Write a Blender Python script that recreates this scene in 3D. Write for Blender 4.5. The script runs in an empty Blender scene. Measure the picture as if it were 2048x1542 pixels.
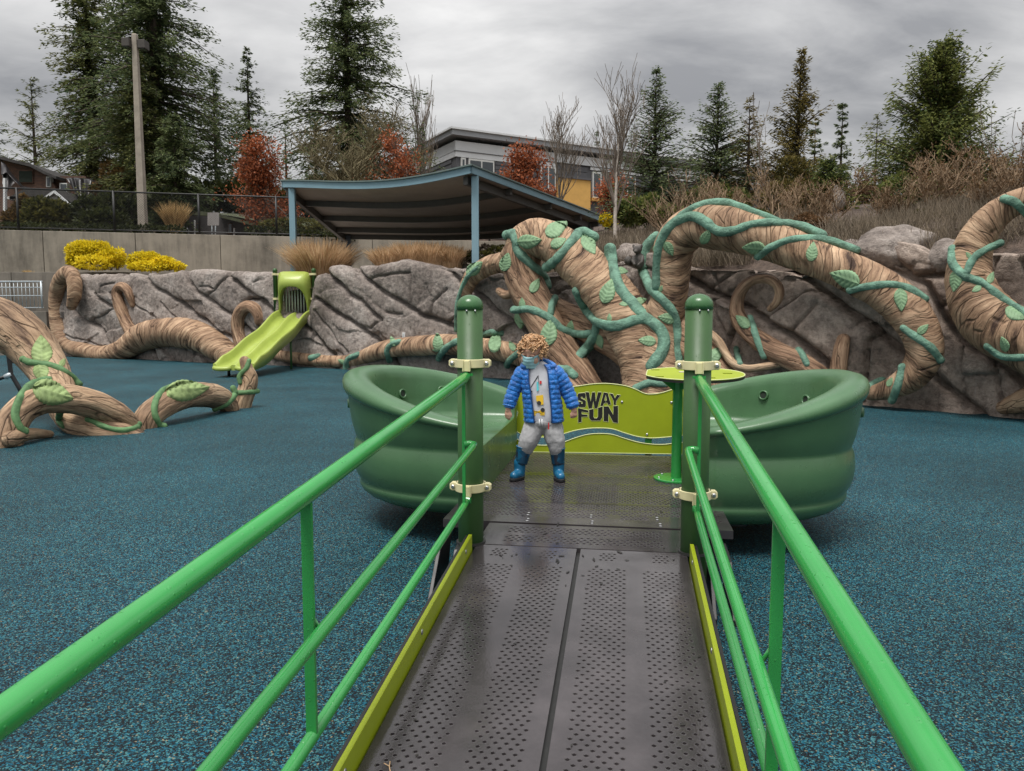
import bpy, bmesh, math, random
import numpy as np
from mathutils import Vector, Matrix, noise
from mathutils.bvhtree import BVHTree

R = math.radians
PI = math.pi
S = bpy.context.scene
COL = S.collection

# ------------------------------------------------------------------ camera
H = 1.43                       # camera height above the rubber surface
F = 1500.0                     # focal length in pixels of a 2048 wide frame
PITCH = math.atan(136 / F)
cam = bpy.data.cameras.new('camera')
cam.sensor_fit = 'HORIZONTAL'
cam.sensor_width = 36.0
cam.lens = 36.0 * F / 2048.0
cam.clip_start = 0.05
cam.clip_end = 2000
camo = bpy.data.objects.new('camera', cam)
COL.objects.link(camo)
camo.location = (0, 0, H)
camo.rotation_euler = (PI / 2 - PITCH, 0, 0)
S.camera = camo

# ------------------------------------------------------------------ world: overcast sky
SUN_EL, SUN_AZ = R(68), R(205)        # sun azimuth measured from +Y towards +X
w = bpy.data.worlds.new('World')
S.world = w
w.use_nodes = True
nt = w.node_tree
nt.nodes.clear()
N = nt.nodes.new
L = nt.links.new
out = N('ShaderNodeOutputWorld')
bg = N('ShaderNodeBackground')
sky = N('ShaderNodeTexSky')
sky.sky_type = 'NISHITA'
sky.sun_disc = False
sky.sun_elevation = SUN_EL
sky.sun_rotation = SUN_AZ
skys = N('ShaderNodeVectorMath'); skys.operation = 'SCALE'
skys.inputs['Scale'].default_value = 0.10
L(sky.outputs[0], skys.inputs[0])
tc = N('ShaderNodeTexCoord')
sep = N('ShaderNodeSeparateXYZ')
L(tc.outputs['Generated'], sep.inputs[0])
# flat cloud deck: direction divided by height
add = N('ShaderNodeMath'); add.operation = 'ADD'; add.inputs[1].default_value = 0.16
ab = N('ShaderNodeMath'); ab.operation = 'ABSOLUTE'
L(sep.outputs['Z'], ab.inputs[0]); L(ab.outputs[0], add.inputs[0])
dx = N('ShaderNodeMath'); dx.operation = 'DIVIDE'
dy = N('ShaderNodeMath'); dy.operation = 'DIVIDE'
L(sep.outputs['X'], dx.inputs[0]); L(add.outputs[0], dx.inputs[1])
L(sep.outputs['Y'], dy.inputs[0]); L(add.outputs[0], dy.inputs[1])
comb = N('ShaderNodeCombineXYZ')
L(dx.outputs[0], comb.inputs[0]); L(dy.outputs[0], comb.inputs[1])
n1 = N('ShaderNodeTexNoise')
n1.inputs['Scale'].default_value = 0.95
n1.inputs['Detail'].default_value = 7
n1.inputs['Roughness'].default_value = 0.52
n1.inputs['Distortion'].default_value = 0.35
mp = N('ShaderNodeMapping'); mp.inputs['Rotation'].default_value = (0, 0, R(38)); mp.inputs['Scale'].default_value = (0.8, 1.15, 1)
mp.inputs['Location'].default_value = (5.3, 0.4, 0)
L(comb.outputs[0], mp.inputs[0]); L(mp.outputs[0], n1.inputs[0])
cr = N('ShaderNodeValToRGB')
cr.color_ramp.elements[0].position = 0.375
cr.color_ramp.elements[0].color = (0.39, 0.394, 0.408, 1)
cr.color_ramp.elements[1].position = 0.635
cr.color_ramp.elements[1].color = (1.04, 1.03, 1.015, 1)
n2 = N('ShaderNodeTexNoise'); n2.inputs['Scale'].default_value = 2.7; n2.inputs['Detail'].default_value = 8; n2.inputs['Roughness'].default_value = 0.6; n2.inputs['Distortion'].default_value = 0.5
L(mp.outputs[0], n2.inputs[0])
nm = N('ShaderNodeMix'); nm.data_type = 'FLOAT'; nm.inputs['Factor'].default_value = 0.22
L(n1.outputs['Fac'], nm.inputs['A']); L(n2.outputs['Fac'], nm.inputs['B']); L(nm.outputs['Result'], cr.inputs[0])
# overcast luminance: the zenith three times as bright as the horizon
gm = N('ShaderNodeMath'); gm.operation = 'MULTIPLY_ADD'
gm.inputs[1].default_value = 0.66; gm.inputs[2].default_value = 0.20
cl = N('ShaderNodeClamp'); L(sep.outputs['Z'], cl.inputs[0])
L(cl.outputs[0], gm.inputs[0])
sc = N('ShaderNodeVectorMath'); sc.operation = 'SCALE'
L(cr.outputs[0], sc.inputs[0]); L(gm.outputs[0], sc.inputs['Scale'])
mix = N('ShaderNodeMix'); mix.data_type = 'RGBA'
mix.inputs['Factor'].default_value = 0.97
L(skys.outputs[0], mix.inputs['A']); L(sc.outputs[0], mix.inputs['B'])
L(mix.outputs['Result'], bg.inputs[0])
bg.inputs[1].default_value = 1.0
L(bg.outputs[0], out.inputs[0])

sun = bpy.data.lights.new('sun', 'SUN')
sun.energy = 1.5
sun.angle = R(22)
sun.color = (1.0, 0.965, 0.92)
suno = bpy.data.objects.new('sun', sun)
COL.objects.link(suno)
sd = Vector((math.sin(SUN_AZ) * math.cos(SUN_EL), math.cos(SUN_AZ) * math.cos(SUN_EL), math.sin(SUN_EL)))
suno.rotation_euler = sd.to_track_quat('Z', 'Y').to_euler()

S.view_settings.view_transform = 'Standard'
S.view_settings.look = 'None'
S.view_settings.exposure = 1.15
S.view_settings.gamma = 1.0
S.view_settings.use_curve_mapping = False
S.cycles.use_denoising = True
S.cycles.max_bounces = 6
S.cycles.diffuse_bounces = 3
S.cycles.glossy_bounces = 3
S.cycles.transparent_max_bounces = 8

# ------------------------------------------------------------------ pixel -> world helpers (planning the survey of the place)
CP, SP = math.cos(PITCH), math.sin(PITCH)
CAMP = Vector((0, 0, H))
def ray(px, py):
    cx = (px - 1024) / F; cy = (771 - py) / F
    return Vector((cx, CP + cy * SP, -SP + cy * CP))
def atY(px, py, Y):
    d = ray(px, py); return CAMP + d * (Y / d.y)
def atZ(px, py, z):
    d = ray(px, py); return CAMP + d * ((z - H) / d.z)
def atP(px, py, P, n):
    d = ray(px, py); return CAMP + d * ((Vector(P) - CAMP).dot(n) / d.dot(n))
def px2m(rpx, p):
    return rpx / F * (p.y * CP - (p.z - H) * SP)

# ------------------------------------------------------------------ objects
def tag(o, label=None, cat=None, group=None, kind=None):
    if label: o['label'] = label
    if cat: o['category'] = cat
    if group: o['group'] = group
    if kind: o['kind'] = kind
    return o
def empty(name, loc=(0, 0, 0), rz=0, label=None, cat=None, group=None):
    o = bpy.data.objects.new(name, None)
    COL.objects.link(o)
    o.location = loc; o.rotation_euler = (0, 0, rz)
    o.empty_display_size = 0.2
    return tag(o, label, cat, group, 'thing')
def mesh_np(name, V, faces, smooth=False):
    me = bpy.data.meshes.new(name)
    me.from_pydata([tuple(v) for v in V], [], faces)
    if smooth:
        me.polygons.foreach_set('use_smooth', [True] * len(me.polygons))
    me.update()
    return me
def quads_mesh(name, V, k):
    """V: (n*k,3) vertices, every k in a row form one face"""
    V = np.asarray(V, dtype=np.float32).reshape(-1, 3)
    n = len(V) // k
    me = bpy.data.meshes.new(name)
    me.vertices.add(n * k); me.vertices.foreach_set('co', V.ravel())
    me.loops.add(n * k); me.loops.foreach_set('vertex_index', np.arange(n * k, dtype=np.int32))
    me.polygons.add(n)
    me.polygons.foreach_set('loop_start', np.arange(0, n * k, k, dtype=np.int32))
    me.update(calc_edges=True)
    return me
def link(name, me, mat, parent=None, world=False):
    o = bpy.data.objects.new(name, me)
    COL.objects.link(o)
    if mat is not None and not me.materials:
        me.materials.append(mat)
    if parent is not None:
        o.parent = parent
        if world:                    # mesh is given in world coordinates
            M = Matrix.LocRotScale(parent_loc(parent), parent.rotation_euler, parent.scale)
            o.matrix_parent_inverse = M.inverted()
    return o
def parent_loc(p):
    M = Matrix.LocRotScale(p.location, p.rotation_euler, p.scale)
    while p.parent:
        p = p.parent
        M = Matrix.LocRotScale(p.location, p.rotation_euler, p.scale) @ M
    return M.translation

class MB:
    def __init__(self):
        self.v = []; self.f = []; self.a = []
    def add(self, vs, fs):
        b = len(self.v)
        self.v.extend([tuple(x) for x in vs])
        self.f.extend([tuple(i + b for i in f) for f in fs])
        return self
    def box(self, lo, hi, M=None):
        x0, y0, z0 = lo; x1, y1, z1 = hi
        vs = [(x0,y0,z0),(x1,y0,z0),(x1,y1,z0),(x0,y1,z0),(x0,y0,z1),(x1,y0,z1),(x1,y1,z1),(x0,y1,z1)]
        if M is not None: vs = [M @ Vector(v) for v in vs]
        return self.add(vs, [(3,2,1,0),(4,5,6,7),(0,1,5,4),(1,2,6,5),(2,3,7,6),(3,0,4,7)])
    def bar(self, a, b, w, h, up=(0, 0, 1)):
        a = Vector(a); b = Vector(b); d = (b - a).normalized()
        s = d.cross(Vector(up))
        if s.length < 1e-4: s = d.cross(Vector((1, 0, 0)))
        s.normalize(); u = s.cross(d)
        vs = []
        for p in (a, b):
            for sx, su in ((-1,-1),(1,-1),(1,1),(-1,1)):
                vs.append(p + s * (sx * w / 2) + u * (su * h / 2))
        return self.add(vs, [(3,2,1,0),(4,5,6,7),(0,1,5,4),(1,2,6,5),(2,3,7,6),(3,0,4,7)])
    def tube(self, pts, r, n=10, cap=True):
        pts = [Vector(p) for p in pts]
        rs = r if isinstance(r, (list, tuple)) else [r] * len(pts)
        fr = frames(pts)
        vs = []
        for p, rr, (s, u) in zip(pts, rs, fr):
            for k in range(n):
                a = 2 * PI * k / n
                vs.append(p + (s * math.cos(a) + u * math.sin(a)) * rr)
        fs = []
        for i in range(len(pts) - 1):
            for k in range(n):
                k2 = (k + 1) % n
                fs.append((i*n+k, i*n+k2, (i+1)*n+k2, (i+1)*n+k))
        if cap:
            fs.append(tuple(reversed(range(n)))); fs.append(tuple(range((len(pts)-1)*n, len(pts)*n)))
        return self.add(vs, fs)
    def lathe(self, prof, n=24, c=(0, 0, 0), M=None):
        vs = []; fs = []
        for (r, z) in prof:
            for k in range(n):
                a = 2 * PI * k / n
                p = Vector((c[0] + r * math.cos(a), c[1] + r * math.sin(a), c[2] + z))
                vs.append(M @ p if M is not None else p)
        for i in range(len(prof) - 1):
            for k in range(n):
                k2 = (k + 1) % n
                fs.append((i*n+k, i*n+k2, (i+1)*n+k2, (i+1)*n+k))
        fs.append(tuple(reversed(range(n)))); fs.append(tuple(range((len(prof)-1)*n, len(prof)*n)))
        return self.add(vs, fs)
    def prism(self, poly, d):
        """poly: list of 3D points (planar), d: extrusion vector"""
        d = Vector(d); n = len(poly)
        vs = [Vector(p) for p in poly] + [Vector(p) + d for p in poly]
        fs = [tuple(reversed(range(n))), tuple(range(n, 2*n))]
        fs += [(i, (i+1) % n, n + (i+1) % n, n + i) for i in range(n)]
        return self.add(vs, fs)
    def ball(self, c, r, nu=16, nv=10, M=None):
        c = Vector(c); rx, ry, rz = (r, r, r) if not isinstance(r, (list, tuple)) else r
        vs = []; fs = []
        for i in range(nv + 1):
            t = PI * i / nv
            for k in range(nu):
                a = 2 * PI * k / nu
                p = Vector((rx * math.sin(t) * math.cos(a), ry * math.sin(t) * math.sin(a), rz * math.cos(t)))
                if M is not None: p = M @ p
                vs.append(c + p)
        for i in range(nv):
            for k in range(nu):
                k2 = (k + 1) % nu
                fs.append((i*nu+k, (i+1)*nu+k, (i+1)*nu+k2, i*nu+k2))
        return self.add(vs, fs)
    def build(self, name, mat, parent=None, smooth=False, world=False, bevel=0, merge=False):
        me = mesh_np(name, self.v, self.f, smooth)
        if merge or bevel:
            bm = bmesh.new(); bm.from_mesh(me)
            if merge: bmesh.ops.remove_doubles(bm, verts=bm.verts, dist=1e-5)
            bmesh.ops.recalc_face_normals(bm, faces=bm.faces)
            bm.to_mesh(me); bm.free()
            if smooth: me.polygons.foreach_set('use_smooth', [True] * len(me.polygons))
        o = link(name, me, mat, parent, world)
        if bevel:
            m = o.modifiers.new('bevel', 'BEVEL'); m.width = bevel; m.segments = 2; m.limit_method = 'ANGLE'; m.angle_limit = R(40)
        return o

def frames(pts):
    n = len(pts)
    T = []
    for i in range(n):
        a = pts[max(0, i - 1)]; b = pts[min(n - 1, i + 1)]
        t = (b - a)
        T.append(t.normalized() if t.length > 1e-9 else Vector((0, 0, 1)))
    ref = Vector((0, 0, 1)) if abs(T[0].z) < 0.9 else Vector((1, 0, 0))
    s = T[0].cross(ref).normalized()
    out = []
    for i in range(n):
        s = s - T[i] * s.dot(T[i])
        s.normalize()
        out.append((s.copy(), T[i].cross(s)))
    return out
def catmull(P, sub):
    """P: list of equal-length sequences; returns interpolated list"""
    P = [np.array(p, dtype=float) for p in P]
    Q = [2 * P[0] - P[1]] + P + [2 * P[-1] - P[-2]]
    res = []
    for i in range(1, len(Q) - 2):
        p0, p1, p2, p3 = Q[i-1], Q[i], Q[i+1], Q[i+2]
        for k in range(sub):
            t = k / sub
            res.append(0.5 * ((2*p1) + (-p0+p2)*t + (2*p0-5*p1+4*p2-p3)*t*t + (-p0+3*p1-3*p2+p3)*t**3))
    res.append(P[-1])
    return res
def smoothstep(a, b, x):
    t = np.clip((x - a) / (b - a), 0, 1)
    return t * t * (3 - 2 * t)

# ------------------------------------------------------------------ materials
def newmat(name):
    m = bpy.data.materials.new(name); m.use_nodes = True
    nt = m.node_tree
    b = nt.nodes['Principled BSDF']
    return m, nt, b
def nn(nt, t, **kw):
    n = nt.nodes.new(t)
    for k, v in kw.items():
        if k in n.inputs: n.inputs[k].default_value = v
        else: setattr(n, k, v)
    return n
def ramp(nt, stops, interp='LINEAR'):
    r = nt.nodes.new('ShaderNodeValToRGB')
    e = r.color_ramp.elements
    while len(e) < len(stops): e.new(0.5)
    for i, (p, c) in enumerate(stops):
        e[i].position = p; e[i].color = (*c, 1) if len(c) == 3 else c
    r.color_ramp.interpolation = interp
    return r
def bump(nt, b, src, strength, dist=0.01):
    bp = nn(nt, 'ShaderNodeBump'); bp.inputs['Strength'].default_value = strength
    bp.inputs['Distance'].default_value = dist
    nt.links.new(src, bp.inputs['Height']); nt.links.new(bp.outputs[0], b.inputs['Normal'])
    return bp
def simple(name, col, rough=0.5, metal=0.0, var=0.15, vscale=6.0, bmp=0.0, bscale=60.0, bdist=0.004, rvar=0.1, spec=0.5, detail=5, coat=0, specks=None, drops=0):
    m, nt, b = newmat(name)
    tc = nn(nt, 'ShaderNodeTexCoord')
    no = nn(nt, 'ShaderNodeTexNoise', Scale=vscale, Detail=detail, Roughness=0.6)
    nt.links.new(tc.outputs['Object'], no.inputs[0])
    c0 = tuple(max(0, c * (1 - var)) for c in col); c1 = tuple(min(1, c * (1 + var)) for c in col)
    r = ramp(nt, [(0.3, c0), (0.7, c1)])
    nt.links.new(no.outputs['Fac'], r.inputs[0]); csrc = r.outputs[0]
    if specks:
        sn = nn(nt, 'ShaderNodeTexNoise', Scale=specks[0], Detail=7, Roughness=0.75); nt.links.new(tc.outputs['Object'], sn.inputs[0])
        sr = ramp(nt, [(specks[1], (0, 0, 0)), (specks[1] + 0.05, (specks[3],) * 3)]); nt.links.new(sn.outputs['Fac'], sr.inputs[0])
        sx = nn(nt, 'ShaderNodeMixRGB'); sx.inputs[2].default_value = (*specks[2], 1)
        nt.links.new(sr.outputs[0], sx.inputs[0]); nt.links.new(csrc, sx.inputs[1]); csrc = sx.outputs[0]
    nt.links.new(csrc, b.inputs['Base Color'])
    b.inputs['Metallic'].default_value = metal
    b.inputs['Specular IOR Level'].default_value = spec
    if rvar:
        mr = nn(nt, 'ShaderNodeMapRange'); mr.inputs['To Min'].default_value = max(0.02, rough - rvar); mr.inputs['To Max'].default_value = min(1, rough + rvar)
        n2 = nn(nt, 'ShaderNodeTexNoise', Scale=vscale * 2.3, Detail=4)
        nt.links.new(tc.outputs['Object'], n2.inputs[0]); nt.links.new(n2.outputs['Fac'], mr.inputs[0]); nt.links.new(mr.outputs[0], b.inputs['Roughness'])
    else: b.inputs['Roughness'].default_value = rough
    if bmp:
        n3 = nn(nt, 'ShaderNodeTexNoise', Scale=bscale, Detail=6, Roughness=0.65)
        nt.links.new(tc.outputs['Object'], n3.inputs[0]); bump(nt, b, n3.outputs['Fac'], bmp, bdist)
    if drops:
        vo = nn(nt, 'ShaderNodeTexVoronoi', Scale=drops); nt.links.new(tc.outputs['Object'], vo.inputs[0])
        sp = nn(nt, 'ShaderNodeSeparateColor'); nt.links.new(vo.outputs['Color'], sp.inputs[0])
        th = nn(nt, 'ShaderNodeMath', operation='MULTIPLY'); th.inputs[1].default_value = 0.32; nt.links.new(sp.outputs[0], th.inputs[0])
        po = nn(nt, 'ShaderNodeMath', operation='SUBTRACT'); nt.links.new(th.outputs[0], po.inputs[0]); nt.links.new(vo.outputs['Distance'], po.inputs[1])
        mx_ = nn(nt, 'ShaderNodeMath', operation='MAXIMUM'); mx_.inputs[1].default_value = 0.0; nt.links.new(po.outputs[0], mx_.inputs[0])
        bump(nt, b, mx_.outputs[0], 0.6, 0.006)
    if coat: b.inputs['Coat Weight'].default_value = coat
    return m
M = {}
M['rail'] = simple('green gloss steel paint', (0.032, 0.275, 0.060), 0.13, var=0.10, vscale=4, rvar=0.04, spec=0.7, specks=(55, 0.69, (0.20, 0.40, 0.24), 0.5), drops=75)
M['post'] = simple('olive green post paint', (0.034, 0.094, 0.024), 0.48, var=0.14, vscale=5, rvar=0.1, spec=0.5, specks=(40, 0.70, (0.16, 0.20, 0.13), 0.6), drops=90)
M['cap'] = simple('wet green cap paint', (0.045, 0.13, 0.045), 0.25, var=0.1, vscale=20, rvar=0.12, bmp=0.25, bscale=160, bdist=0.002)
M['cream'] = simple('cream clamp paint', (0.68, 0.62, 0.36), 0.4, var=0.06, vscale=20)
M['steel'] = simple('stainless steel', (0.55, 0.55, 0.55), 0.3, metal=1.0, var=0.1, vscale=60)
M['galv'] = simple('galvanised steel', (0.50, 0.55, 0.58), 0.45, metal=0.35, var=0.1, vscale=30)
M['tub'] = simple('moulded green plastic', (0.060, 0.140, 0.062), 0.30, var=0.14, vscale=2.6, rvar=0.12, spec=0.55, specks=(26, 0.68, (0.14, 0.20, 0.13), 0.45), drops=60)
M['hole'] = simple('dark recess plastic', (0.012, 0.02, 0.012), 0.8)
M['lime'] = simple('lime board', (0.30, 0.37, 0.012), 0.42, var=0.07, vscale=5, bmp=0.05, bscale=80, spec=0.4)
M['limeedge'] = simple('pale routed edge', (0.62, 0.66, 0.32), 0.5, var=0.05)
M['slide'] = simple('lime moulded slide plastic', (0.34, 0.42, 0.085), 0.34, var=0.07, vscale=2, rvar=0.08, spec=0.5)
M['black'] = simple('black board core', (0.014, 0.014, 0.013), 0.5, var=0.25, vscale=30)
M['blackmetal'] = simple('black steel', (0.012, 0.012, 0.013), 0.45)
M['shelterblue'] = simple('pale blue shelter paint', (0.19, 0.31, 0.37), 0.42, var=0.06, vscale=2)
M['shelterunder'] = simple('grey brown soffit sheet', (0.34, 0.295, 0.255), 0.6, var=0.12, vscale=1.5)
M['shelterbeam'] = simple('dark grey beam paint', (0.085, 0.080, 0.076), 0.5, var=0.1)
M['slate'] = simple('slate blue post paint', (0.06, 0.075, 0.10), 0.5, var=0.1)
M['bark'] = simple('conifer bark', (0.055, 0.040, 0.030), 0.9, var=0.4, vscale=5, bmp=0.6, bscale=14, bdist=0.05)
M['twig'] = simple('grey brown twig', (0.15, 0.12, 0.095), 0.85, var=0.3, vscale=4)
M['olivetwig'] = simple('olive mossy twig', (0.15, 0.125, 0.065), 0.9, var=0.3, vscale=1)
M['tantwig'] = simple('tan twig', (0.24, 0.165, 0.10), 0.85, var=0.3, vscale=3)
M['fence'] = simple('black vinyl fence', (0.010, 0.010, 0.010), 0.5)
M['lampconc'] = simple('weathered lamp pole', (0.30, 0.26, 0.215), 0.85, var=0.2, vscale=3, bmp=0.2, bscale=30)
M['lamphead'] = simple('brown lamp housing', (0.05, 0.042, 0.036), 0.6)
M['white'] = simple('white siding', (0.62, 0.63, 0.64), 0.55, var=0.05, vscale=1)
M['siding'] = simple('dark grey siding', (0.085, 0.085, 0.092), 0.65, var=0.15, vscale=3)
M['fascia'] = simple('grey roof fascia', (0.34, 0.35, 0.37), 0.5, var=0.06)
M['orange'] = simple('orange stucco', (0.62, 0.36, 0.10), 0.8, var=0.08, vscale=2)
M['glass'] = simple('dark window glass', (0.05, 0.06, 0.065), 0.08, var=0.2, rvar=0.03, spec=0.9)
M['frame'] = simple('white window frame', (0.6, 0.6, 0.58), 0.5, var=0.05)
M['roofmoss'] = simple('mossy shingle roof', (0.055, 0.062, 0.032), 0.9, var=0.5, vscale=2.5, bmp=0.5, bscale=8, bdist=0.05)
M['shingle'] = simple('charcoal shingles', (0.045, 0.042, 0.040), 0.9, var=0.3, vscale=4, bmp=0.4, bscale=10, bdist=0.04)
M['darkwall'] = simple('dark house wall', (0.06, 0.055, 0.055), 0.8, var=0.2)
M['tarp'] = simple('black plastic tarp', (0.028, 0.026, 0.028), 0.35, var=0.3, vscale=2)
M['tarpgrey'] = simple('grey plastic tarp', (0.22, 0.21, 0.21), 0.4, var=0.3, vscale=2)
M['signback'] = simple('grey sign back', (0.27, 0.25, 0.24), 0.6)
M['soil'] = simple('dark bark mulch', (0.085, 0.06, 0.046), 0.95, var=0.5, vscale=9, bmp=0.9, bscale=20, bdist=0.06)
M['grass'] = simple('ground', (0.06, 0.075, 0.03), 0.95, var=0.4, vscale=1.5, bmp=0.6, bscale=12, bdist=0.05)

def m_rubber():
    m, nt, b = newmat('wet pour rubber granules'); K = nt.links.new
    tc = nn(nt, 'ShaderNodeTexCoord')
    vo = nn(nt, 'ShaderNodeTexVoronoi', Scale=185.0)
    wob = nn(nt, 'ShaderNodeTexNoise', Scale=120.0, Detail=2)
    ad = nn(nt, 'ShaderNodeMixRGB', blend_type='ADD'); ad.inputs[0].default_value = 0.006
    K(tc.outputs['Object'], wob.inputs[0]); K(tc.outputs['Object'], ad.inputs[1]); K(wob.outputs['Color'], ad.inputs[2])
    K(ad.outputs[0], vo.inputs[0])
    sp = nn(nt, 'ShaderNodeSeparateColor'); K(vo.outputs['Color'], sp.inputs[0])
    r = ramp(nt, [(0.0, (0.004, 0.006, 0.008)), (0.36, (0.006, 0.022, 0.032)), (0.56, (0.008, 0.062, 0.083)),
                  (0.71, (0.006, 0.100, 0.158)), (0.84, (0.052, 0.175, 0.19)), (0.982, (0.22, 0.20, 0.13))], 'CONSTANT')
    K(sp.outputs[0], r.inputs[0])
    big = nn(nt, 'ShaderNodeTexNoise', Scale=0.55, Detail=6, Roughness=0.6); K(tc.outputs['Object'], big.inputs[0])
    mr = nn(nt, 'ShaderNodeMapRange'); mr.inputs['From Min'].default_value = 0.3; mr.inputs['From Max'].default_value = 0.7
    mr.inputs['To Min'].default_value = 0.66; mr.inputs['To Max'].default_value = 1.22
    K(big.outputs['Fac'], mr.inputs[0])
    mul = nn(nt, 'ShaderNodeVectorMath', operation='SCALE'); K(r.outputs[0], mul.inputs[0]); K(mr.outputs[0], mul.inputs['Scale'])
    K(mul.outputs[0], b.inputs['Base Color'])
    b.inputs['Roughness'].default_value = 0.62
    b.inputs['Specular IOR Level'].default_value = 0.2
    bump(nt, b, vo.outputs['Distance'], 0.55, 0.004)
    return m
M['rubber'] = m_rubber()

def m_rock(east=True):
    m, nt, b = newmat('sculpted grey brown rock'); K = nt.links.new
    tc = nn(nt, 'ShaderNodeTexCoord')
    n1 = nn(nt, 'ShaderNodeTexNoise', Scale=0.9, Detail=8, Roughness=0.62); K(tc.outputs['Object'], n1.inputs[0])
    n2 = nn(nt, 'ShaderNodeTexNoise', Scale=9.0, Detail=8, Roughness=0.7); K(tc.outputs['Object'], n2.inputs[0])
    n3 = nn(nt, 'ShaderNodeTexNoise', Scale=45.0, Detail=5, Roughness=0.7); K(tc.outputs['Object'], n3.inputs[0])
    r1 = ramp(nt, [(0.30, (0.165, 0.138, 0.122)), (0.5, (0.335, 0.290, 0.262)), (0.70, (0.475, 0.428, 0.396))]); K(n1.outputs['Fac'], r1.inputs[0])
    r2 = ramp(nt, [(0.34, (0.36, 0.34, 0.33)), (0.60, (1.15, 1.13, 1.10))]); K(n2.outputs['Fac'], r2.inputs[0])
    mu = nn(nt, 'ShaderNodeMixRGB', blend_type='MULTIPLY'); mu.inputs[0].default_value = 0.75
    K(r1.outputs[0], mu.inputs[1]); K(r2.outputs[0], mu.inputs[2])
    # eastern stretch brightened in its colour to offset shade under the arches
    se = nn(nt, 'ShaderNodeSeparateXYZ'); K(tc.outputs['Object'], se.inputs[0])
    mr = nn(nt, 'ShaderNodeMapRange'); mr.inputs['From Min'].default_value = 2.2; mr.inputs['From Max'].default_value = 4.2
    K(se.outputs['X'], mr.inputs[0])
    shade_lift = nn(nt, 'ShaderNodeMixRGB', blend_type='MULTIPLY'); shade_lift.inputs[2].default_value = (1.22, 1.14, 1.07, 1)
    shade_lift.inputs[0].default_value = 0.0
    if east: K(mr.outputs[0], shade_lift.inputs[0])
    K(mu.outputs[0], shade_lift.inputs[1])
    # vertical lime runs
    mp = nn(nt, 'ShaderNodeMapping'); mp.inputs['Scale'].default_value = (3.0, 3.0, 0.35); K(tc.outputs['Object'], mp.inputs[0])
    n4 = nn(nt, 'ShaderNodeTexNoise', Scale=2.2, Detail=6, Roughness=0.7); K(mp.outputs[0], n4.inputs[0])
    r4 = ramp(nt, [(0.60, (0, 0, 0)), (0.76, (0.55, 0.55, 0.55))]); K(n4.outputs['Fac'], r4.inputs[0])
    lm = nn(nt, 'ShaderNodeMixRGB'); lm.inputs[2].default_value = (0.50, 0.46, 0.44, 1)
    K(r4.outputs[0], lm.inputs[0]); K(shade_lift.outputs[0], lm.inputs[1])
    K(lm.outputs[0], b.inputs['Base Color'])
    b.inputs['Roughness'].default_value = 0.82
    b.inputs['Specular IOR Level'].default_value = 0.3
    mm = nn(nt, 'ShaderNodeMath', operation='ADD'); K(n2.outputs['Fac'], mm.inputs[0])
    m5 = nn(nt, 'ShaderNodeMath', operation='MULTIPLY'); m5.inputs[1].default_value = 0.35; K(n3.outputs['Fac'], m5.inputs[0]); K(m5.outputs[0], mm.inputs[1])
    bump(nt, b, mm.outputs[0], 1.0, 0.08)
    return m
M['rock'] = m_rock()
M['paleRock'] = m_rock(False)

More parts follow.
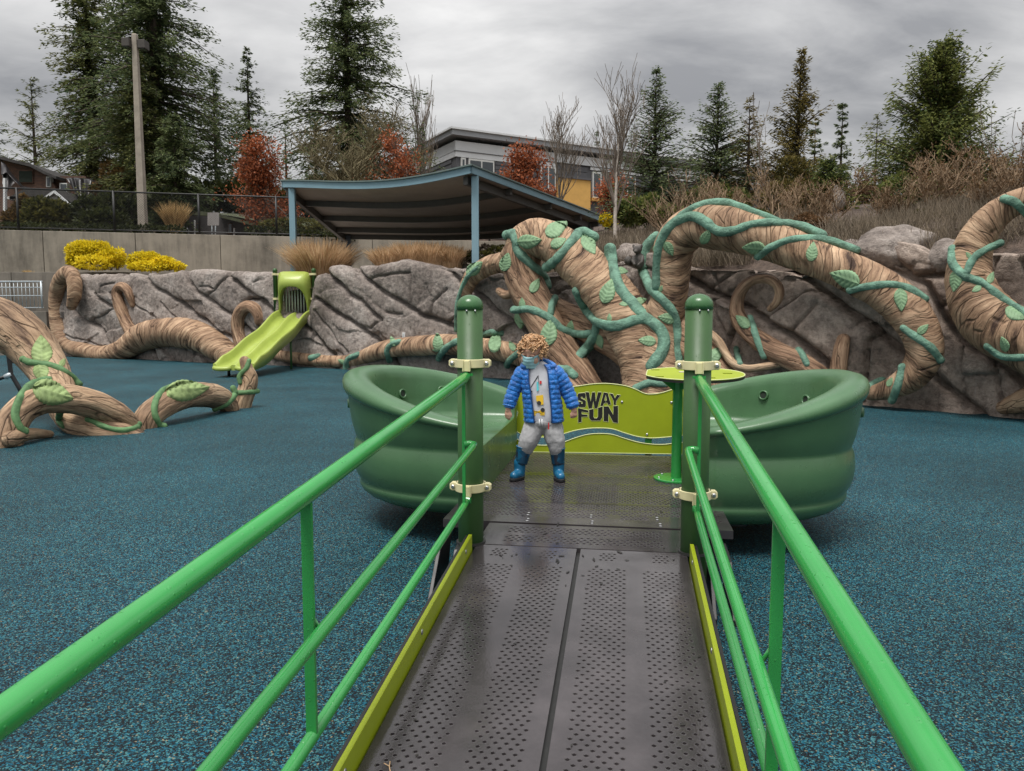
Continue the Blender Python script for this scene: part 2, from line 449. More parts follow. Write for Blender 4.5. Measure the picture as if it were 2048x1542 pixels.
def m_wood(name, pale, mid, dark, kk1, kk2, kk3):
    """carved concrete bark: streaks follow the stored tube coordinates"""
    m, nt, b = newmat(name); K = nt.links.new
    at = nn(nt, 'ShaderNodeAttribute', attribute_name='tube')
    tc = nn(nt, 'ShaderNodeTexCoord')
    wn = nn(nt, 'ShaderNodeTexNoise', Scale=1.6, Detail=3); K(tc.outputs['Object'], wn.inputs[0])
    wa = nn(nt, 'ShaderNodeMixRGB', blend_type='ADD'); wa.inputs[0].default_value = 0.22
    K(at.outputs['Vector'], wa.inputs[1]); K(wn.outputs['Color'], wa.inputs[2])
    mp = nn(nt, 'ShaderNodeMapping'); mp.inputs['Scale'].default_value = kk1; K(wa.outputs[0], mp.inputs[0])
    n1 = nn(nt, 'ShaderNodeTexNoise', Scale=1.5, Detail=7, Roughness=0.68); K(mp.outputs[0], n1.inputs[0])
    n2 = nn(nt, 'ShaderNodeTexNoise', Scale=1.0, Detail=5, Roughness=0.6); K(tc.outputs['Object'], n2.inputs[0])
    mp2 = nn(nt, 'ShaderNodeMapping'); mp2.inputs['Scale'].default_value = kk2; K(wa.outputs[0], mp2.inputs[0])
    n3 = nn(nt, 'ShaderNodeTexNoise', Scale=1.0, Detail=4, Roughness=0.6); K(mp2.outputs[0], n3.inputs[0])
    r1 = ramp(nt, [(0.33, dark), (0.47, mid), (0.62, pale)]); K(n1.outputs['Fac'], r1.inputs[0])
    r2 = ramp(nt, [(0.35, (0.62, 0.58, 0.55)), (0.62, (1.08, 1.06, 1.02))]); K(n2.outputs['Fac'], r2.inputs[0])
    r3 = ramp(nt, [(0.37, (0.28, 0.22, 0.18)), (0.47, (1, 1, 1))]); K(n3.outputs['Fac'], r3.inputs[0])
    mu = nn(nt, 'ShaderNodeMixRGB', blend_type='MULTIPLY'); mu.inputs[0].default_value = 0.85
    K(r1.outputs[0], mu.inputs[1]); K(r2.outputs[0], mu.inputs[2])
    mu2 = nn(nt, 'ShaderNodeMixRGB', blend_type='MULTIPLY'); mu2.inputs[0].default_value = 0.45
    K(mu.outputs[0], mu2.inputs[1]); K(r3.outputs[0], mu2.inputs[2])
    # bold carved splits: edges of long cells, stained dark by the sculptor
    mp4 = nn(nt, 'ShaderNodeMapping'); mp4.inputs['Scale'].default_value = kk3; K(wa.outputs[0], mp4.inputs[0])
    ve = nn(nt, 'ShaderNodeTexVoronoi', feature='DISTANCE_TO_EDGE', Scale=1.0); K(mp4.outputs[0], ve.inputs[0])
    re_ = ramp(nt, [(0.006, (0.16, 0.12, 0.10)), (0.038, (1, 1, 1))]); K(ve.outputs['Distance'], re_.inputs[0])
    mu4 = nn(nt, 'ShaderNodeMixRGB', blend_type='MULTIPLY'); mk = nn(nt, 'ShaderNodeTexNoise', Scale=1.7, Detail=3); K(tc.outputs['Object'], mk.inputs[0])
    mkr = ramp(nt, [(0.46, (0.12, 0.12, 0.12)), (0.62, (0.75, 0.75, 0.75))]); K(mk.outputs['Fac'], mkr.inputs[0]); K(mkr.outputs[0], mu4.inputs[0])
    K(mu2.outputs[0], mu4.inputs[1]); K(re_.outputs[0], mu4.inputs[2])
    K(mu4.outputs[0], b.inputs['Base Color'])
    b.inputs['Roughness'].default_value = 0.7
    b.inputs['Specular IOR Level'].default_value = 0.3
    mm = nn(nt, 'ShaderNodeMath', operation='ADD'); K(n1.outputs['Fac'], mm.inputs[0])
    m5 = nn(nt, 'ShaderNodeMath', operation='MULTIPLY'); m5.inputs[1].default_value = 0.5; K(n3.outputs['Fac'], m5.inputs[0]); K(m5.outputs[0], mm.inputs[1])
    m6 = nn(nt, 'ShaderNodeMath', operation='MULTIPLY_ADD'); m6.inputs[1].default_value = 0.35; K(re_.outputs[0], m6.inputs[0]); K(mm.outputs[0], m6.inputs[2])
    bump(nt, b, m6.outputs[0], 0.9, 0.06)
    return m
M['wood'] = m_wood('carved tan bark', (0.58, 0.41, 0.275), (0.38, 0.245, 0.155), (0.050, 0.027, 0.018), (0.7, 0.7, 4.2), (1.4, 1.4, 13.0), (0.8, 0.8, 7.5))
M['woodlong'] = m_wood('carved brown bark, long grain', (0.53, 0.365, 0.245), (0.33, 0.205, 0.13), (0.045, 0.025, 0.016), (3.6, 3.6, 0.5), (10.0, 10.0, 1.0), (8.0, 8.0, 0.8))
M['woodpale'] = m_wood('weathered tan bark', (0.56, 0.41, 0.275), (0.39, 0.265, 0.17), (0.10, 0.06, 0.04), (2.4, 2.4, 0.7), (12.0, 12.0, 2.2), (7.0, 7.0, 0.9))
M['vine'] = simple('painted vine green', (0.15, 0.28, 0.205), 0.65, var=0.5, vscale=5, bmp=0.9, bscale=22, bdist=0.04, spec=0.3)
M['vinepale'] = simple('weathered vine green', (0.10, 0.20, 0.085), 0.65, var=0.35, vscale=9, bmp=0.6, bscale=28, bdist=0.015, spec=0.3)
M['leaf'] = simple('painted leaf green', (0.20, 0.32, 0.18), 0.6, var=0.25, vscale=8, bmp=0.2, bscale=60, spec=0.35)
M['leafpale'] = simple('weathered leaf green', (0.24, 0.32, 0.13), 0.65, var=0.3, vscale=8, bmp=0.2, bscale=60, spec=0.3)

def m_concrete(name, col, streak=0.62):
    m, nt, b = newmat(name); K = nt.links.new
    tc = nn(nt, 'ShaderNodeTexCoord')
    n1 = nn(nt, 'ShaderNodeTexNoise', Scale=0.8, Detail=8, Roughness=0.65); K(tc.outputs['Object'], n1.inputs[0])
    mp = nn(nt, 'ShaderNodeMapping'); mp.inputs['Scale'].default_value = (2.6, 2.6, 0.3); K(tc.outputs['Object'], mp.inputs[0])
    n2 = nn(nt, 'ShaderNodeTexNoise', Scale=1.0, Detail=8, Roughness=0.72); K(mp.outputs[0], n2.inputs[0])
    n3 = nn(nt, 'ShaderNodeTexVoronoi', Scale=1.9); K(tc.outputs['Object'], n3.inputs[0])
    c0 = tuple(c * (1 - streak) for c in col); c1 = tuple(c * (1 + streak * 0.55) for c in col)
    r1 = ramp(nt, [(0.32, c0), (0.52, col), (0.68, c1)])
    mx = nn(nt, 'ShaderNodeMixRGB'); mx.inputs[0].default_value = 0.5; K(n1.outputs['Fac'], mx.inputs[1]); K(n2.outputs['Fac'], mx.inputs[2])
    K(mx.outputs[0], r1.inputs[0])
    rp = ramp(nt, [(0.0, (0.25, 0.24, 0.22)), (0.028, (1, 1, 1))]); K(n3.outputs['Distance'], rp.inputs[0])
    mu = nn(nt, 'ShaderNodeMixRGB', blend_type='MULTIPLY'); mu.inputs[0].default_value = 0.8
    K(r1.outputs[0], mu.inputs[1]); K(rp.outputs[0], mu.inputs[2]); K(mu.outputs[0], b.inputs['Base Color'])
    b.inputs['Roughness'].default_value = 0.88
    n4 = nn(nt, 'ShaderNodeTexNoise', Scale=14, Detail=6); K(tc.outputs['Object'], n4.inputs[0]); bump(nt, b, n4.outputs['Fac'], 0.3, 0.02)
    return m
M['concrete'] = m_concrete('stained concrete', (0.27, 0.238, 0.19))
M['concretelow'] = m_concrete('damp concrete', (0.17, 0.15, 0.125))

def m_plate():
    m, nt, b = newmat('wet dark plate coating'); K = nt.links.new
    tc = nn(nt, 'ShaderNodeTexCoord')
    n1 = nn(nt, 'ShaderNodeTexNoise', Scale=2.4, Detail=8, Roughness=0.65); K(tc.outputs['Object'], n1.inputs[0])
    r1 = ramp(nt, [(0.3, (0.022, 0.019, 0.020)), (0.55, (0.046, 0.040, 0.042)), (0.75, (0.078, 0.068, 0.071))]); K(n1.outputs['Fac'], r1.inputs[0])
    n2 = nn(nt, 'ShaderNodeTexNoise', Scale=38, Detail=6, Roughness=0.75); K(tc.outputs['Object'], n2.inputs[0])
    sp = ramp(nt, [(0.70, (0, 0, 0)), (0.76, (0.5, 0.5, 0.5))]); K(n2.outputs['Fac'], sp.inputs[0])
    mx = nn(nt, 'ShaderNodeMixRGB'); mx.inputs[2].default_value = (0.22, 0.20, 0.17, 1); K(sp.outputs[0], mx.inputs[0]); K(r1.outputs[0], mx.inputs[1])
    K(mx.outputs[0], b.inputs['Base Color'])
    n3 = nn(nt, 'ShaderNodeTexNoise', Scale=3.1, Detail=6, Roughness=0.6, Distortion=0.6); K(tc.outputs['Object'], n3.inputs[0])
    rr = ramp(nt, [(0.38, (0.05, 0.05, 0.05)), (0.50, (0.15, 0.15, 0.15)), (0.70, (0.30, 0.30, 0.30))]); K(n3.outputs['Fac'], rr.inputs[0])
    K(rr.outputs[0], b.inputs['Roughness'])
    b.inputs['Specular IOR Level'].default_value = 0.7
    n4 = nn(nt, 'ShaderNodeTexNoise', Scale=110, Detail=4); K(tc.outputs['Object'], n4.inputs[0]); bump(nt, b, n4.outputs['Fac'], 0.12, 0.003)
    return m
M['plate'] = m_plate()

def m_foliage(name, dark, lite, rough=0.65, scale=1.2):
    m, nt, b = newmat(name); K = nt.links.new
    tc = nn(nt, 'ShaderNodeTexCoord')
    ge = nn(nt, 'ShaderNodeNewGeometry')
    n1 = nn(nt, 'ShaderNodeTexNoise', Scale=scale, Detail=4, Roughness=0.6); K(tc.outputs['Object'], n1.inputs[0])
    ad = nn(nt, 'ShaderNodeMath', operation='MULTIPLY_ADD'); ad.inputs[1].default_value = 0.45; ad.inputs[2].default_value = -0.22
    K(ge.outputs['Random Per Island'], ad.inputs[0])
    a2 = nn(nt, 'ShaderNodeMath', operation='ADD'); K(ad.outputs[0], a2.inputs[0]); K(n1.outputs['Fac'], a2.inputs[1])
    r1 = ramp(nt, [(0.28, dark), (0.72, lite)]); K(a2.outputs[0], r1.inputs[0])
    K(r1.outputs[0], b.inputs['Base Color'])
    b.inputs['Roughness'].default_value = rough
    b.inputs['Specular IOR Level'].default_value = 0.25
    tl = nn(nt, 'ShaderNodeBsdfTranslucent'); K(r1.outputs[0], tl.inputs[0])
    ms = nn(nt, 'ShaderNodeMixShader'); ms.inputs[0].default_value = 0.38
    K(b.outputs[0], ms.inputs[1]); K(tl.outputs[0], ms.inputs[2]); K(ms.outputs[0], nt.nodes['Material Output'].inputs[0])
    return m
M['fir'] = m_foliage('dark fir needles', (0.038, 0.064, 0.032), (0.185, 0.22, 0.09), scale=0.5)
M['firolive'] = m_foliage('olive fir needles', (0.042, 0.062, 0.024), (0.21, 0.215, 0.075), scale=0.5)
M['spruce'] = m_foliage('young spruce needles', (0.038, 0.070, 0.036), (0.19, 0.225, 0.10), scale=1)
M['cedar'] = m_foliage('cedar sprays', (0.042, 0.072, 0.024), (0.22, 0.235, 0.065), scale=1)
M['cedarbrown'] = m_foliage('bronzed cedar sprays', (0.044, 0.046, 0.016), (0.23, 0.18, 0.052), scale=0.9)
M['redleaf'] = m_foliage('dry red oak leaves', (0.16, 0.045, 0.018), (0.48, 0.16, 0.07), scale=1)
M['yellowleaf'] = m_foliage('yellow shrub leaves', (0.50, 0.40, 0.010), (0.95, 0.78, 0.045), scale=2.2)
M['drygrass'] = m_foliage('dry straw blades', (0.42, 0.27, 0.14), (0.78, 0.57, 0.36), scale=2)
M['strawtall'] = m_foliage('dry reed blades', (0.30, 0.20, 0.085), (0.66, 0.46, 0.22), scale=2)
M['heather'] = m_foliage('grey brown heather', (0.095, 0.078, 0.056), (0.32, 0.26, 0.19), scale=1.2)
M['hedge'] = m_foliage('dark hedge leaves', (0.010, 0.016, 0.006), (0.06, 0.07, 0.020), scale=1.3)
M['olivehedge'] = m_foliage('olive hedge leaves', (0.03, 0.035, 0.010), (0.14, 0.13, 0.03), scale=1.1)
M['brownhedge'] = m_foliage('rusty hedge leaves', (0.05, 0.035, 0.015), (0.20, 0.12, 0.04), scale=1.1)
M['brownleaf'] = m_foliage('withered brown leaves', (0.07, 0.042, 0.02), (0.24, 0.14, 0.07), scale=2)
# ================================================================== the lie of the land
W = [(-17.6, 28.85), (-16.3, 27.9), (-10.0, 24.3), (-4.5, 20.9), (0.86, 16.7), (3.6, 14.1), (5.84, 11.9), (7.2, 10.57), (11.5, 6.6)]
SPI = np.array(catmull(W, 40))
_seg = np.linalg.norm(np.diff(SPI, axis=0), axis=1)
SPS = np.concatenate([[0], np.cumsum(_seg)])
WL = SPS[-1]
def spine(s):
    return np.array([np.interp(s, SPS, SPI[:, 0]), np.interp(s, SPS, SPI[:, 1])])
def spn(s):
    a = spine(s - 0.3) if s > 0.3 else spine(0); b = spine(min(WL, s + 0.3))
    t = (b - a) / np.linalg.norm(b - a)
    return np.array([t[1], -t[0]])
SPN = np.array([spn(s) for s in SPS])
def wall_hit(px, py, off=0.0):
    d = ray(px, py)
    Q = SPI + SPN * off
    A = Q[:-1]; B = Q[1:]; E = B - A
    den = d.x * (-E[:, 1]) + d.y * E[:, 0]
    t = (A[:, 0] * (-E[:, 1]) + A[:, 1] * E[:, 0]) / den
    u = (d.x * A[:, 1] - d.y * A[:, 0]) / den
    u = -u if False else u
    # solve d*t = A + E*u
    bad = np.abs(u - 0.5)
    ok = (t > 0)
    bad[~ok] = 1e9
    i = int(np.argmin(bad))
    p = CAMP + d * float(t[i])
    s = float(SPS[i] + u[i] * _seg[i])
    return p, s, p.z
def behind(x, y):
    """signed distance behind the rock wall line"""
    dx = SPI[:, 0] - x; dy = SPI[:, 1] - y
    i = int(np.argmin(dx * dx + dy * dy))
    return -((x - SPI[i, 0]) * SPN[i, 0] + (y - SPI[i, 1]) * SPN[i, 1])
CW0, CW1 = np.array([-24.5, 31.3]), np.array([2.2, 37.4])     # front line of the concrete retaining wall
_cd = (CW1 - CW0) / np.linalg.norm(CW1 - CW0)
_cn = np.array([-_cd[1], _cd[0]])
def tz(x, y):
    d = behind(x, y)
    wr = float(smoothstep(-3.0, 4.0, x))
    hill = 2.75 + min(max(d - 0.6, 0), 15) * 0.185
    terr = 2.75 + 0.25 * float(smoothstep(4, 12, d))
    c = (x - CW0[0]) * _cn[0] + (y - CW0[1]) * _cn[1]
    st = float(smoothstep(0.45, 1.0, c))
    left = terr + (5.05 - terr) * st
    z = left * (1 - wr) + hill * wr
    z = z + (max(hill, left) - z) * st * 0.6
    return z + 0.10 * noise.noise(Vector((x * 0.5, y * 0.5, 0)))

# ground sheet to the horizon
mb = MB(); mb.add([(-900, -900, -0.02), (900, -900, -0.02), (900, 900, -0.02), (-900, 900, -0.02)], [(0, 1, 2, 3)])
tag(mb.build('ground', M['grass']), kind='structure')
# the rubber play surface, a slightly uneven sheet
gx = np.linspace(-32, 22, 109); gy = np.linspace(-8, 34, 85)
V = []; FQ = []
for j, y in enumerate(gy):
    for i, x in enumerate(gx):
        V.append((x, y, 0.012 * noise.noise(Vector((x * 0.35, y * 0.35, 3)))))
nx = len(gx)
for j in range(len(gy) - 1):
    for i in range(nx - 1):
        FQ.append((j*nx+i, j*nx+i+1, (j+1)*nx+i+1, (j+1)*nx+i))
tag(link('rubber_surface', mesh_np('rubber_surface', V, FQ, True), M['rubber']), kind='structure')
# planted terrace and hillside behind the rock wall
hx = np.arange(-60, 61, 0.8); hy = np.concatenate([np.arange(4, 48, 0.7), np.arange(48, 200, 4.0)])
Z = np.zeros((len(hy), len(hx))); K_ = np.zeros((len(hy), len(hx)), bool)
for j, y in enumerate(hy):
    for i, x in enumerate(hx):
        d = behind(x, y)
        K_[j, i] = d > 1.3 and not (x < -17.9 and y < 31.0 + (x + 18) * 0.2)
        if K_[j, i]: Z[j, i] = tz(x, y)
V = []; FQ = []; idx = -np.ones(Z.shape, int)
for j in range(len(hy)):
    for i in range(len(hx)):
        if K_[j, i]:
            idx[j, i] = len(V); V.append((hx[i], hy[j], Z[j, i]))
for j in range(len(hy) - 1):
    for i in range(len(hx) - 1):
        q = (idx[j, i], idx[j, i+1], idx[j+1, i+1], idx[j+1, i])
        if min(q) >= 0: FQ.append(tuple(int(a) for a in q))
_sv = np.linspace(0, WL, 160); _dv = np.linspace(0.3, 3.6, 10); b0 = len(V)
for s_ in _sv:
    c = spine(s_); n = spn(s_)
    for d_ in _dv:
        x, y = c[0] - n[0] * d_, c[1] - n[1] * d_
        V.append((x, y, tz(x, y) - 0.03 - 0.45 * float(1 - smoothstep(0.3, 1.5, d_))))
for i in range(159):
    for j in range(9):
        FQ.append((b0+i*10+j, b0+i*10+j+1, b0+(i+1)*10+j+1, b0+(i+1)*10+j))
tag(link('hillside', mesh_np('hillside', V, FQ, True), M['soil']), kind='structure')

# ================================================================== sculpted rock wall
TOPPX = [(100, 556), (115, 552), (150, 549), (240, 547), (300, 545), (360, 541), (420, 538), (480, 540), (530, 546), (548, 549),
         (636, 546), (650, 536), (668, 533), (685, 543), (700, 532), (712, 528), (770, 524), (830, 522), (880, 524), (905, 527), (960, 530),
         (1040, 530), (1100, 520), (1180, 506), (1240, 497), (1262, 486), (1290, 489), (1310, 500), (1380, 512), (1450, 518), (1500, 519), (1545, 514), (1600, 522),
         (1660, 500), (1690, 478), (1715, 466), (1740, 458), (1780, 454), (1815, 462), (1850, 478), (1875, 486), (1900, 482), (1960, 480), (2010, 476), (2048, 478), (2100, 476)]
_tp = sorted([(wall_hit(px, py, 0.12)[1], wall_hit(px, py, 0.12)[2]) for px, py in TOPPX])
_ts = np.array([a for a, b in _tp]); _th = np.array([b for a, b in _tp])
NOTCH = (wall_hit(563, 640)[1], wall_hit(626, 640)[1])
def top_h(s):
    h = float(np.interp(s, _ts, _th))
    n = float(smoothstep(NOTCH[0] - 0.12, NOTCH[0] + 0.12, s) * (1 - smoothstep(NOTCH[1] - 0.12, NOTCH[1] + 0.12, s)))
    return h * (1 - n) + 1.45 * n
def zc(z, o, pts):
    return [(o[0] + x / z, o[1] + y / z) for x, y in pts]
A4 = (2.844, (0, 520)); A5 = (2.768, (620, 440)); A6 = (2.667, (1280, 380))
CR = []   # (polyline px, major)
for pts, mj in [
    ([(780, 60), (820, 110), (870, 160), (1000, 230), (1110, 310), (1200, 370), (1290, 430), (1380, 520), (1450, 640)], 1),
    ([(1030, 40), (1040, 70), (1060, 120), (1150, 200), (1230, 270), (1310, 320), (1400, 380), (1500, 450), (1620, 560), (1700, 640)], 1),
    ([(1270, 50), (1280, 90), (1380, 160), (1480, 220), (1570, 290)], 1),
    ([(480, 50), (490, 80), (500, 170), (560, 220), (640, 270), (700, 340), (760, 420), (900, 520), (960, 640)], 1),
    ([(420, 280), (480, 350), (560, 400), (640, 500), (700, 640)], 1),
    ([(640, 270), (600, 300), (480, 350)], 0),
    ([(640, 370), (650, 520)], 0), ([(1330, 320), (1345, 270), (1400, 220), (1480, 220)], 1),
    ([(750, 240), (830, 290), (900, 350), (1000, 400), (1130, 560), (1150, 640)], 0),
    ([(380, 420), (520, 470), (640, 500)], 0),
    ([(1150, 200), (1215, 170), (1260, 110), (1290, 50)], 0), ([(1215, 170), (1180, 150), (1140, 150)], 0),
    ([(1440, 130), (1500, 110), (1560, 90)], 0), ([(560, 220), (570, 150), (640, 130)], 0),
    ([(900, 240), (950, 300), (1000, 330)], 0), ([(1420, 330), (1480, 400), (1500, 450)], 0)]:
    CR.append((zc(*A4, pts), mj))
for pts, mj in [
    ([(200, 200), (230, 250), (300, 330), (380, 390), (500, 460), (640, 540), (720, 570), (810, 605), (950, 660), (1100, 800), (1150, 900)], 1),
    ([(60, 250), (80, 290), (140, 340), (210, 410), (270, 440), (330, 510), (380, 550)], 1),
    ([(20, 430), (50, 450), (130, 510), (250, 580), (350, 650), (420, 710), (500, 850)], 1),
    ([(540, 270), (540, 460)], 0), ([(690, 190), (720, 245), (760, 300), (820, 370), (960, 450), (1030, 520), (1100, 570), (1160, 610), (1300, 700)], 1),
    ([(-60, 560), (0, 620), (60, 680), (140, 750), (180, 860)], 1), ([(30, 500), (60, 560), (130, 640), (220, 730), (260, 860)], 0),
    ([(730, 380), (660, 450), (640, 540)], 0), ([(300, 330), (400, 310), (540, 290)], 0), ([(820, 480), (760, 550), (720, 570)], 0),
    ([(1330, 400), (1420, 370)], 0), ([(410, 510), (490, 520)], 0), ([(960, 620), (900, 700), (880, 860)], 0),
    ([(380, 550), (330, 600), (250, 580)], 0), ([(1690, 210), (1740, 260), (1850, 270)], 0)]:
    CR.append((zc(*A5, pts), mj))
for pts, mj in [
    ([(180, 450), (250, 490), (380, 560), (520, 620), (650, 690), (780, 760), (900, 850), (980, 920), (1100, 1040), (1150, 1130)], 1),
    ([(700, 330), (740, 390), (860, 470), (960, 550), (1080, 640), (1200, 710), (1330, 820), (1420, 900), (1550, 1010), (1700, 1120), (1820, 1210)], 1),
    ([(1240, 380), (1320, 420), (1420, 460), (1500, 500), (1600, 700), (1680, 780), (1850, 880), (2048, 1040), (2150, 1120)], 1),
    ([(1620, 740), (1700, 840), (1700, 980), (1720, 1180)], 0), ([(300, 540), (360, 500), (450, 440), (560, 380)], 0),
    ([(480, 620), (470, 720), (450, 790), (380, 1000)], 0), ([(930, 600), (860, 690), (790, 760)], 0),
    ([(1260, 760), (1200, 800), (1190, 920), (1150, 1130)], 0), ([(1060, 200), (1160, 250), (1280, 320), (1400, 430), (1420, 460)], 1),
    ([(1560, 230), (1580, 280), (1610, 350), (1620, 440), (1500, 450), (1420, 460)], 1),
    ([(1560, 620), (1660, 590), (1670, 650), (1620, 690)], 0), ([(1970, 240), (2000, 280), (2040, 370), (2060, 470), (2150, 560)], 1),
    ([(1880, 360), (1850, 440)], 0), ([(320, 370), (380, 560), (370, 640), (450, 790)], 0), ([(1720, 990), (1880, 985)], 0),
    ([(1850, 880), (1900, 1000), (1960, 1200)], 0), ([(1080, 640), (1160, 700), (1140, 720)], 0), ([(650, 690), (760, 620), (860, 540), (960, 550)], 0),
    ([(1900, 560), (2000, 640), (2150, 700)], 0)]:
    CR.append((zc(*A6, pts), mj))
segA = []; segB = []; segM = []
for pl, mj in CR:
    q = []
    for px, py in pl:
        p, s, h = wall_hit(px, py, 0.08)
        q.append((s, h))
    # ragged: subdivide with jitter
    rr = random.Random(len(segA))
    fine = [q[0]]
    for a, b in zip(q[:-1], q[1:]):
        n = max(1, int(math.dist(a, b) / 0.22))
        for k in range(1, n + 1):
            t = k / n
            j = 0.045 if k < n else 0
            fine.append((a[0] + (b[0]-a[0]) * t + rr.uniform(-j, j), a[1] + (b[1]-a[1]) * t + rr.uniform(-j, j)))
    for a, b in zip(fine[:-1], fine[1:]):
        segA.append(a); segB.append(b); segM.append(mj)
segA = np.array(segA); segB = np.array(segB); segM = np.array(segM)

ns = int(WL / 0.034); NF = 92; NR = 6; NB = 10
ss = np.linspace(0, WL, ns)
nrow = NF + NR + NB
BP = np.zeros((ns, nrow, 3)); BN = np.zeros((ns, nrow, 3)); TT = np.zeros((ns, nrow))
rr_ = 0.22
for i, s in enumerate(ss):
    c = spine(s); n = spn(s); tp = top_h(s)
    for j in range(nrow):
        if j < NF:
            h = -0.06 + (tp - rr_ + 0.06) * j / (NF - 1)
            p = (c[0], c[1], h); d = (n[0], n[1], 0.0); t = h
        elif j < NF + NR:
            a = (j - NF + 1) / NR * PI / 2
            o = -rr_ * (1 - math.cos(a))
            p = (c[0] + n[0] * o, c[1] + n[1] * o, tp - rr_ + rr_ * math.sin(a))
            d = (n[0] * math.cos(a), n[1] * math.cos(a), math.sin(a)); t = tp - rr_ + rr_ * a
        else:
            k = (j - NF - NR + 1)
            o = -rr_ - k * 0.14
            p = (c[0] + n[0] * o, c[1] + n[1] * o, tp - 0.02 * k); d = (0, 0, 1); t = tp - rr_ + rr_ * PI / 2 + k * 0.14
        BP[i, j] = p; BN[i, j] = d; TT[i, j] = t
SSg = np.repeat(ss[:, None], nrow, 1)
P2 = np.stack([SSg, TT], -1).reshape(-1, 2)
dmaj = np.full(len(P2), 9.0); dmin = np.full(len(P2), 9.0)
for a, b, mj in zip(segA, segB, segM):
    lo = min(a[0], b[0]) - 0.5; hi = max(a[0], b[0]) + 0.5
    i0 = max(0, int(lo / WL * (ns - 1))); i1 = min(ns, int(hi / WL * (ns - 1)) + 2)
    if i1 <= i0: continue
    sl = slice(i0 * nrow, i1 * nrow)
    e = b - a; q = P2[sl] - a
    t = np.clip((q @ e) / max(1e-9, e @ e), 0, 1)
    dd = np.linalg.norm(q - t[:, None] * e, axis=1)
    if mj: dmaj[sl] = np.minimum(dmaj[sl], dd)
    else: dmin[sl] = np.minimum(dmin[sl], dd)
dmaj = dmaj.reshape(ns, nrow); dmin = dmin.reshape(ns, nrow)
dall = np.minimum(dmaj, dmin)
core = dall < 0.028
lab = -np.ones((ns, nrow), int)
comps = 0; sizes = []
for i0 in range(ns):
    for j0 in range(nrow):
        if core[i0, j0] or lab[i0, j0] >= 0: continue
        st = [(i0, j0)]; lab[i0, j0] = comps; cnt = 0
        while st:
            i, j = st.pop(); cnt += 1
            for di, dj in ((1, 0), (-1, 0), (0, 1), (0, -1)):
                a, b = i + di, j + dj
                if 0 <= a < ns and 0 <= b < nrow and lab[a, b] < 0 and not core[a, b]:
                    lab[a, b] = comps; st.append((a, b))
        sizes.append(cnt); comps += 1
sizes = np.array(sizes)
small = np.where(sizes < 110)[0]
lab[np.isin(lab, small)] = -1
for it in range(400):
    if (lab >= 0).all(): break
    for ax, sh in ((0, 1), (0, -1), (1, 1), (1, -1)):
        r2 = np.roll(lab, sh, axis=ax)
        if ax == 0:
            if sh == 1: r2[0] = -1
            else: r2[-1] = -1
        else:
            if sh == 1: r2[:, 0] = -1
            else: r2[:, -1] = -1
        m_ = (lab < 0) & (r2 >= 0)
        lab[m_] = r2[m_]
rng = np.random.RandomState(5)
offs = rng.uniform(-0.055, 0.065, comps); tis = rng.uniform(-0.05, 0.05, comps); tih = rng.uniform(-0.075, 0.02, comps)
cen = {}
for l in np.unique(lab):
    mk = lab == l
    cen[l] = (SSg[mk].mean(), TT[mk].mean())
D = np.zeros((ns, nrow))
for i in range(ns):
    for j in range(nrow):
        p = Vector(BP[i, j])
        v = 0.13 * noise.fractal(p * 0.55, 1.0, 2.0, 2) + 0.022 * noise.fractal(p * 3.1, 0.7, 2.1, 4)
        qv = Vector((p.x * 0.5 + p.z * 0.4, p.y * 0.5 + p.z * 0.2, p.z * 0.75))
        qw = qv + noise.noise_vector(p * 1.3) * 0.22
        vd, vp = noise.voronoi(qw)
        v += 0.26 * (qw - vp[0]).dot(noise.noise_vector(vp[0] * 7.3)) + 0.012 * min(1.0, (vd[1] - vd[0]) * 6)
        q2 = p * 3.1 + noise.noise_vector(p * 3) * 0.2
        vd2, vp2 = noise.voronoi(q2)
        v += 0.024 * (q2 - vp2[0]).dot(noise.noise_vector(vp2[0] * 5.1))
        l = lab[i, j]; c = cen[l]
        v += offs[l] + float(np.clip(tis[l] * (SSg[i, j] - c[0]), -0.1, 0.1)) + float(np.clip(tih[l] * (TT[i, j] - c[1]), -0.12, 0.12))
        D[i, j] = v
D -= 0.22 * np.exp(-(dmaj / 0.050) ** 2) + 0.05 * np.exp(-(dmaj / 0.16) ** 2)
D -= 0.085 * np.exp(-(dmin / 0.026) ** 2)
WP = BP + BN * D[:, :, None]
WP[:, 0, 2] = -0.06
ROCK = empty('rock_wall', (SPI[200][0], SPI[200][1], 0), 0, 'long wall of sculpted grey brown rock with diagonal cracks', 'rock wall')
wall_v = WP.reshape(-1, 3); wall_f = []
byl = {}
for i in range(ns - 1):
    for j in range(nrow - 1):
        q = (i * nrow + j, (i + 1) * nrow + j, (i + 1) * nrow + j + 1, i * nrow + j + 1)
        wall_f.append(q)
        byl.setdefault(lab[i, j], []).append(q)
for l, fs in byl.items():
    u = sorted({k for q in fs for k in q}); mp_ = {k: n for n, k in enumerate(u)}
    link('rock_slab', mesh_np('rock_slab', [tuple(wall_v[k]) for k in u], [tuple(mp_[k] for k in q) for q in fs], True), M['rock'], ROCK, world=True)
WALL_BVH = BVHTree.FromPolygons([tuple(v) for v in wall_v], wall_f)

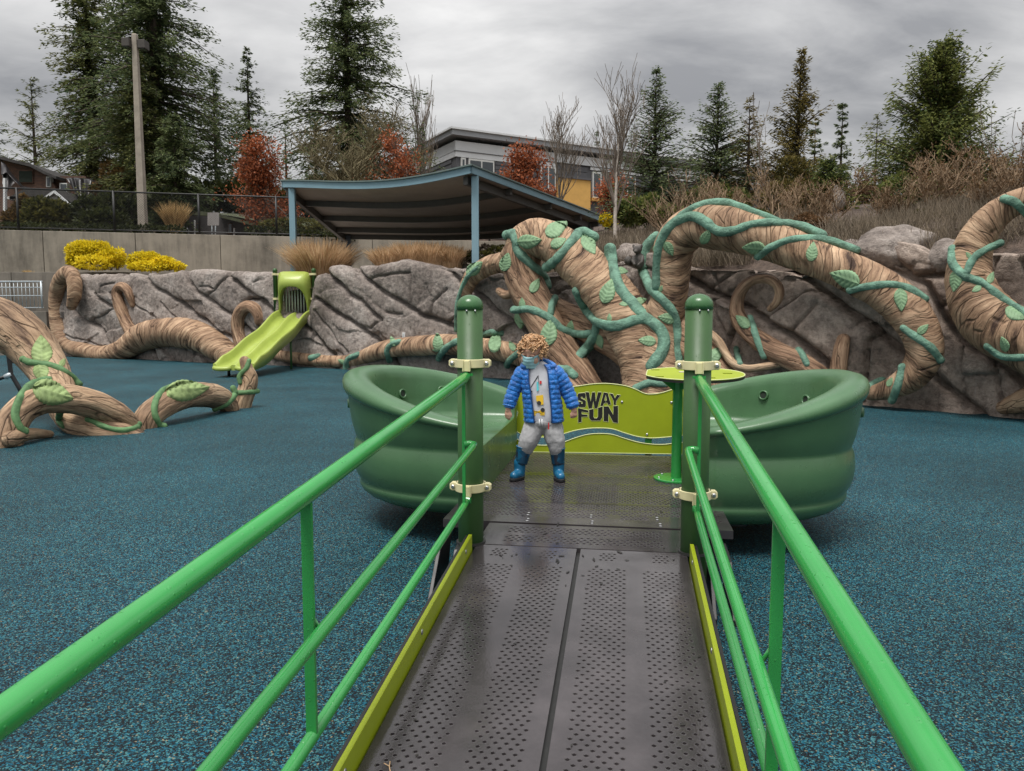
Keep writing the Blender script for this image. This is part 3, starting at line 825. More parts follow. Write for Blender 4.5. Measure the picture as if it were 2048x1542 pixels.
# ================================================================== carved roots, vines and leaves
def sweep(pts, rad, n=30, seed=0, rough=0.05, round_ends=(True, True), twist=0.5, flat=1.0):
    """tapered tube with a stored 'tube' coordinate; returns vertices, faces, coords"""
    pts = [Vector(p) for p in pts]; rad = list(rad)
    def cap(p, q, r):           # extra rings that round an end off
        d = (p - q).normalized()
        return [(p + d * r * k, r * math.sqrt(max(0.0, 1 - k * k))) for k in (0.35, 0.65, 0.88, 0.985)]
    if round_ends[0]:
        c = cap(pts[0], pts[1], rad[0]); pts = [a for a, b in c][::-1] + pts; rad = [b for a, b in c][::-1] + rad
    if round_ends[1]:
        c = cap(pts[-1], pts[-2], rad[-1]); pts = pts + [a for a, b in c]; rad = rad + [b for a, b in c]
    fr = frames(pts)
    V = []; C = []; Fc = []; ln = 0.0
    for i, (p, r, (s, u)) in enumerate(zip(pts, rad, fr)):
        if i: ln += (p - pts[i-1]).length
        for k in range(n):
            a = 2 * PI * k / n
            tw = a + ln * twist
            cu = Vector((math.cos(tw), math.sin(tw), 0))
            q = Vector((cu.x * 1.2, cu.y * 1.2, ln * 0.8 + seed * 7.3))
            d = 1 + rough * 1.6 * noise.noise(q) + rough * 0.9 * noise.noise(Vector((cu.x * 4, cu.y * 4, ln * 1.5 + seed))) \
                + rough * 0.75 * noise.noise(Vector((cu.x * 0.9, cu.y * 0.9, ln * 8 + seed)))
            V.append(p + (s * math.cos(a) + u * math.sin(a)) * (r * d))
            C.append((cu.x * r * 1.3 + seed * 3.1, cu.y * r * 1.3, ln + 0.55 * r * math.cos(a + 1 + ln * 0.8) + seed * 1.7))
    for i in range(len(pts) - 1):
        for k in range(n):
            k2 = (k + 1) % n
            Fc.append((i*n+k, i*n+k2, (i+1)*n+k2, (i+1)*n+k))
    Fc.append(tuple(reversed(range(n)))); Fc.append(tuple(range((len(pts)-1)*n, len(pts)*n)))
    return V, Fc, C
def link_sweep(name, VFC, mat, parent):
    V, Fc, C = VFC
    me = mesh_np(name, V, Fc, True)
    at = me.attributes.new('tube', 'FLOAT_VECTOR', 'POINT')
    at.data.foreach_set('vector', [c for t in C for c in t])
    return link(name, me, mat, parent, world=True)
SCULPT = []        # every carved surface, for resting vines and leaves on it
def root_on_wall(name, parent, pl, mat, k=0.45, sub=10, seed=0, rough=0.05, ends=(True, True), twist=0.5, extra=0.07):
    """pl: (px, py, radius px[, extra offset in m])"""
    P = []
    for t in pl:
        px, py, r = t[:3]; ex = t[3] if len(t) > 3 else 0.0
        p0, s, h = wall_hit(px, py, 0.1)
        rm = px2m(r, p0)
        p, s, h = wall_hit(px, py, extra + k * rm + ex)
        P.append((p.x, p.y, p.z, px2m(r, p)))
    Q = catmull(P, sub)
    pts = [Vector(q[:3]) for q in Q]; rad = [max(0.012, float(q[3])) for q in Q]
    vfc = sweep(pts, rad, seed=seed, rough=rough, round_ends=ends, twist=twist)
    SCULPT.append(vfc)
    return link_sweep(name, vfc, mat, parent)
def at_base(px, py):
    p = wall_hit(px, py, 0.3)[0]; return (p.x, p.y, 0)

t_left = empty('carved_root', at_base(300, 715), 0, 'long carved tan root hooked over the far left end of the rock wall', 'carved root', 'carved roots on the rock wall')
root_on_wall('root_limb', t_left, [(143, 612, 9, .22), (149, 590, 13, .24), (148, 562, 14, .22), (140, 545, 14, .15), (124, 556, 14, .08), (115, 580, 14), (112, 620, 13), (118, 660, 14), (138, 690, 15), (170, 702, 16), (211, 708, 17), (250, 698, 21), (285, 675, 27), (330, 664, 29), (387, 670, 30), (432, 692, 27), (465, 716, 22)], M['wood'], seed=1)
root_on_wall('root_curl', t_left, [(272, 672, 16), (257, 652, 13), (245, 625, 12), (236, 600, 11), (234, 582, 10), (243, 573, 9.5), (254, 580, 9), (261, 595, 8), (265, 610, 5)], M['woodlong'], seed=2)
t_d = empty('carved_root', at_base(480, 700), 0, 'carved root curled like a crook beside the lime slide', 'carved root', 'carved roots on the rock wall')
root_on_wall('root_limb', t_d, [(500, 712, 16), (484, 690, 14), (476, 660, 13), (477, 635, 13), (487, 618, 13), (500, 613, 12), (512, 620, 12), (519, 634, 11), (520, 644, 10)], M['woodlong'], seed=3)
t_e = empty('carved_root', at_base(800, 720), 0, 'low carved root running along the wall foot behind the left seat tub', 'carved root', 'carved roots on the rock wall')
root_on_wall('root_limb', t_e, [(540, 708, 10), (600, 717, 12), (660, 723, 12), (705, 721, 13), (760, 702, 17), (830, 692, 20), (910, 690, 21), (1000, 702, 21), (1060, 716, 22), (1110, 735, 20)], M['wood'], seed=4)
t_c = empty('carved_tree', at_base(1300, 760), 0, 'big carved tree of arching trunks wound with green vines, behind the child', 'carved tree')
root_on_wall('trunk', t_c, [(1010, 528, 20, .05), (1040, 505, 34, .10), (1052, 487, 38, .15), (1078, 477, 40, .2), (1118, 492, 42, .25), (1160, 528, 46, .25), (1198, 566, 47, .25), (1236, 612, 50, .22), (1268, 664, 56, .2), (1295, 720, 58, .2), (1312, 790, 66, .2), (1325, 860, 70, .2)], M['wood'], seed=5, sub=12, rough=0.04, ends=(True, False))
root_on_wall('trunk', t_c, [(1060, 485, 36, .12), (1047, 510, 38, .2), (1048, 556, 38, .25), (1070, 610, 37, .3), (1100, 664, 37, .32), (1135, 722, 36, .35), (1172, 790, 40, .4), (1200, 840, 44, .4)], M['woodlong'], seed=6, sub=12, rough=0.04, ends=(True, False))
root_on_wall('root_limb', t_c, [(1095, 605, 18), (1135, 632, 26), (1185, 660, 32), (1240, 688, 36), (1290, 725, 38)], M['woodlong'], seed=7)
root_on_wall('root_limb', t_c, [(1050, 535, 24, .05), (1010, 526, 21, .08), (975, 533, 19, .05), (945, 553, 17), (930, 585, 14), (924, 620, 12), (925, 655, 9), (932, 685, 6)], M['wood'], seed=8)
root_on_wall('root_knob', t_c, [(1030, 585, 8, .2), (1012, 590, 9, .18), (998, 582, 7, .15)], M['woodlong'], seed=30)
root_on_wall('trunk', t_c, [(1335, 860, 70, .2), (1318, 790, 66, .2), (1310, 715, 56, .2), (1322, 650, 42, .2), (1338, 595, 36, .2), (1345, 540, 36, .22), (1350, 490, 40, .25), (1385, 455, 42, .25), (1440, 455, 45, .22), (1512, 470, 44, .15), (1570, 492, 39, .1), (1636, 519, 36, .06), (1704, 546, 38, .06), (1767, 580, 40, .06), (1814, 622, 40, .06), (1843, 669, 37, .06), (1848, 712, 33, .06), (1824, 752, 29, .06), (1782, 777, 21, .06), (1742, 787, 14, .02)], M['wood'], seed=9, sub=12, rough=0.045, ends=(False, True))
root_on_wall('root_limb', t_c, [(1335, 640, 26), (1375, 680, 34), (1415, 725, 40), (1450, 780, 44), (1480, 840, 44)], M['woodlong'], seed=10)
t_h = empty('carved_root', at_base(1560, 750), 0, 'carved root ending in a wide spiral above the right seat tub', 'carved root', 'carved roots on the rock wall')
root_on_wall('root_limb', t_h, [(1540, 618, 6), (1553, 604, 8), (1559, 584, 9), (1551, 566, 9.5), (1530, 557, 10), (1506, 560, 10), (1486, 576, 11), (1474, 604, 13), (1478, 638, 16), (1505, 671, 18), (1550, 702, 22), (1605, 730, 23), (1660, 770, 22)], M['woodlong'], seed=11)
t_i = empty('carved_root', at_base(1680, 740), 0, 'short carved root stump standing up behind the right seat tub', 'carved root', 'carved roots on the rock wall')
root_on_wall('root_limb', t_i, [(1687, 680, 13), (1683, 700, 15), (1679, 725, 16), (1672, 770, 18)], M['woodlong'], seed=12)
t_l = empty('carved_root', at_base(1470, 740), 0, 'thin grey snaking root beside the right green post', 'carved root', 'carved roots on the rock wall')
root_on_wall('root_limb', t_l, [(1418, 664, 7, .3), (1438, 683, 8, .32), (1452, 708, 8, .34), (1468, 728, 8, .36), (1495, 737, 8, .3), (1530, 733, 8, .2), (1560, 728, 7, .1)], M['woodpale'], seed=13)
t_j = empty('carved_tree', at_base(1990, 800), 0, 'thick carved trunk arching over the wall at the right edge', 'carved tree')
root_on_wall('trunk', t_j, [(2230, 520, 24, .05), (2180, 440, 25, .15), (2120, 402, 26, .15), (2070, 396, 26, .15), (2025, 408, 26, .15), (1985, 436, 30, .15), (1952, 482, 35, .15), (1940, 530, 38, .15), (1943, 578, 44, .15), (1965, 624, 52, .15), (2005, 660, 56, .15), (2060, 690, 58, .15), (2140, 735, 60, .15), (2230, 820, 62, .15), (2290, 950, 62, .15)], M['wood'], seed=14, sub=12)
t_k = empty('carved_root', at_base(2040, 825), 0, 'carved log lying at the wall foot at the right edge', 'carved root', 'carved roots on the rock wall')
root_on_wall('root_limb', t_k, [(2008, 815, 14), (2030, 808, 20), (2070, 800, 27), (2140, 815, 30), (2230, 900, 30)], M['woodpale'], seed=15)

# free-standing serpent root on the left, arching in and out of the play surface
t_s = empty('serpent_root', (-6.2, 9.0, 0), 0, 'weathered carved root arching in and out of the blue ground at left', 'root sculpture')
def free_root(name, parent, pl, mat, seed, sub=12, ends=(True, True), rough=0.05, twist=0.4):
    P = []
    for px, py, r, Y in pl:
        p = atY(px, py, Y); P.append((p.x, p.y, p.z, px2m(r, p)))
    Q = catmull(P, sub)
    vfc = sweep([Vector(q[:3]) for q in Q], [max(0.015, float(q[3])) for q in Q], seed=seed, rough=rough, round_ends=ends, twist=twist, n=34)
    SERP.append(vfc)
    return link_sweep(name, vfc, mat, parent)
SERP = []
free_root('root_arch', t_s, [(-120, 640, 52, 10.6), (-60, 634, 54, 10.6), (0, 650, 52, 10.5), (45, 675, 48, 10.4), (80, 715, 42, 10.3), (105, 755, 36, 10.1), (122, 795, 31, 9.8), (145, 835, 30, 9.4), (190, 858, 26, 9.15), (245, 866, 20, 9.2), (290, 880, 14, 9.3)], M['woodpale'], 20)
free_root('root_arch', t_s, [(5, 905, 34, 8.3), (14, 868, 32, 8.35), (35, 828, 29, 8.5), (75, 803, 28, 8.7), (134, 798, 29, 8.9), (190, 810, 28, 9.1), (238, 834, 26, 9.3), (270, 860, 18, 9.45), (285, 885, 14, 9.5)], M['woodpale'], 21)
free_root('root_arch', t_s, [(275, 880, 25, 9.6), (297, 835, 26, 9.75), (325, 811, 26, 10.0), (360, 795, 26, 10.4), (398, 789, 25, 10.8), (432, 793, 24, 11.2), (456, 810, 19, 11.5), (464, 840, 17, 11.6)], M['woodpale'], 22)
free_root('root_tip', t_s, [(478, 838, 18, 11.9), (484, 808, 19, 11.9), (494, 780, 18, 11.9), (500, 757, 15, 11.9), (494, 738, 12, 11.9), (489, 722, 10, 11.9)], M['woodpale'], 23)
free_root('root_toe', t_s, [(20, 878, 16, 8.2), (60, 868, 12, 8.55), (100, 868, 7, 8.9)], M['woodpale'], 24)

def bvh_of(lst, wall=False):
    V = []; Fc = []
    for v, f, c in lst:
        b = len(V); V.extend(v); Fc.extend([tuple(i + b for i in q) for q in f])
    if wall:
        b = len(V); V.extend([Vector(x) for x in wall_v]); Fc.extend([tuple(i + b for i in q) for q in wall_f])
    return BVHTree.FromPolygons(V, Fc)
B_WALL = bvh_of(SCULPT, True)
B_SERP = bvh_of(SERP)
def cast(bvh, px, py):
    d = ray(px, py).normalized()
    return bvh.ray_cast(CAMP, d)
def vine(parent, bvh, pl, r, mat, sub=8, seed=0, rmul=None, sink=-0.3):
    Q = catmull([(a, b) for a, b in pl], sub)
    D_ = []
    for q in Q:
        loc, nor, _, dist = cast(bvh, q[0], q[1])
        D_.append(dist if loc is not None else None)
    good = [d for d in D_ if d is not None]
    if not good: return
    idx = [i for i, d in enumerate(D_) if d is not None]
    D_ = np.interp(range(len(D_)), idx, [D_[i] for i in idx])
    # keep to the front surface; no sudden jumps behind it
    for _ in range(3):
        for i in range(len(D_)):
            lo = D_[max(0, i-2):i+3].min()
            D_[i] = min(D_[i], lo + 0.16)
    Ds = np.array([D_[max(0, i-2):i+3].mean() for i in range(len(D_))])
    pts = []; rad = []
    for i, q in enumerate(Q):
        d = ray(q[0], q[1]).normalized()
        p0 = CAMP + d * Ds[i]
        rm = px2m(r, p0) * (1 if rmul is None else rmul[0] + (rmul[1] - rmul[0]) * i / (len(Q) - 1))
        pts.append(p0 - d * rm * sink); rad.append(rm)
    rad = [r_ * (1 + 0.16 * noise.noise(Vector((i_ * 0.21, seed, 0)))) for i_, r_ in enumerate(rad)]
    V, Fc, C = sweep(pts, rad, n=16, seed=seed, rough=0.13)
    o = link('vine', mesh_np('vine', V, Fc, True), mat, parent, world=True)
    return o
LEAFC = [0]
def leaf(parent, bvh, px, py, Lp, ang, mat, wd=0.30):
    LEAFC[0] += 1
    rl = random.Random(LEAFC[0])
    a = R(ang); ca, sa = math.cos(a), math.sin(a)
    loc, nor, _, dist = cast(bvh, px, py)
    if loc is None: return
    if nor.dot(ray(px, py)) > 0: nor = -nor
    Lm = px2m(Lp, loc)
    nt_, nb_ = 46, 4
    bs = [-1.0, -0.8, -0.6, -0.4, -0.2, -0.07, 0.07, 0.2, 0.4, 0.6, 0.8, 1.0]
    V = []; Fc = []
    cols = [-1.02] + bs + [1.02]
    bend = rl.uniform(-0.10, 0.10)
    for i in range(nt_ + 1):
        t = i / nt_
        wv = wd * (math.sin(PI * min(1, t ** 0.72)) ** 0.85) * (1.0 - 0.10 * ((t * 9) % 1.0)) + 0.006
        for c, b in enumerate(cols):
            bb = b * wv
            al = (t - 0.5)
            bb2 = bb + bend * (0.25 - al * al)
            qx = px + (al * ca - bb2 * sa) * Lp; qy = py - (al * sa + bb2 * ca) * Lp
            d = ray(qx, qy).normalized()
            l2, n2, _, d2 = bvh.ray_cast(CAMP, d)
            den = d.dot(nor)
            dp = (loc - CAMP).dot(nor) / den if abs(den) > 0.12 else dist
            if l2 is None or abs(d2 - dp) > 0.35 * Lm:
                dd = dp
            else: dd = d2 * 0.75 + dp * 0.25
            edge = (c == 0 or c == len(cols) - 1)
            vein = 0.5 + 0.5 * math.cos(2 * PI * (t * 6.5 - abs(b) * 1.15))
            hgt = -0.07 if edge else (0.022 + 0.014 * (1 - abs(b)) + 0.034 * (1 - vein ** 6) * (1 if abs(b) < 0.95 else 0.3) * (0.2 if abs(b) < 0.1 else 1) + (0.04 if abs(b) < 0.1 else 0))
            V.append(CAMP + d * dd + nor * (hgt * Lm))
    nc = len(cols)
    for i in range(nt_):
        for c in range(nc - 1):
            Fc.append((i*nc+c, i*nc+c+1, (i+1)*nc+c+1, (i+1)*nc+c))
    link('leaf', mesh_np('leaf', V, Fc, True), mat, parent, world=True)
vm, lm, vp, lp = M['vine'], M['leaf'], M['vinepale'], M['leafpale']
for i, (pl, r) in enumerate([
    ([(1013, 470), (1026, 469), (1032, 485), (1036, 502), (1061, 530), (1086, 552), (1094, 572)], 9.5),
    ([(1093, 534), (1110, 522), (1128, 503), (1151, 474), (1165, 463), (1188, 474)], 10),
    ([(1220, 498), (1226, 537), (1238, 574), (1267, 610), (1288, 632), (1312, 650), (1327, 676), (1322, 706), (1302, 732)], 12),
    ([(1155, 582), (1174, 618), (1196, 644), (1234, 652), (1270, 642), (1296, 638)], 11),
    ([(1028, 620), (1061, 619), (1097, 635), (1126, 660), (1162, 668), (1194, 664)], 8.5),
    ([(1196, 650), (1186, 680), (1158, 714)], 11), ([(1101, 628), (1103, 610), (1110, 597)], 8),
    ([(1314, 572), (1316, 511), (1329, 470), (1353, 443), (1385, 433), (1411, 444), (1437, 462), (1467, 461), (1505, 449), (1550, 447), (1599, 453), (1644, 470)], 10),
    ([(1356, 440), (1385, 418), (1419, 407), (1460, 407), (1497, 421), (1530, 433), (1556, 443)], 8.5),
    ([(1312, 472), (1295, 490), (1287, 515), (1288, 545), (1302, 576), (1329, 603), (1347, 628), (1355, 672), (1355, 722)], 9.5),
    ([(1516, 513), (1542, 494), (1580, 480), (1625, 477), (1662, 482), (1713, 500)], 8),
    ([(1700, 580), (1730, 573), (1775, 569), (1812, 575), (1850, 598)], 8),
    ([(1808, 656), (1835, 676), (1861, 695), (1880, 720)], 8), ([(1806, 734), (1798, 766), (1784, 800)], 8), ([(1766, 760), (1740, 773), (1727, 790)], 8),
    ([(1272, 776), (1300, 766), (1330, 768)], 8), ([(1150, 752), (1135, 740), (1118, 738)], 8)]):
    vine(t_c, B_WALL, pl, r, vm, seed=40 + i)
vine(t_c, B_WALL, [(913, 660), (916, 603), (934, 556), (962, 531)], 5, vm, seed=60)
for i, pl in enumerate([[(779, 720), (775, 702), (783, 690), (799, 684)], [(692, 738), (696, 719), (718, 709)], [(877, 717), (886, 702), (900, 690), (916, 682)], [(964, 670), (985, 664), (1005, 667)], [(1014, 731), (1020, 720), (1041, 703)], [(622, 716), (636, 713)]]):
    vine(t_e, B_WALL, pl, 6.5, vm, seed=70 + i)
vine(t_h, B_WALL, [(1500, 636), (1512, 672), (1528, 712)], 7, vm, seed=80); vine(t_h, B_WALL, [(1597, 700), (1606, 712), (1614, 728)], 7, vm, seed=81)
vine(t_l, B_WALL, [(1473, 697), (1476, 715), (1479, 728)], 6, vm, seed=82)
vine(t_j, B_WALL, [(1905, 498), (1906, 526), (1929, 552), (1962, 566), (2000, 594), (2041, 622), (2070, 645)], 9, vm, seed=83)
vine(t_j, B_WALL, [(1932, 548), (1945, 520), (1970, 499), (2000, 486)], 8, vm, seed=84)
vine(t_j, B_WALL, [(1976, 692), (2007, 712), (2060, 714)], 8, vm, seed=85)
vine(t_j, B_WALL, [(2009, 398), (2034, 408), (2062, 436)], 9, vm, seed=86)
for px, py, Lp, an in [(1060, 482, 48, 5), (1012, 524, 38, 75), (1070, 571, 32, 60), (1113, 457, 50, 30), (1117, 485, 34, 25), (1178, 489, 46, -60), (1216, 582, 52, 70), (1098, 664, 56, 80),
                       (1140, 655, 28, 80), (1199, 683, 30, -70), (1281, 602, 26, 15), (1248, 607, 20, -170), (1294, 682, 36, 175), (1334, 637, 38, 170), (1338, 498, 32, -60), (1412, 473, 34, 60),
                       (1508, 496, 46, 175), (1624, 503, 40, 80), (1690, 556, 62, 160), (1801, 600, 46, -85), (1846, 658, 28, 40), (1310, 496, 14, 70), (1244, 542, 24, -10), (1219, 635, 16, 90),
                       (1040, 640, 36, -85), (1780, 764, 20, 60), (1322, 577, 14, 70), (1044, 606, 22, 90)]:
    leaf(t_c, B_WALL, px, py, Lp, an, lm)
leaf(t_c, B_WALL, 950, 536, 40, 40, lm)
for px, py, Lp, an in [(876, 684, 36, 95), (990, 682, 42, 75), (785, 682, 20, 110), (683, 723, 16, 150), (1024, 692, 22, 120), (872, 700, 14, 180)]:
    leaf(t_e, B_WALL, px, py, Lp, an, lm)
leaf(t_h, B_WALL, 1485, 643, 36, 140, lm); leaf(t_l, B_WALL, 1432, 709, 44, 45, lm)
for px, py, Lp, an in [(1937, 510, 16, 130), (1912, 562, 44, -100), (1953, 578, 22, -150), (2028, 438, 56, -150), (1982, 555, 24, 70), (2008, 688, 32, 110), (2030, 628, 44, -30)]:
    leaf(t_j, B_WALL, px, py, Lp, an, lm)
for i, (pl, r) in enumerate([
    ([(46, 718), (60, 724), (85, 727), (110, 733), (140, 750), (158, 768)], 6.5), ([(98, 760), (75, 764), (55, 775), (38, 800), (30, 830), (40, 856), (50, 862)], 7.5),
    ([(120, 826), (118, 840), (128, 852)], 6), ([(176, 838), (205, 852), (240, 860), (270, 856), (278, 848)], 6),
    ([(340, 774), (325, 782), (312, 800), (308, 825), (318, 848), (328, 852)], 6.5), ([(430, 818), (455, 806), (470, 788), (466, 776)], 6), ([(474, 786), (495, 784), (515, 782)], 5), ([(480, 765), (479, 752), (492, 738), (498, 722)], 5)]):
    vine(t_s, B_SERP, pl, r, vp, seed=90 + i)
for px, py, Lp, an, wdd in [(83, 700, 58, 92, .38), (82, 746, 40, -80, .40), (106, 786, 84, -18, .30), (20, 793, 64, 200, .30), (375, 779, 84, 3, .25), (125, 725, 18, 60, .35), (342, 790, 18, -20, .3)]:
    leaf(t_s, B_SERP, px, py, Lp, an, lp, wdd)
# ================================================================== ramp frame: u away from the camera, v to the right
YAW = math.atan(226 / F)
UV = Vector((math.sin(YAW), math.cos(YAW), 0)); VV = Vector((math.cos(YAW), -math.sin(YAW), 0))
PL = atZ(942, 1083, 0.30); PL.z = 0
OM = PL + VV * 0.55                      # midpoint between the two posts
SL = 0.0747                              # ramp slope
DK = 0.30                                # deck height
def G(u, v, z):                          # local to world
    return Vector((OM.x, OM.y, 0)) + UV * u + VV * v + Vector((0, 0, z))
def GL(u, v, z):                         # local coordinates of things whose empty sits at OM, turned with the ramp (x=v, y=u)
    return Vector((v, u, z))
RZ = -YAW
def rz_(u): return DK + min(0.0, u) * SL # height of the ramp surface

def perf(mb, u0, u1, v0, v1, cols, pu, r, zf, depth=0.007):
    """perforated strip with raised rims; rows shift by half a hole"""
    pv = (v1 - v0) / (cols + 0.5)
    nr = max(1, int(round((u1 - u0) / pu))); pu = (u1 - u0) / nr
    P = lambda u, v, z: GL(u, v, zf(u) + z)
    for k in range(nr):
        ua = u0 + k * pu; ub = ua + pu
        sh = pv * 0.5 * (k % 2)
        fill = [(v0, v0 + sh)] if k % 2 else [(v1 - pv * 0.5, v1)]
        for a, b in fill:
            mb.add([P(ua, a, 0), P(ua, b, 0), P(ub, b, 0), P(ub, a, 0)], [(0, 1, 2, 3)])
        for c in range(cols):
            va = v0 + sh + c * pv; vb = va + pv
            um, vm_ = (ua + ub) / 2, (va + vb) / 2
            sq = [(ua, va), (ua, vm_), (ua, vb), (um, vb), (ub, vb), (ub, vm_), (ub, va), (um, va)]
            vs = [P(a, b, 0) for a, b in sq]
            an = [math.atan2(b - vm_, a - um) for a, b in sq]
            for rad, z in ((r * 1.5, 0.0), (r * 1.22, 0.0009), (r, 0.0004), (r * 0.9, -depth)):
                vs += [P(um + math.cos(t) * rad, vm_ + math.sin(t) * rad, z) for t in an]
            fs = []
            for ring in range(4):
                for q in range(8):
                    q2 = (q + 1) % 8
                    fs.append((ring*8+q, ring*8+q2, ring*8+8+q2, ring*8+8+q))
            fs.append(tuple(range(32, 40)))
            mb.add(vs, fs)
def flat(mb, u0, u1, v0, v1, zf):
    n = max(1, int((u1 - u0) / 0.5))
    for k in range(n):
        a = u0 + (u1 - u0) * k / n; b = u0 + (u1 - u0) * (k + 1) / n
        mb.add([GL(a, v0, zf(a)), GL(a, v1, zf(a)), GL(b, v1, zf(b)), GL(b, v0, zf(b))], [(0, 1, 2, 3)])
def skirt(mb, u0, u1, v0, v1, zf, th):
    c = [(u0, v0), (u0, v1), (u1, v1), (u1, v0)]
    vs = [GL(a, b, zf(a)) for a, b in c] + [GL(a, b, zf(a) - th) for a, b in c]
    mb.add(vs, [(0, 1, 5, 4), (1, 2, 6, 5), (2, 3, 7, 6), (3, 0, 4, 7), (7, 6, 5, 4)])

RAMP = empty('access_ramp', (OM.x, OM.y, 0), RZ, 'dark perforated ramp with lime edge boards leading up to the glider', 'ramp')
zf = lambda u: DK + u * SL
UE = -3.85
for (va, vb, strips) in ((-0.515, -0.013, [(-0.485, -0.285), (-0.235, -0.055)]), (0.007, 0.515, [(0.045, 0.235), (0.290, 0.485)])):
    mb = MB()
    edges = [va] + [x for st in strips for x in st] + [vb]
    for i in range(0, len(edges), 2):
        flat(mb, UE, -0.03, edges[i], edges[i+1], zf)
    for (a, b) in strips:
        flat(mb, UE, UE + 0.2, a, b, zf)
        perf(mb, UE + 0.2, -0.26, a, b, 5, 0.0235, 0.0062, zf)
        flat(mb, -0.26, -0.17, a, b, zf)
        m = (a + b) / 2
        flat(mb, -0.17, -0.07, a, m - 0.045, zf); flat(mb, -0.17, -0.07, m + 0.045, b, zf)
        perf(mb, -0.17, -0.07, m - 0.045, m + 0.045, 3, 0.025, 0.0062, zf)
        flat(mb, -0.07, -0.03, a, b, zf)
    skirt(mb, UE, -0.03, va, vb, zf, 0.05)
    mb.build('ramp_plate', M['plate'], RAMP)
mb = MB(); mb.add([GL(UE, -0.014, zf(UE) - 0.02), GL(UE, 0.008, zf(UE) - 0.02), GL(-0.03, 0.008, zf(-0.03) - 0.02), GL(-0.03, -0.014, zf(-0.03) - 0.02)], [(0, 1, 2, 3)])
mb.build('centre_joint', M['black'], RAMP)
# plate between the posts, in front of the moving deck
z0 = lambda u: DK
mb = MB()
flat(mb, -0.028, 0.36, -0.52, -0.40, z0); flat(mb, -0.028, 0.36, 0.42, 0.52, z0)
flat(mb, -0.028, 0.03, -0.40, 0.42, z0); flat(mb, 0.15, 0.19, -0.40, 0.42, z0); flat(mb, 0.31, 0.36, -0.40, 0.42, z0)
perf(mb, 0.03, 0.15, -0.40, 0.42, 24, 0.030, 0.0085, z0); perf(mb, 0.19, 0.31, -0.40, 0.42, 24, 0.030, 0.0085, z0)
skirt(mb, -0.028, 0.36, -0.52, 0.52, z0, 0.05)
mb.build('landing_plate', M['plate'], RAMP)
for sgn in (-1, 1):
    mb = MB(); v = sgn * 0.532
    mb.add([GL(UE, v - 0.009, zf(UE) - 0.05), GL(UE, v + 0.009, zf(UE) - 0.05), GL(UE, v + 0.009, zf(UE) + 0.075), GL(UE, v - 0.009, zf(UE) + 0.075),
            GL(-0.10, v - 0.009, zf(-0.1) - 0.05), GL(-0.10, v + 0.009, zf(-0.1) - 0.05), GL(-0.10, v + 0.009, zf(-0.1) + 0.075), GL(-0.10, v - 0.009, zf(-0.1) + 0.075)],
           [(0, 1, 2, 3), (7, 6, 5, 4), (0, 4, 5, 1), (1, 5, 6, 2), (2, 6, 7, 3), (3, 7, 4, 0)])
    mb.build('edge_board', M['lime'], RAMP, bevel=0.002)
    mb = MB(); v = sgn * 0.549
    mb.bar(GL(UE, v, zf(UE) + 0.005), GL(-0.10, v, zf(-0.1) + 0.005), 0.012, 0.130)
    mb.build('board_backing', M['black'], RAMP)
    for k in range(5):
        u = -0.25 - k * 0.78
        mb = MB(); mb.ball(GL(u, sgn * 0.5225, zf(u) + 0.045), (0.004, 0.011, 0.011), 10, 6)
        mb.build('board_bolt', M['steel'], RAMP, smooth=True)
    mb = MB()        # dark bracket that carries the ramp head, leaning out to the ground
    mb.prism([GL(0.05, sgn * 0.63, 0.24), GL(0.30, sgn * 0.63, 0.26), GL(0.18, sgn * 0.63, -0.01), GL(-0.16, sgn * 0.63, -0.01), GL(-0.16, sgn * 0.63, 0.03)], (sgn * 0.02, 0, 0))
    mb.prism([GL(0.05, sgn * 0.72, 0.24), GL(0.30, sgn * 0.72, 0.26), GL(0.18, sgn * 0.72, -0.01), GL(-0.16, sgn * 0.72, -0.01), GL(-0.16, sgn * 0.72, 0.03)], (sgn * 0.02, 0, 0))
    mb.build('head_bracket', M['blackmetal'], RAMP, bevel=0.003)

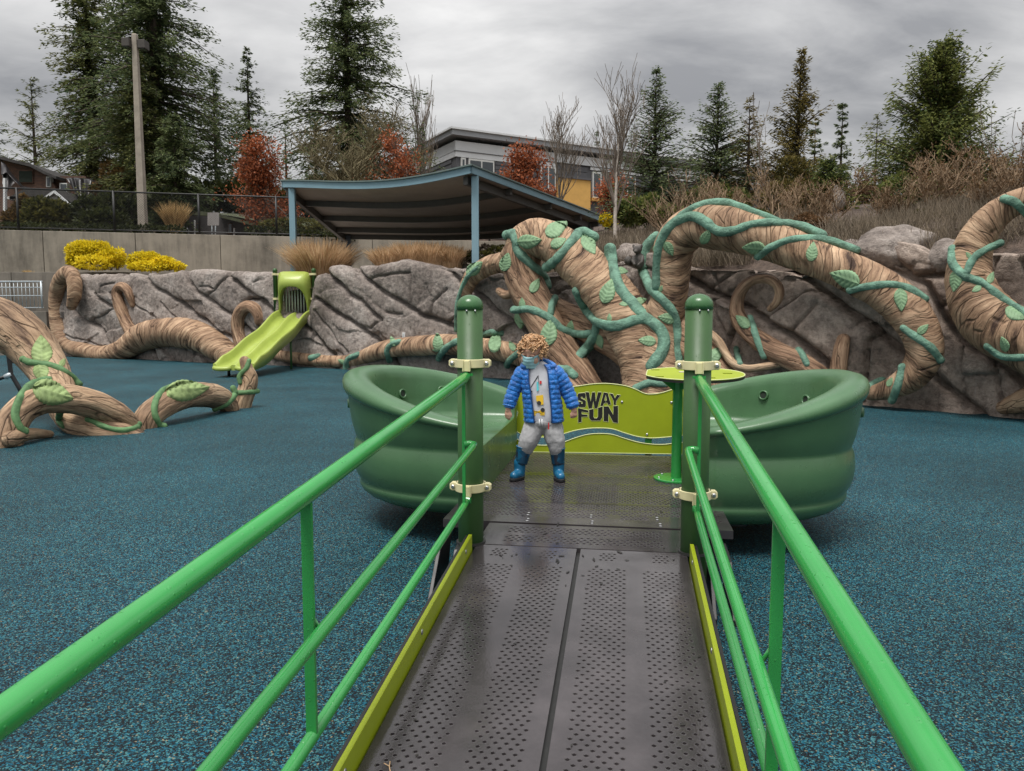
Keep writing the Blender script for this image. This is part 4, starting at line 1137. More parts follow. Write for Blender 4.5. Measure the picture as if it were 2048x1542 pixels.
# ------------------------------------------------------------------ the two green posts
for sgn, side in ((-1, 'left'), (1, 'right')):
    p = G(0, sgn * 0.55, 0)
    t = empty('support_post', p, RZ, 'thick round-topped green steel post on the %s side of the ramp head' % side, 'post', 'posts at the ramp head')
    mb = MB(); r = 0.0635
    mb.lathe([(r, -0.1), (r, 1.485)], 40); mb.build('shaft', M['post'], t, smooth=False).data.polygons.foreach_set('use_smooth', [len(q.vertices) == 4 for q in t.children[0].data.polygons])
    mb = MB(); prof = [(r + 0.0025, 1.468)] + [((r + 0.0025) * math.cos(a), 1.487 + (r * 0.86) * math.sin(a)) for a in np.linspace(0, PI / 2 - 0.02, 10)]
    mb.lathe(prof, 40); mb.build('domed_cap', M['cap'], t, smooth=True)
    for a in (R(-92), R(-55)):
        mb = MB(); mb.ball((math.cos(a) * (r + 0.001), math.sin(a) * (r + 0.001), 1.462), (0.0055, 0.0055, 0.0055), 10, 6); mb.build('rivet', M['steel'], t, smooth=True)
    for z in (1.205, 0.585):
        mb = MB(); n = 40; R1 = r + 0.004; R2 = r + 0.0145; hh = 0.021
        prof = [(R1, -hh), (R2, -hh), (R2, hh), (R1, hh)]
        vs = []; fs = []
        for k in range(n):
            a = 2 * PI * k / n
            for (q, zz) in prof: vs.append((q * math.cos(a), q * math.sin(a), z + zz))
        for k in range(n):
            k2 = (k + 1) % n
            for q in range(4): fs.append((k*4+q, k2*4+q, k2*4+(q+1) % 4, k*4+(q+1) % 4))
        mb.add(vs, fs)
        c = mb.build('clamp', M['cream'], t, bevel=0.003)
        for s2 in (-1, 1):
            mb = MB(); xs = s2 * 0.088
            prof = [(x, zz) for x, zz in [(-0.024, -0.021), (0.006, -0.021), (0.017, -0.012), (0.017, 0.012), (0.006, 0.021), (-0.024, 0.021)]]
            mb.prism([(xs + s2 * x, -0.018, z + zz) for x, zz in prof], (0, 0.034, 0))
            mb.build('clamp_ear', M['cream'], c, bevel=0.003)
            mb = MB(); mb.lathe([(0.0105, 0), (0.0105, 0.006), (0.006, 0.009)], 14, M=Matrix.Translation((xs - s2 * 0.002, -0.0185, z)) @ Matrix.Rotation(PI / 2, 4, 'X'))
            mb.build('clamp_bolt', M['steel'], c)
        mb = MB()
        for x in (-0.019, 0.013): mb.box((x, -r - 0.033, z - 0.036), (x + 0.006, -r - 0.010, z + 0.020))
        mb.box((-0.013, -r - 0.026, z - 0.036), (0.013, -r - 0.011, z + 0.016))
        mb.build('rail_lug', M['cream'], c, bevel=0.002)
    mb = MB(); mb.lathe([(r + 0.012, DK - 0.004), (r + 0.010, DK + 0.006), (r, DK + 0.007)], 40); mb.build('foot_seal', M['black'], t)

# ------------------------------------------------------------------ railings
for sgn, side in ((-1, 'left'), (1, 'right')):
    t = empty('ramp_railing', G(-1.9, sgn * 0.55, rz_(-1.9)), RZ, 'glossy bright green tube railing along the %s edge of the ramp' % side, 'railing', 'railings of the ramp')
    q = lambda u, dv, h: Vector((sgn * dv, u + 1.9, zf(u) - rz_(-1.9) + h))
    def tube(name, pts, r, par=t, n=20):
        mb = MB(); mb.tube(pts, r, n); return mb.build(name, M['rail'], par, smooth=True)
    # tops: flat pressed end under the lug, then the round rail
    tr = tube('top_rail', [q(-0.080, 0, 0.853), q(-0.10, 0, 0.852), q(-0.18, 0, 0.850), q(-3.75, 0, 0.850), q(-3.83, 0, 0.83), q(-3.87, 0, 0.78), q(-3.87, 0, 0.20)], [0.017, 0.0225, 0.0245, 0.0245, 0.0245, 0.0245, 0.0245], n=28)
    mb = MB(); mb.bar(q(-0.082, 0.030, 0.86), q(-0.082, -0.030, 0.86), 0.012, 0.012); mb.build('rail_pin', M['rail'], tr)
    iv = -0.050     # the middle rail stands in from the others
    arc = [q(-0.155, 0.0, 0.535), q(-0.145, iv * 0.55, 0.536), q(-0.15, iv * 0.95, 0.534), q(-0.20, iv, 0.532), q(-1.0, iv, 0.53), q(-3.6, iv, 0.53), q(-3.7, iv, 0.52), q(-3.72, iv * 0.4, 0.52)]
    tube('middle_rail', arc, 0.017)
    lr = tube('bottom_rail', [q(-0.080, 0, 0.24), q(-0.12, 0, 0.238), q(-0.2, 0, 0.235), q(-3.87, 0, 0.235)], [0.012, 0.016, 0.017, 0.017])
    for u in (-0.155, -1.95, -3.4):
        mb = MB(); a = q(u, 0.0, 0.235); b = q(u, 0.0, 0.845)
        wv = 0.016 if u > -1 else 0.028
        mb.box((a.x - wv / 2, a.y - 0.006, a.z), (a.x + wv / 2, a.y + 0.006, b.z))
        bal = mb.build('baluster', M['rail'], t, bevel=0.002)
        if u < -1:
            mb = MB(); mb.tube([q(u + 0.008, 0.0, 0.545), q(u + 0.02, iv * 0.4, 0.50), q(u + 0.03, iv * 0.9, 0.505), q(u + 0.03, iv, 0.52)], 0.006, 8); mb.build('rail_hook', M['rail'], bal, smooth=True)
            mb = MB(); mb.tube([q(u + 0.012, 0.012, 0.232), q(u + 0.014, 0.0, 0.255), q(u + 0.012, -0.014, 0.232)], 0.005, 8); mb.build('weld', M['rail'], bal, smooth=True)
    for hh in (0.24,):
        mb = MB(); mb.tube([q(-0.082, -0.018, hh), q(-0.082, 0.018, hh)], 0.019, 14); mb.build('rail_end_lug', M['rail'], lr, smooth=False, bevel=0.003)

# ------------------------------------------------------------------ the glider
GLI = empty('rocking_glider', (OM.x, OM.y, 0), RZ, 'wheelchair rocking glider with two green seat tubs, dark deck and lime end boards', 'glider')
def deck_plate(u0, u1, strips, v0=-0.79, v1=0.79, name='deck_plate', dz=0.0):
    zz = lambda u: DK + dz
    mb = MB()
    us = [u0] + [x for s_ in strips for x in s_[:2]] + [u1]
    for i in range(0, len(us), 2):
        if us[i+1] - us[i] > 0.002: flat(mb, us[i], us[i+1], v0, v1, zz)
    for (a, b, blocks, pu, r) in strips:
        ed = [v0] + [x for bl in blocks for x in bl[:2]] + [v1]
        for i in range(0, len(ed), 2):
            if ed[i+1] - ed[i] > 0.002: flat(mb, a, b, ed[i], ed[i+1], zz)
        for (c, d, n) in blocks: perf(mb, a, b, c, d, n, pu, r, zz)
    skirt(mb, u0, u1, v0, v1, zz, 0.045)
    return mb.build(name, M['plate'], GLI)
lip = deck_plate(0.385, 0.50, [], dz=0.002, name='deck_lip')
dp1 = deck_plate(0.506, 0.86, [(0.53, 0.615, [(-0.76, -0.30, 15), (-0.20, 0.13, 11), (0.19, 0.36, 6), (0.54, 0.76, 7)], 0.028, 0.0085), (0.625, 0.72, [(-0.76, 0.76, 50)], 0.030, 0.0085), (0.74, 0.85, [(-0.76, 0.76, 50)], 0.030, 0.0085)])
deck_plate(0.866, 1.70, [(0.90, 1.20, [(-0.76, 0.76, 46)], 0.033, 0.009), (1.23, 1.42, [(-0.76, 0.76, 46)], 0.033, 0.009), (1.45, 1.66, [(-0.76, 0.76, 46)], 0.033, 0.009)])
deck_plate(1.706, 2.56, [(1.74, 2.10, [(-0.76, 0.76, 46)], 0.036, 0.009), (2.13, 2.50, [(-0.76, 0.76, 46)], 0.037, 0.009)])
mb = MB(); mb.box((-0.70, 0.42, 0.10), (0.70, 2.5, 0.25)); mb.build('deck_underframe', M['blackmetal'], GLI)
for v in (-0.33, 0.03, 0.40):
    for u in (0.42, 0.465, 0.545, 0.59):
        mb = MB(); mb.lathe([(0.0085, 0), (0.0085, 0.002), (0.004, 0.004)], 10, c=(v + (0.012 if u < 0.5 else 0), u, DK + 0.0025)); mb.build('deck_screw', M['steel'], lip if u < 0.5 else dp1)

# seat tubs: a moulded half bowl with three bulging bands and a rounded rim
def tub(sgn):
    uc, q0, a, b = 1.65, 0.68, 0.92, 1.068
    def zrim(th):
        s = math.sin(th)
        return 0.795 + 0.275 * (s ** 1.15 if th < PI / 2 else s ** 0.62)
    zb = 0.115; seat = 0.61
    zl0 = [(0.0, .160), (.40, .160), (.60, .163), (.72, .172), (.81, .192), (.87, .222), (.908, .257), (.922, .286), (.922, .305), (.915, .318), (.922, .333), (.944, .37), (.958, .43), (.962, .50), (.956, .56), (.944, .596), (.938, .612), (.944, .628)]
    zt0 = [(.962, .14), (.976, .34), (.985, .56), (.989, .66), (.993, .70), (1.008, .725), (1.020, .79), (1.022, .87), (1.012, .94), (.990, .985), (.958, 1.006), (.920, 1.006), (.882, .985), (.852, .93), (.838, .85)]
    prof = zl0 + zt0
    inner = [(.829, .45), (.820, .25), (.808, .10), (.785, .03), (.73, .008), (.6, .0), (.3, .0), (0.0, .0)]
    nth = 72
    V = []; Fc = []
    n = len(prof) + len(inner)
    for i in range(nth + 1):
        th = PI * i / nth
        zr = zrim(th)
        ce, se = math.cos(th), math.sin(th)
        ex = 0.86      # slightly squared plan
        cx = math.copysign(abs(ce) ** ex, ce); sx = se ** ex
        for k, (f, z) in enumerate(prof):
            V.append(Vector((sgn * (q0 + b * f * sx), uc - a * f * cx, z if k < len(zl0) else 0.635 + z * (zr - 0.635))))
        f0 = prof[-1][0]; ztop = 0.635 + prof[-1][1] * (zr - 0.635)
        for (f, z) in inner:
            rib = 0.006 * max(0, math.cos(th * 26)) ** 6 if f > 0.82 else 0
            ff = f + rib
            zz = max(seat, seat + z * 2 * (ztop - seat)) if z < 0.5 else ztop
            V.append(Vector((sgn * (q0 + b * ff * sx), uc - a * ff * cx, min(zz, ztop))))
    for i in range(nth):
        for k in range(n - 1):
            q = (i*n+k, i*n+k+1, (i+1)*n+k+1, (i+1)*n+k)
            Fc.append(q if sgn < 0 else q[::-1])
    e0 = tuple(range(n)); e1 = tuple(nth*n + k for k in range(n))
    Fc.append(e0 if sgn > 0 else e0[::-1]); Fc.append(e1[::-1] if sgn > 0 else e1)
    me = mesh_np('seat_tub', V, Fc, True)
    bm = bmesh.new(); bm.from_mesh(me); bmesh.ops.remove_doubles(bm, verts=bm.verts, dist=1e-5); bmesh.ops.recalc_face_normals(bm, faces=bm.faces)
    for f in bm.faces: f.smooth = len(f.verts) <= 4
    bm.to_mesh(me); bm.free()
    o = link('seat_tub', me, M['tub'], GLI)
    o['label'] = 'green moulded seat tub on the %s side of the deck' % ('left' if sgn < 0 else 'right')
    # drain holes inside and a moulding seam under the rim
    for th in (R(112), R(142), R(70)):
        zz = 0.84
        ex = 0.86; ce, se = math.cos(th), math.sin(th); cx = math.copysign(abs(ce) ** ex, ce); sx = se ** ex
        c = Vector((sgn * (q0 + b * 0.820 * sx), uc - a * 0.820 * cx, zz))
        nrm = Vector((-sgn * sx / b, cx / a, 0.18)).normalized()
        Q = nrm.to_track_quat('Z', 'Y').to_matrix().to_4x4(); Q.translation = c
        mb = MB(); mb.lathe([(0.040, -0.01), (0.038, 0.010), (0.032, 0.016), (0.026, 0.010), (0.024, -0.01)], 20, M=Q)
        d = mb.build('drain_ring', M['tub'], o, smooth=True)
        mb = MB(); mb.lathe([(0.0255, 0.0), (0.0255, 0.006)], 20, M=Q); mb.build('drain_hole', M['hole'], d)
    pts = []
    for i in range(3, nth - 2):
        th = PI * i / nth; ex = 0.86; ce, se = math.cos(th), math.sin(th); cx = math.copysign(abs(ce) ** ex, ce); sx = se ** ex
        pts.append(Vector((sgn * (q0 + b * 0.9925 * sx), uc - a * 0.9925 * cx, 0.635 + .69 * (zrim(th) - 0.635))))
    mb = MB(); mb.tube(pts, 0.003, 6); mb.build('moulding_seam', M['tub'], o, smooth=True)
    # fixing bolts on the near end
    for z in (0.70, 0.62):
        mb = MB(); mb.ball((sgn * (q0 + 0.006), uc - a * 0.80, z), (0.005, 0.012, 0.012), 10, 6); mb.build('tub_bolt', M['steel'], o, smooth=True)
    # outside drain on the flank
    th = R(75); ce, se = math.cos(th), math.sin(th); cx = math.copysign(abs(ce) ** .86, ce); sx = se ** .86
    c = Vector((sgn * (q0 + b * 0.982 * sx), uc - a * 0.982 * cx, 0.83)); nrm = Vector((sgn * sx / b, -cx / a, 0)).normalized()
    Q = nrm.to_track_quat('Z', 'Y').to_matrix().to_4x4(); Q.translation = c
    mb = MB(); mb.lathe([(0.034, -0.03), (0.032, 0.012), (0.028, 0.016), (0.022, 0.010), (0.020, -0.03)], 18, M=Q); d = mb.build('drain_ring', M['tub'], o, smooth=True)
    mb = MB(); mb.lathe([(0.021, 0.0), (0.021, 0.007)], 18, M=Q); mb.build('drain_hole', M['hole'], d)
    mb = MB(); mb.box((min(sgn*0.62, sgn*0.95), 1.0, 0.16), (max(sgn*0.62, sgn*0.95), 2.3, 0.24)); mb.build('tub_bracket', M['blackmetal'], GLI)
tub(-1); tub(1)

# lime end boards with the maker's lettering, traced as real boards standing at the far end of the deck
PU = 2.58
Pp = G(PU, 0, 0)
def board(px, py):           # pixel to board-local coordinates (x=v, y=PU, z)
    p = atP(px, py, Pp, UV)
    d = p - Vector((OM.x, OM.y, 0))
    return Vector((d.dot(VV), PU, p.z))
def board_poly(pts): return [board(*p) for p in pts]
top_e = [(1024, 806), (1034, 786), (1060, 779), (1100, 776), (1148, 773), (1185, 768), (1215, 767), (1248, 771), (1270, 778), (1290, 787), (1307, 788), (1325, 785), (1345, 779), (1365, 776), (1400, 778)]
bot_e = [(1400, 867), (1370, 870), (1345, 873), (1325, 875), (1300, 876), (1275, 873), (1250, 866), (1225, 858), (1200, 856), (1175, 857), (1150, 861), (1125, 868), (1095, 874), (1060, 873), (1035, 864), (1024, 850), (1032, 838), (1036, 825)]
def dens(pl, k=6): return [(float(q[0]), float(q[1])) for q in catmull(pl, k)]
top_d, bot_d = dens(top_e), dens(bot_e)
def boardobj(pl, name):
    mb = MB(); mb.prism(board_poly(pl), (0, 0.019, 0)); o = mb.build(name, M['lime'], GLI)
    # pale routed rim along the outline
    e = MB(); P3 = [p + Vector((0, -0.0005, 0)) for p in board_poly(pl)]; P3.append(P3[0])
    e.tube(P3, 0.0042, 6, cap=False); e.build('routed_edge', M['limeedge'], o, smooth=True)
    return o
UB = boardobj(top_d + bot_d, 'end_board')
low_t = dens([(1012, 876), (1024, 873), (1045, 884), (1075, 890), (1100, 890), (1125, 885), (1150, 876), (1175, 869), (1200, 867), (1225, 869), (1250, 877), (1275, 884), (1300, 888), (1325, 889), (1345, 887), (1375, 884), (1400, 880)])
LB = boardobj(low_t + [(1400, 909), (1010, 903)], 'end_board')
for px in (1297, 1060):
    mb = MB(); c = board(px, 882); mb.box((c.x - 0.028, PU + 0.021, c.z - 0.14), (c.x + 0.028, PU + 0.05, c.z + 0.30)); mb.build('board_upright', M['rail'], GLI)
for px, py in ((1244, 804), (1294, 869), (1343, 805), (1060, 800)):
    mb = MB(); c = board(px, py); mb.ball((c.x, c.y - 0.001, c.z), (0.011, 0.006, 0.011), 14, 8); mb.build('board_bolt', M['steel'], UB, smooth=True)
# letters, each filled into its own quadrilateral of pixels: (top-left, top-right, bottom-right, bottom-left)
GLY = {
 'S': [[(1.0, .93), (.98, .62), (.60, .62), (.58, .72), (.42, .72), (.42, .64), (1.0, .46), (1.0, .12), (.85, 0), (.15, 0), (0, .10), (.02, .40), (.40, .40), (.42, .26), (.58, .26), (.58, .36), (0, .54), (0, .88), (.15, 1.0), (.85, 1.0)]],
 'W': [[(0, 1), (.24, 1), (.32, .42), (.42, 1), (.60, 1), (.68, .42), (.77, 1), (1, 1), (.86, 0), (.60, 0), (.51, .45), (.42, 0), (.14, 0)]],
 'A': [[(0, 0), (.30, 1), (.70, 1), (1, 0), (.70, 0), (.655, .18), (.52, .18), (.52, .40), (.60, .40), (.50, .80), (.40, .40), (.519, .40), (.519, .18), (.345, .18), (.30, 0)]],
 'Y': [[(0, 1), (.32, 1), (.50, .62), (.68, 1), (1, 1), (.66, .38), (.66, 0), (.34, 0), (.34, .38)]],
 'F': [[(0, 0), (0, 1), (1, 1), (1, .76), (.36, .76), (.36, .60), (.92, .60), (.92, .38), (.36, .38), (.36, 0)]],
 'U': [[(0, 1), (.34, 1), (.34, .32), (.42, .22), (.58, .22), (.66, .32), (.66, 1), (1, 1), (1, .26), (.82, 0), (.18, 0), (0, .26)]],
 'N': [[(0, 0), (0, 1), (.34, 1), (.66, .48), (.66, 1), (1, 1), (1, 0), (.66, 0), (.34, .52), (.34, 0)]]}
LZ = 8.568
def lpx(x, y): return (1140 + x / LZ, 740 + y / LZ)
LET = [('S', (125, 400), (270, 385), (275, 640), (140, 640)), ('W', (258, 378), (545, 378), (500, 655), (290, 665)), ('A', (520, 372), (705, 400), (705, 592), (515, 625)),
       ('Y', (672, 395), (872, 432), (830, 612), (705, 592)), ('F', (135, 648), (318, 690), (318, 870), (138, 905)), ('U', (326, 680), (560, 625), (556, 872), (326, 872)), ('N', (574, 622), (826, 612), (826, 912), (574, 878))]
for ch, tl, tr_, br, bl in LET:
    mb = MB()
    for poly in GLY[ch]:
        pts = []
        fine = []
        for (x0_, y0_), (x1_, y1_) in zip(poly, poly[1:] + poly[:1]):
            for k in range(3): fine.append((x0_ + (x1_ - x0_) * k / 3, y0_ + (y1_ - y0_) * k / 3))
        for (x, y) in fine:
            T = (tl[0] + (tr_[0] - tl[0]) * x, tl[1] + (tr_[1] - tl[1]) * x); Bm = (bl[0] + (br[0] - bl[0]) * x, bl[1] + (br[1] - bl[1]) * x)
            p = board(*lpx(Bm[0] + (T[0] - Bm[0]) * y, Bm[1] + (T[1] - Bm[1]) * y))
            pts.append(p + Vector((0, -0.0022, 0)))
        mb.prism(pts[::-1], (0, 0.004, 0))
    o = mb.build('letter', M['black'], UB); o['label'] = 'black routed letter %s of the words SWAY FUN' % ch
    e = MB(); P3 = pts + [pts[0]]; e.tube([p + Vector((0, 0.0016, 0)) for p in P3], 0.0022, 5, cap=False); e.build('letter_outline', M['limeedge'], o)

# lime table on its green pole
tp = atZ(1352, 958, DK); d = tp - OM; tu, tv = d.dot(UV), d.dot(VV)
mb = MB(); mb.lathe([(0.024 + 0.012, DK + 0.01), (0.034, 1.03)], 24, c=(tv, tu, 0)); pole = mb.build('table_pole', M['rail'], GLI, smooth=False)
mb = MB(); mb.lathe([(0.155, DK + 0.002), (0.155, DK + 0.012), (0.15, DK + 0.014)], 40, c=(tv, tu, 0)); fl = mb.build('base_flange', M['rail'], pole)
for k in range(6):
    a = 2 * PI * k / 6 + 0.3
    mb = MB(); mb.ball((tv + 0.125 * math.cos(a), tu + 0.125 * math.sin(a), DK + 0.017), (0.009, 0.009, 0.006), 10, 6); mb.build('flange_bolt', M['steel'], pole, smooth=True)
tc_ = (tv + 0.10, tu)
def tabpt(a, r): return (tc_[0] + r[0] * math.cos(a), tc_[1] + r[1] * math.sin(a))
# straight cut on the left, long oval to the right
out2 = []
for k in range(64):
    a = 2 * PI * k / 64
    x, y = 0.345 * math.cos(a), 0.31 * math.sin(a)
    x = max(x, -0.315 + 0.06 * y)
    out2.append((tc_[0] + x, tc_[1] + y))
slots = [(-0.235, -0.17, .030, .020), (-0.25, 0.16, .030, .020), (0.235, 0.02, .032, .022), (0.10, -0.20, .030, .020)]
bm = bmesh.new()
zt = 1.045
ov = [bm.verts.new((x, y, zt)) for x, y in out2]
oe = [bm.edges.new((ov[i], ov[(i+1) % 64])) for i in range(64)]
for (sx, sy, wx, wy) in slots:
    sv = [bm.verts.new((tc_[0] + sx + a * wx, tc_[1] + sy + b * wy, zt)) for a, b in ((-1, -1), (1, -1), (1, 1), (-1, 1))]
    oe += [bm.edges.new((sv[i], sv[(i+1) % 4])) for i in range(4)]
bmesh.ops.triangle_fill(bm, use_beauty=True, edges=oe)
bmesh.ops.recalc_face_normals(bm, faces=bm.faces)
if sum(f.normal.z for f in bm.faces) < 0: bmesh.ops.reverse_faces(bm, faces=bm.faces)
me = bpy.data.meshes.new('table_top'); bm.to_mesh(me); bm.free()
o = link('table_top', me, M['lime'], GLI); sm = o.modifiers.new('thick', 'SOLIDIFY'); sm.thickness = 0.006; sm.offset = -1
me2 = me.copy(); me2.materials.clear(); core_o = link('table_core', me2, M['black'], o); core_o.location = (0, 0, -0.0065)
sm = core_o.modifiers.new('thick', 'SOLIDIFY'); sm.thickness = 0.016; sm.offset = -1
_c = Vector((tc_[0], tc_[1], zt)); o.rotation_euler = (R(4.0), 0, 0); o.location = _c - Matrix.Rotation(R(4.0), 3, 'X') @ _c
e = MB(); P3 = [Vector((x, y, zt)) for x, y in out2]; P3.append(P3[0]); e.tube(P3, 0.0035, 6, cap=False); e.build('routed_edge', M['limeedge'], o, smooth=True)
mb = MB(); mb.box((tc_[0] - 0.09, tc_[1] + 0.03, zt + 0.0005), (tc_[0] + 0.06, tc_[1] + 0.075, zt + 0.004)); mb.build('table_plaque', simple('pale plaque', (0.5, 0.45, 0.36), 0.4), o)
for k in range(4):
    a = PI / 2 * k + 0.5
    mb = MB(); mb.prism([(tv + 0.03 * math.cos(a), tu + 0.03 * math.sin(a), 1.018), (tv + 0.16 * math.cos(a), tu + 0.16 * math.sin(a), 1.018), (tv + 0.03 * math.cos(a), tu + 0.03 * math.sin(a), 0.92)], (-0.008 * math.sin(a), 0.008 * math.cos(a), 0)); mb.build('table_gusset', M['rail'], pole)

# ------------------------------------------------------------------ double wave slide in the gap of the rock wall
SC = Vector((-6.42, 22.35, 0)); sdir = Vector((-0.055, -1, 0)).normalized(); sright = Vector((sdir.y * -1, sdir.x, 0)) * 1.0
sright = Vector((-sdir.y, sdir.x, 0))            # viewer's right
SLD = empty('double_slide', SC, 0, 'lime green double wave slide coming out of the rock wall', 'slide')
q = lambda a, b, z: sdir * a + sright * b + Vector((0, 0, z))
Lh = 4.45
def zs(t): return 1.50 - 1.28 * smoothstep(-0.18, 1.06, t) ** 0.95 + 0.085 * math.sin(t * 4 * PI + 0.2) * (1 - t) * (0.4 + t)
cross = [(-0.50, -0.06), (-0.50, 0.20), (-0.487, 0.235), (-0.455, 0.24), (-0.43, 0.21), (-0.41, 0.10), (-0.36, 0.02), (-0.25, 0.0), (-0.14, 0.02), (-0.075, 0.09), (-0.035, 0.155), (0.0, 0.17),
         (0.035, 0.155), (0.075, 0.09), (0.14, 0.02), (0.25, 0.0), (0.36, 0.02), (0.41, 0.10), (0.43, 0.21), (0.455, 0.24), (0.487, 0.235), (0.50, 0.20), (0.50, -0.06)]
V = []; Fc = []; nst = 60
for i in range(nst + 1):
    t = i / nst; z = float(zs(t)); e_ = 1 - 0.55 * float(smoothstep(0.88, 1.0, t))
    for (b_, h_) in cross:
        V.append(q(Lh * t, b_, z + (h_ * e_ if h_ > 0 else h_)))
nc = len(cross)
for i in range(nst):
    for k in range(nc - 1): Fc.append((i*nc+k, i*nc+k+1, (i+1)*nc+k+1, (i+1)*nc+k))
    Fc.append((i*nc+nc-1, i*nc, (i+1)*nc, (i+1)*nc+nc-1))
Fc.append(tuple(range(nc))); Fc.append(tuple(reversed(range(nst*nc, nst*nc+nc))))
me = mesh_np('slide_bed', V, Fc, True); bm = bmesh.new(); bm.from_mesh(me); bmesh.ops.recalc_face_normals(bm, faces=bm.faces)
for f in bm.faces: f.smooth = len(f.verts) == 4
bm.to_mesh(me); bm.free()
link('slide_bed', me, M['slide'], SLD)
for b_ in (-0.27, 0.27):      # rounded exit lips
    mb = MB(); zz = float(zs(1.0)); mb.tube([q(Lh + 0.0, b_ - 0.21, zz + 0.0), q(Lh + 0.03, b_ - 0.12, zz - 0.02), q(Lh + 0.035, b_, zz - 0.025), q(Lh + 0.03, b_ + 0.12, zz - 0.02), q(Lh, b_ + 0.21, zz)], 0.055, 12)
    mb.build('exit_lip', M['slide'], SLD, smooth=True)
    mb = MB(); mb.tube([q(Lh - 0.35, b_, -0.02), q(Lh - 0.35, b_, zz)], 0.035, 12); mb.build('exit_foot', M['blackmetal'], SLD, smooth=True)
mb = MB(); mb.tube([q(1.55, 0.38, -0.02), q(1.55, 0.38, float(zs(1.55 / Lh)))], 0.030, 14); mb.build('slide_leg', M['post'], SLD, smooth=True)
for b_ in (-0.58, 0.58):
    mb = MB(); mb.lathe([(0.0635, 1.30), (0.0635, 2.78), (0.070, 2.785), (0.066, 2.83), (0.045, 2.865), (0.01, 2.88)], 20, c=q(0.02, b_, 0)); p_ = mb.build('hood_post', M['post'], SLD, smooth=True)
    for zz in (1.52, 1.98, 2.70):
        mb = MB(); c = q(0.02, b_, zz); mb.lathe([(0.085, -0.03), (0.085, 0.03)], 16, c=c); sgn = -1 if b_ > 0 else 1
        mb.box((c.x - 0.13 if sgn < 0 else c.x, c.y - 0.045, zz - 0.03), (c.x if sgn < 0 else c.x + 0.13, c.y + 0.045, zz + 0.03)); mb.build('clamp', M['cream'], p_)
# hood: a moulded arch, deep at the top, that narrows into two side wings
V = []; Fc = []; npf = 32
def arch(t, inner, front):
    # from the left foot over the top to the right foot
    if inner: wx, zh, zl, pw = 0.40, 2.34, 1.62, 3.0
    else: wx, zh, zl, pw = 0.50, 2.78, 1.60, 8.0
    a = PI * (1 - t); ce, se = math.cos(a), math.sin(a)
    x = math.copysign(abs(ce) ** (2 / pw), ce) * wx; z = zl + (zh - zl) * abs(se) ** (2 / pw)
    dep = (0.42 if inner else 0.10) * (0.35 + 0.65 * se) if front else -0.05
    return q(dep, x, z)
for i in range(npf + 1):
    t = i / npf
    V += [arch(t, False, False), arch(t, False, True), (arch(t, False, True) + arch(t, True, True)) * 0.5 + sdir * 0.05 + Vector((0, 0, 0.02)), arch(t, True, True), arch(t, True, True) - sdir * 0.03 - Vector((0, 0, 0.012)), arch(t, True, False) + Vector((0, 0, 0.05))]
for i in range(npf):
    for k in range(6):
        k2 = (k + 1) % 6; Fc.append((i*6+k, i*6+k2, (i+1)*6+k2, (i+1)*6+k))
Fc.append(tuple(range(6))); Fc.append(tuple(reversed(range(npf*6, npf*6+6))))
me = mesh_np('slide_hood', V, Fc, True); bm = bmesh.new(); bm.from_mesh(me); bmesh.ops.recalc_face_normals(bm, faces=bm.faces); bm.to_mesh(me); bm.free()
link('slide_hood', me, M['slide'], SLD)
for k in range(10):
    b_ = -0.40 + k * 0.80 / 9
    mb = MB(); mb.tube([q(-0.12, b_, 1.50), q(-0.12, b_, 2.5)], 0.020, 8); mb.build('gate_bar', M['galv'], SLD, smooth=True)
mb = MB(); c0, c1 = q(-0.12, -0.45, 1.50), q(-0.12, 0.45, 1.50); mb.tube([c0, c1], 0.02, 8); mb.build('gate_rail', M['galv'], SLD, smooth=True)
mb = MB(); P3 = [q(0.1, -0.52, 1.38), q(0.1, 0.52, 1.38), q(-1.6, 0.52, 1.38), q(-1.6, -0.52, 1.38)]; mb.prism(P3[::-1], (0, 0, 0.07)); mb.build('slide_platform', M['plate'], SLD)

# black bent-tube play frame cut by the left edge of the picture
t = empty('spinner_frame', atZ(20, 735, 0) , 0, 'black bent-tube play frame cut off by the left edge of the picture', 'play frame')
o0 = t.location
Yf = 12.6
def fp(px, py, dY=0): return atY(px, py, Yf + dY) - o0
mb = MB(); mb.tube([fp(-60, 676), fp(-10, 676), fp(8, 676), fp(14, 690), fp(18, 718), fp(22, 748), fp(36, 772), fp(52, 800)], 0.035, 12); mb.build('bent_tube', M['blackmetal'], t, smooth=True)
mb = MB(); mb.tube([fp(-60, 764), fp(-5, 759), fp(20, 750)], 0.030, 12); mb.build('cross_tube', M['blackmetal'], t, smooth=True)
mb = MB(); mb.tube([fp(11, 754), fp(24, 748)], 0.045, 12); mb.build('silver_clamp', M['galv'], t, smooth=True)
mb = MB(); mb.prism([fp(2, 682, .2), fp(13, 682, .2), fp(31, 726, .2), fp(22, 727, .2)], (0, 0.05, 0)); mb.build('black_plate', M['black'], t)
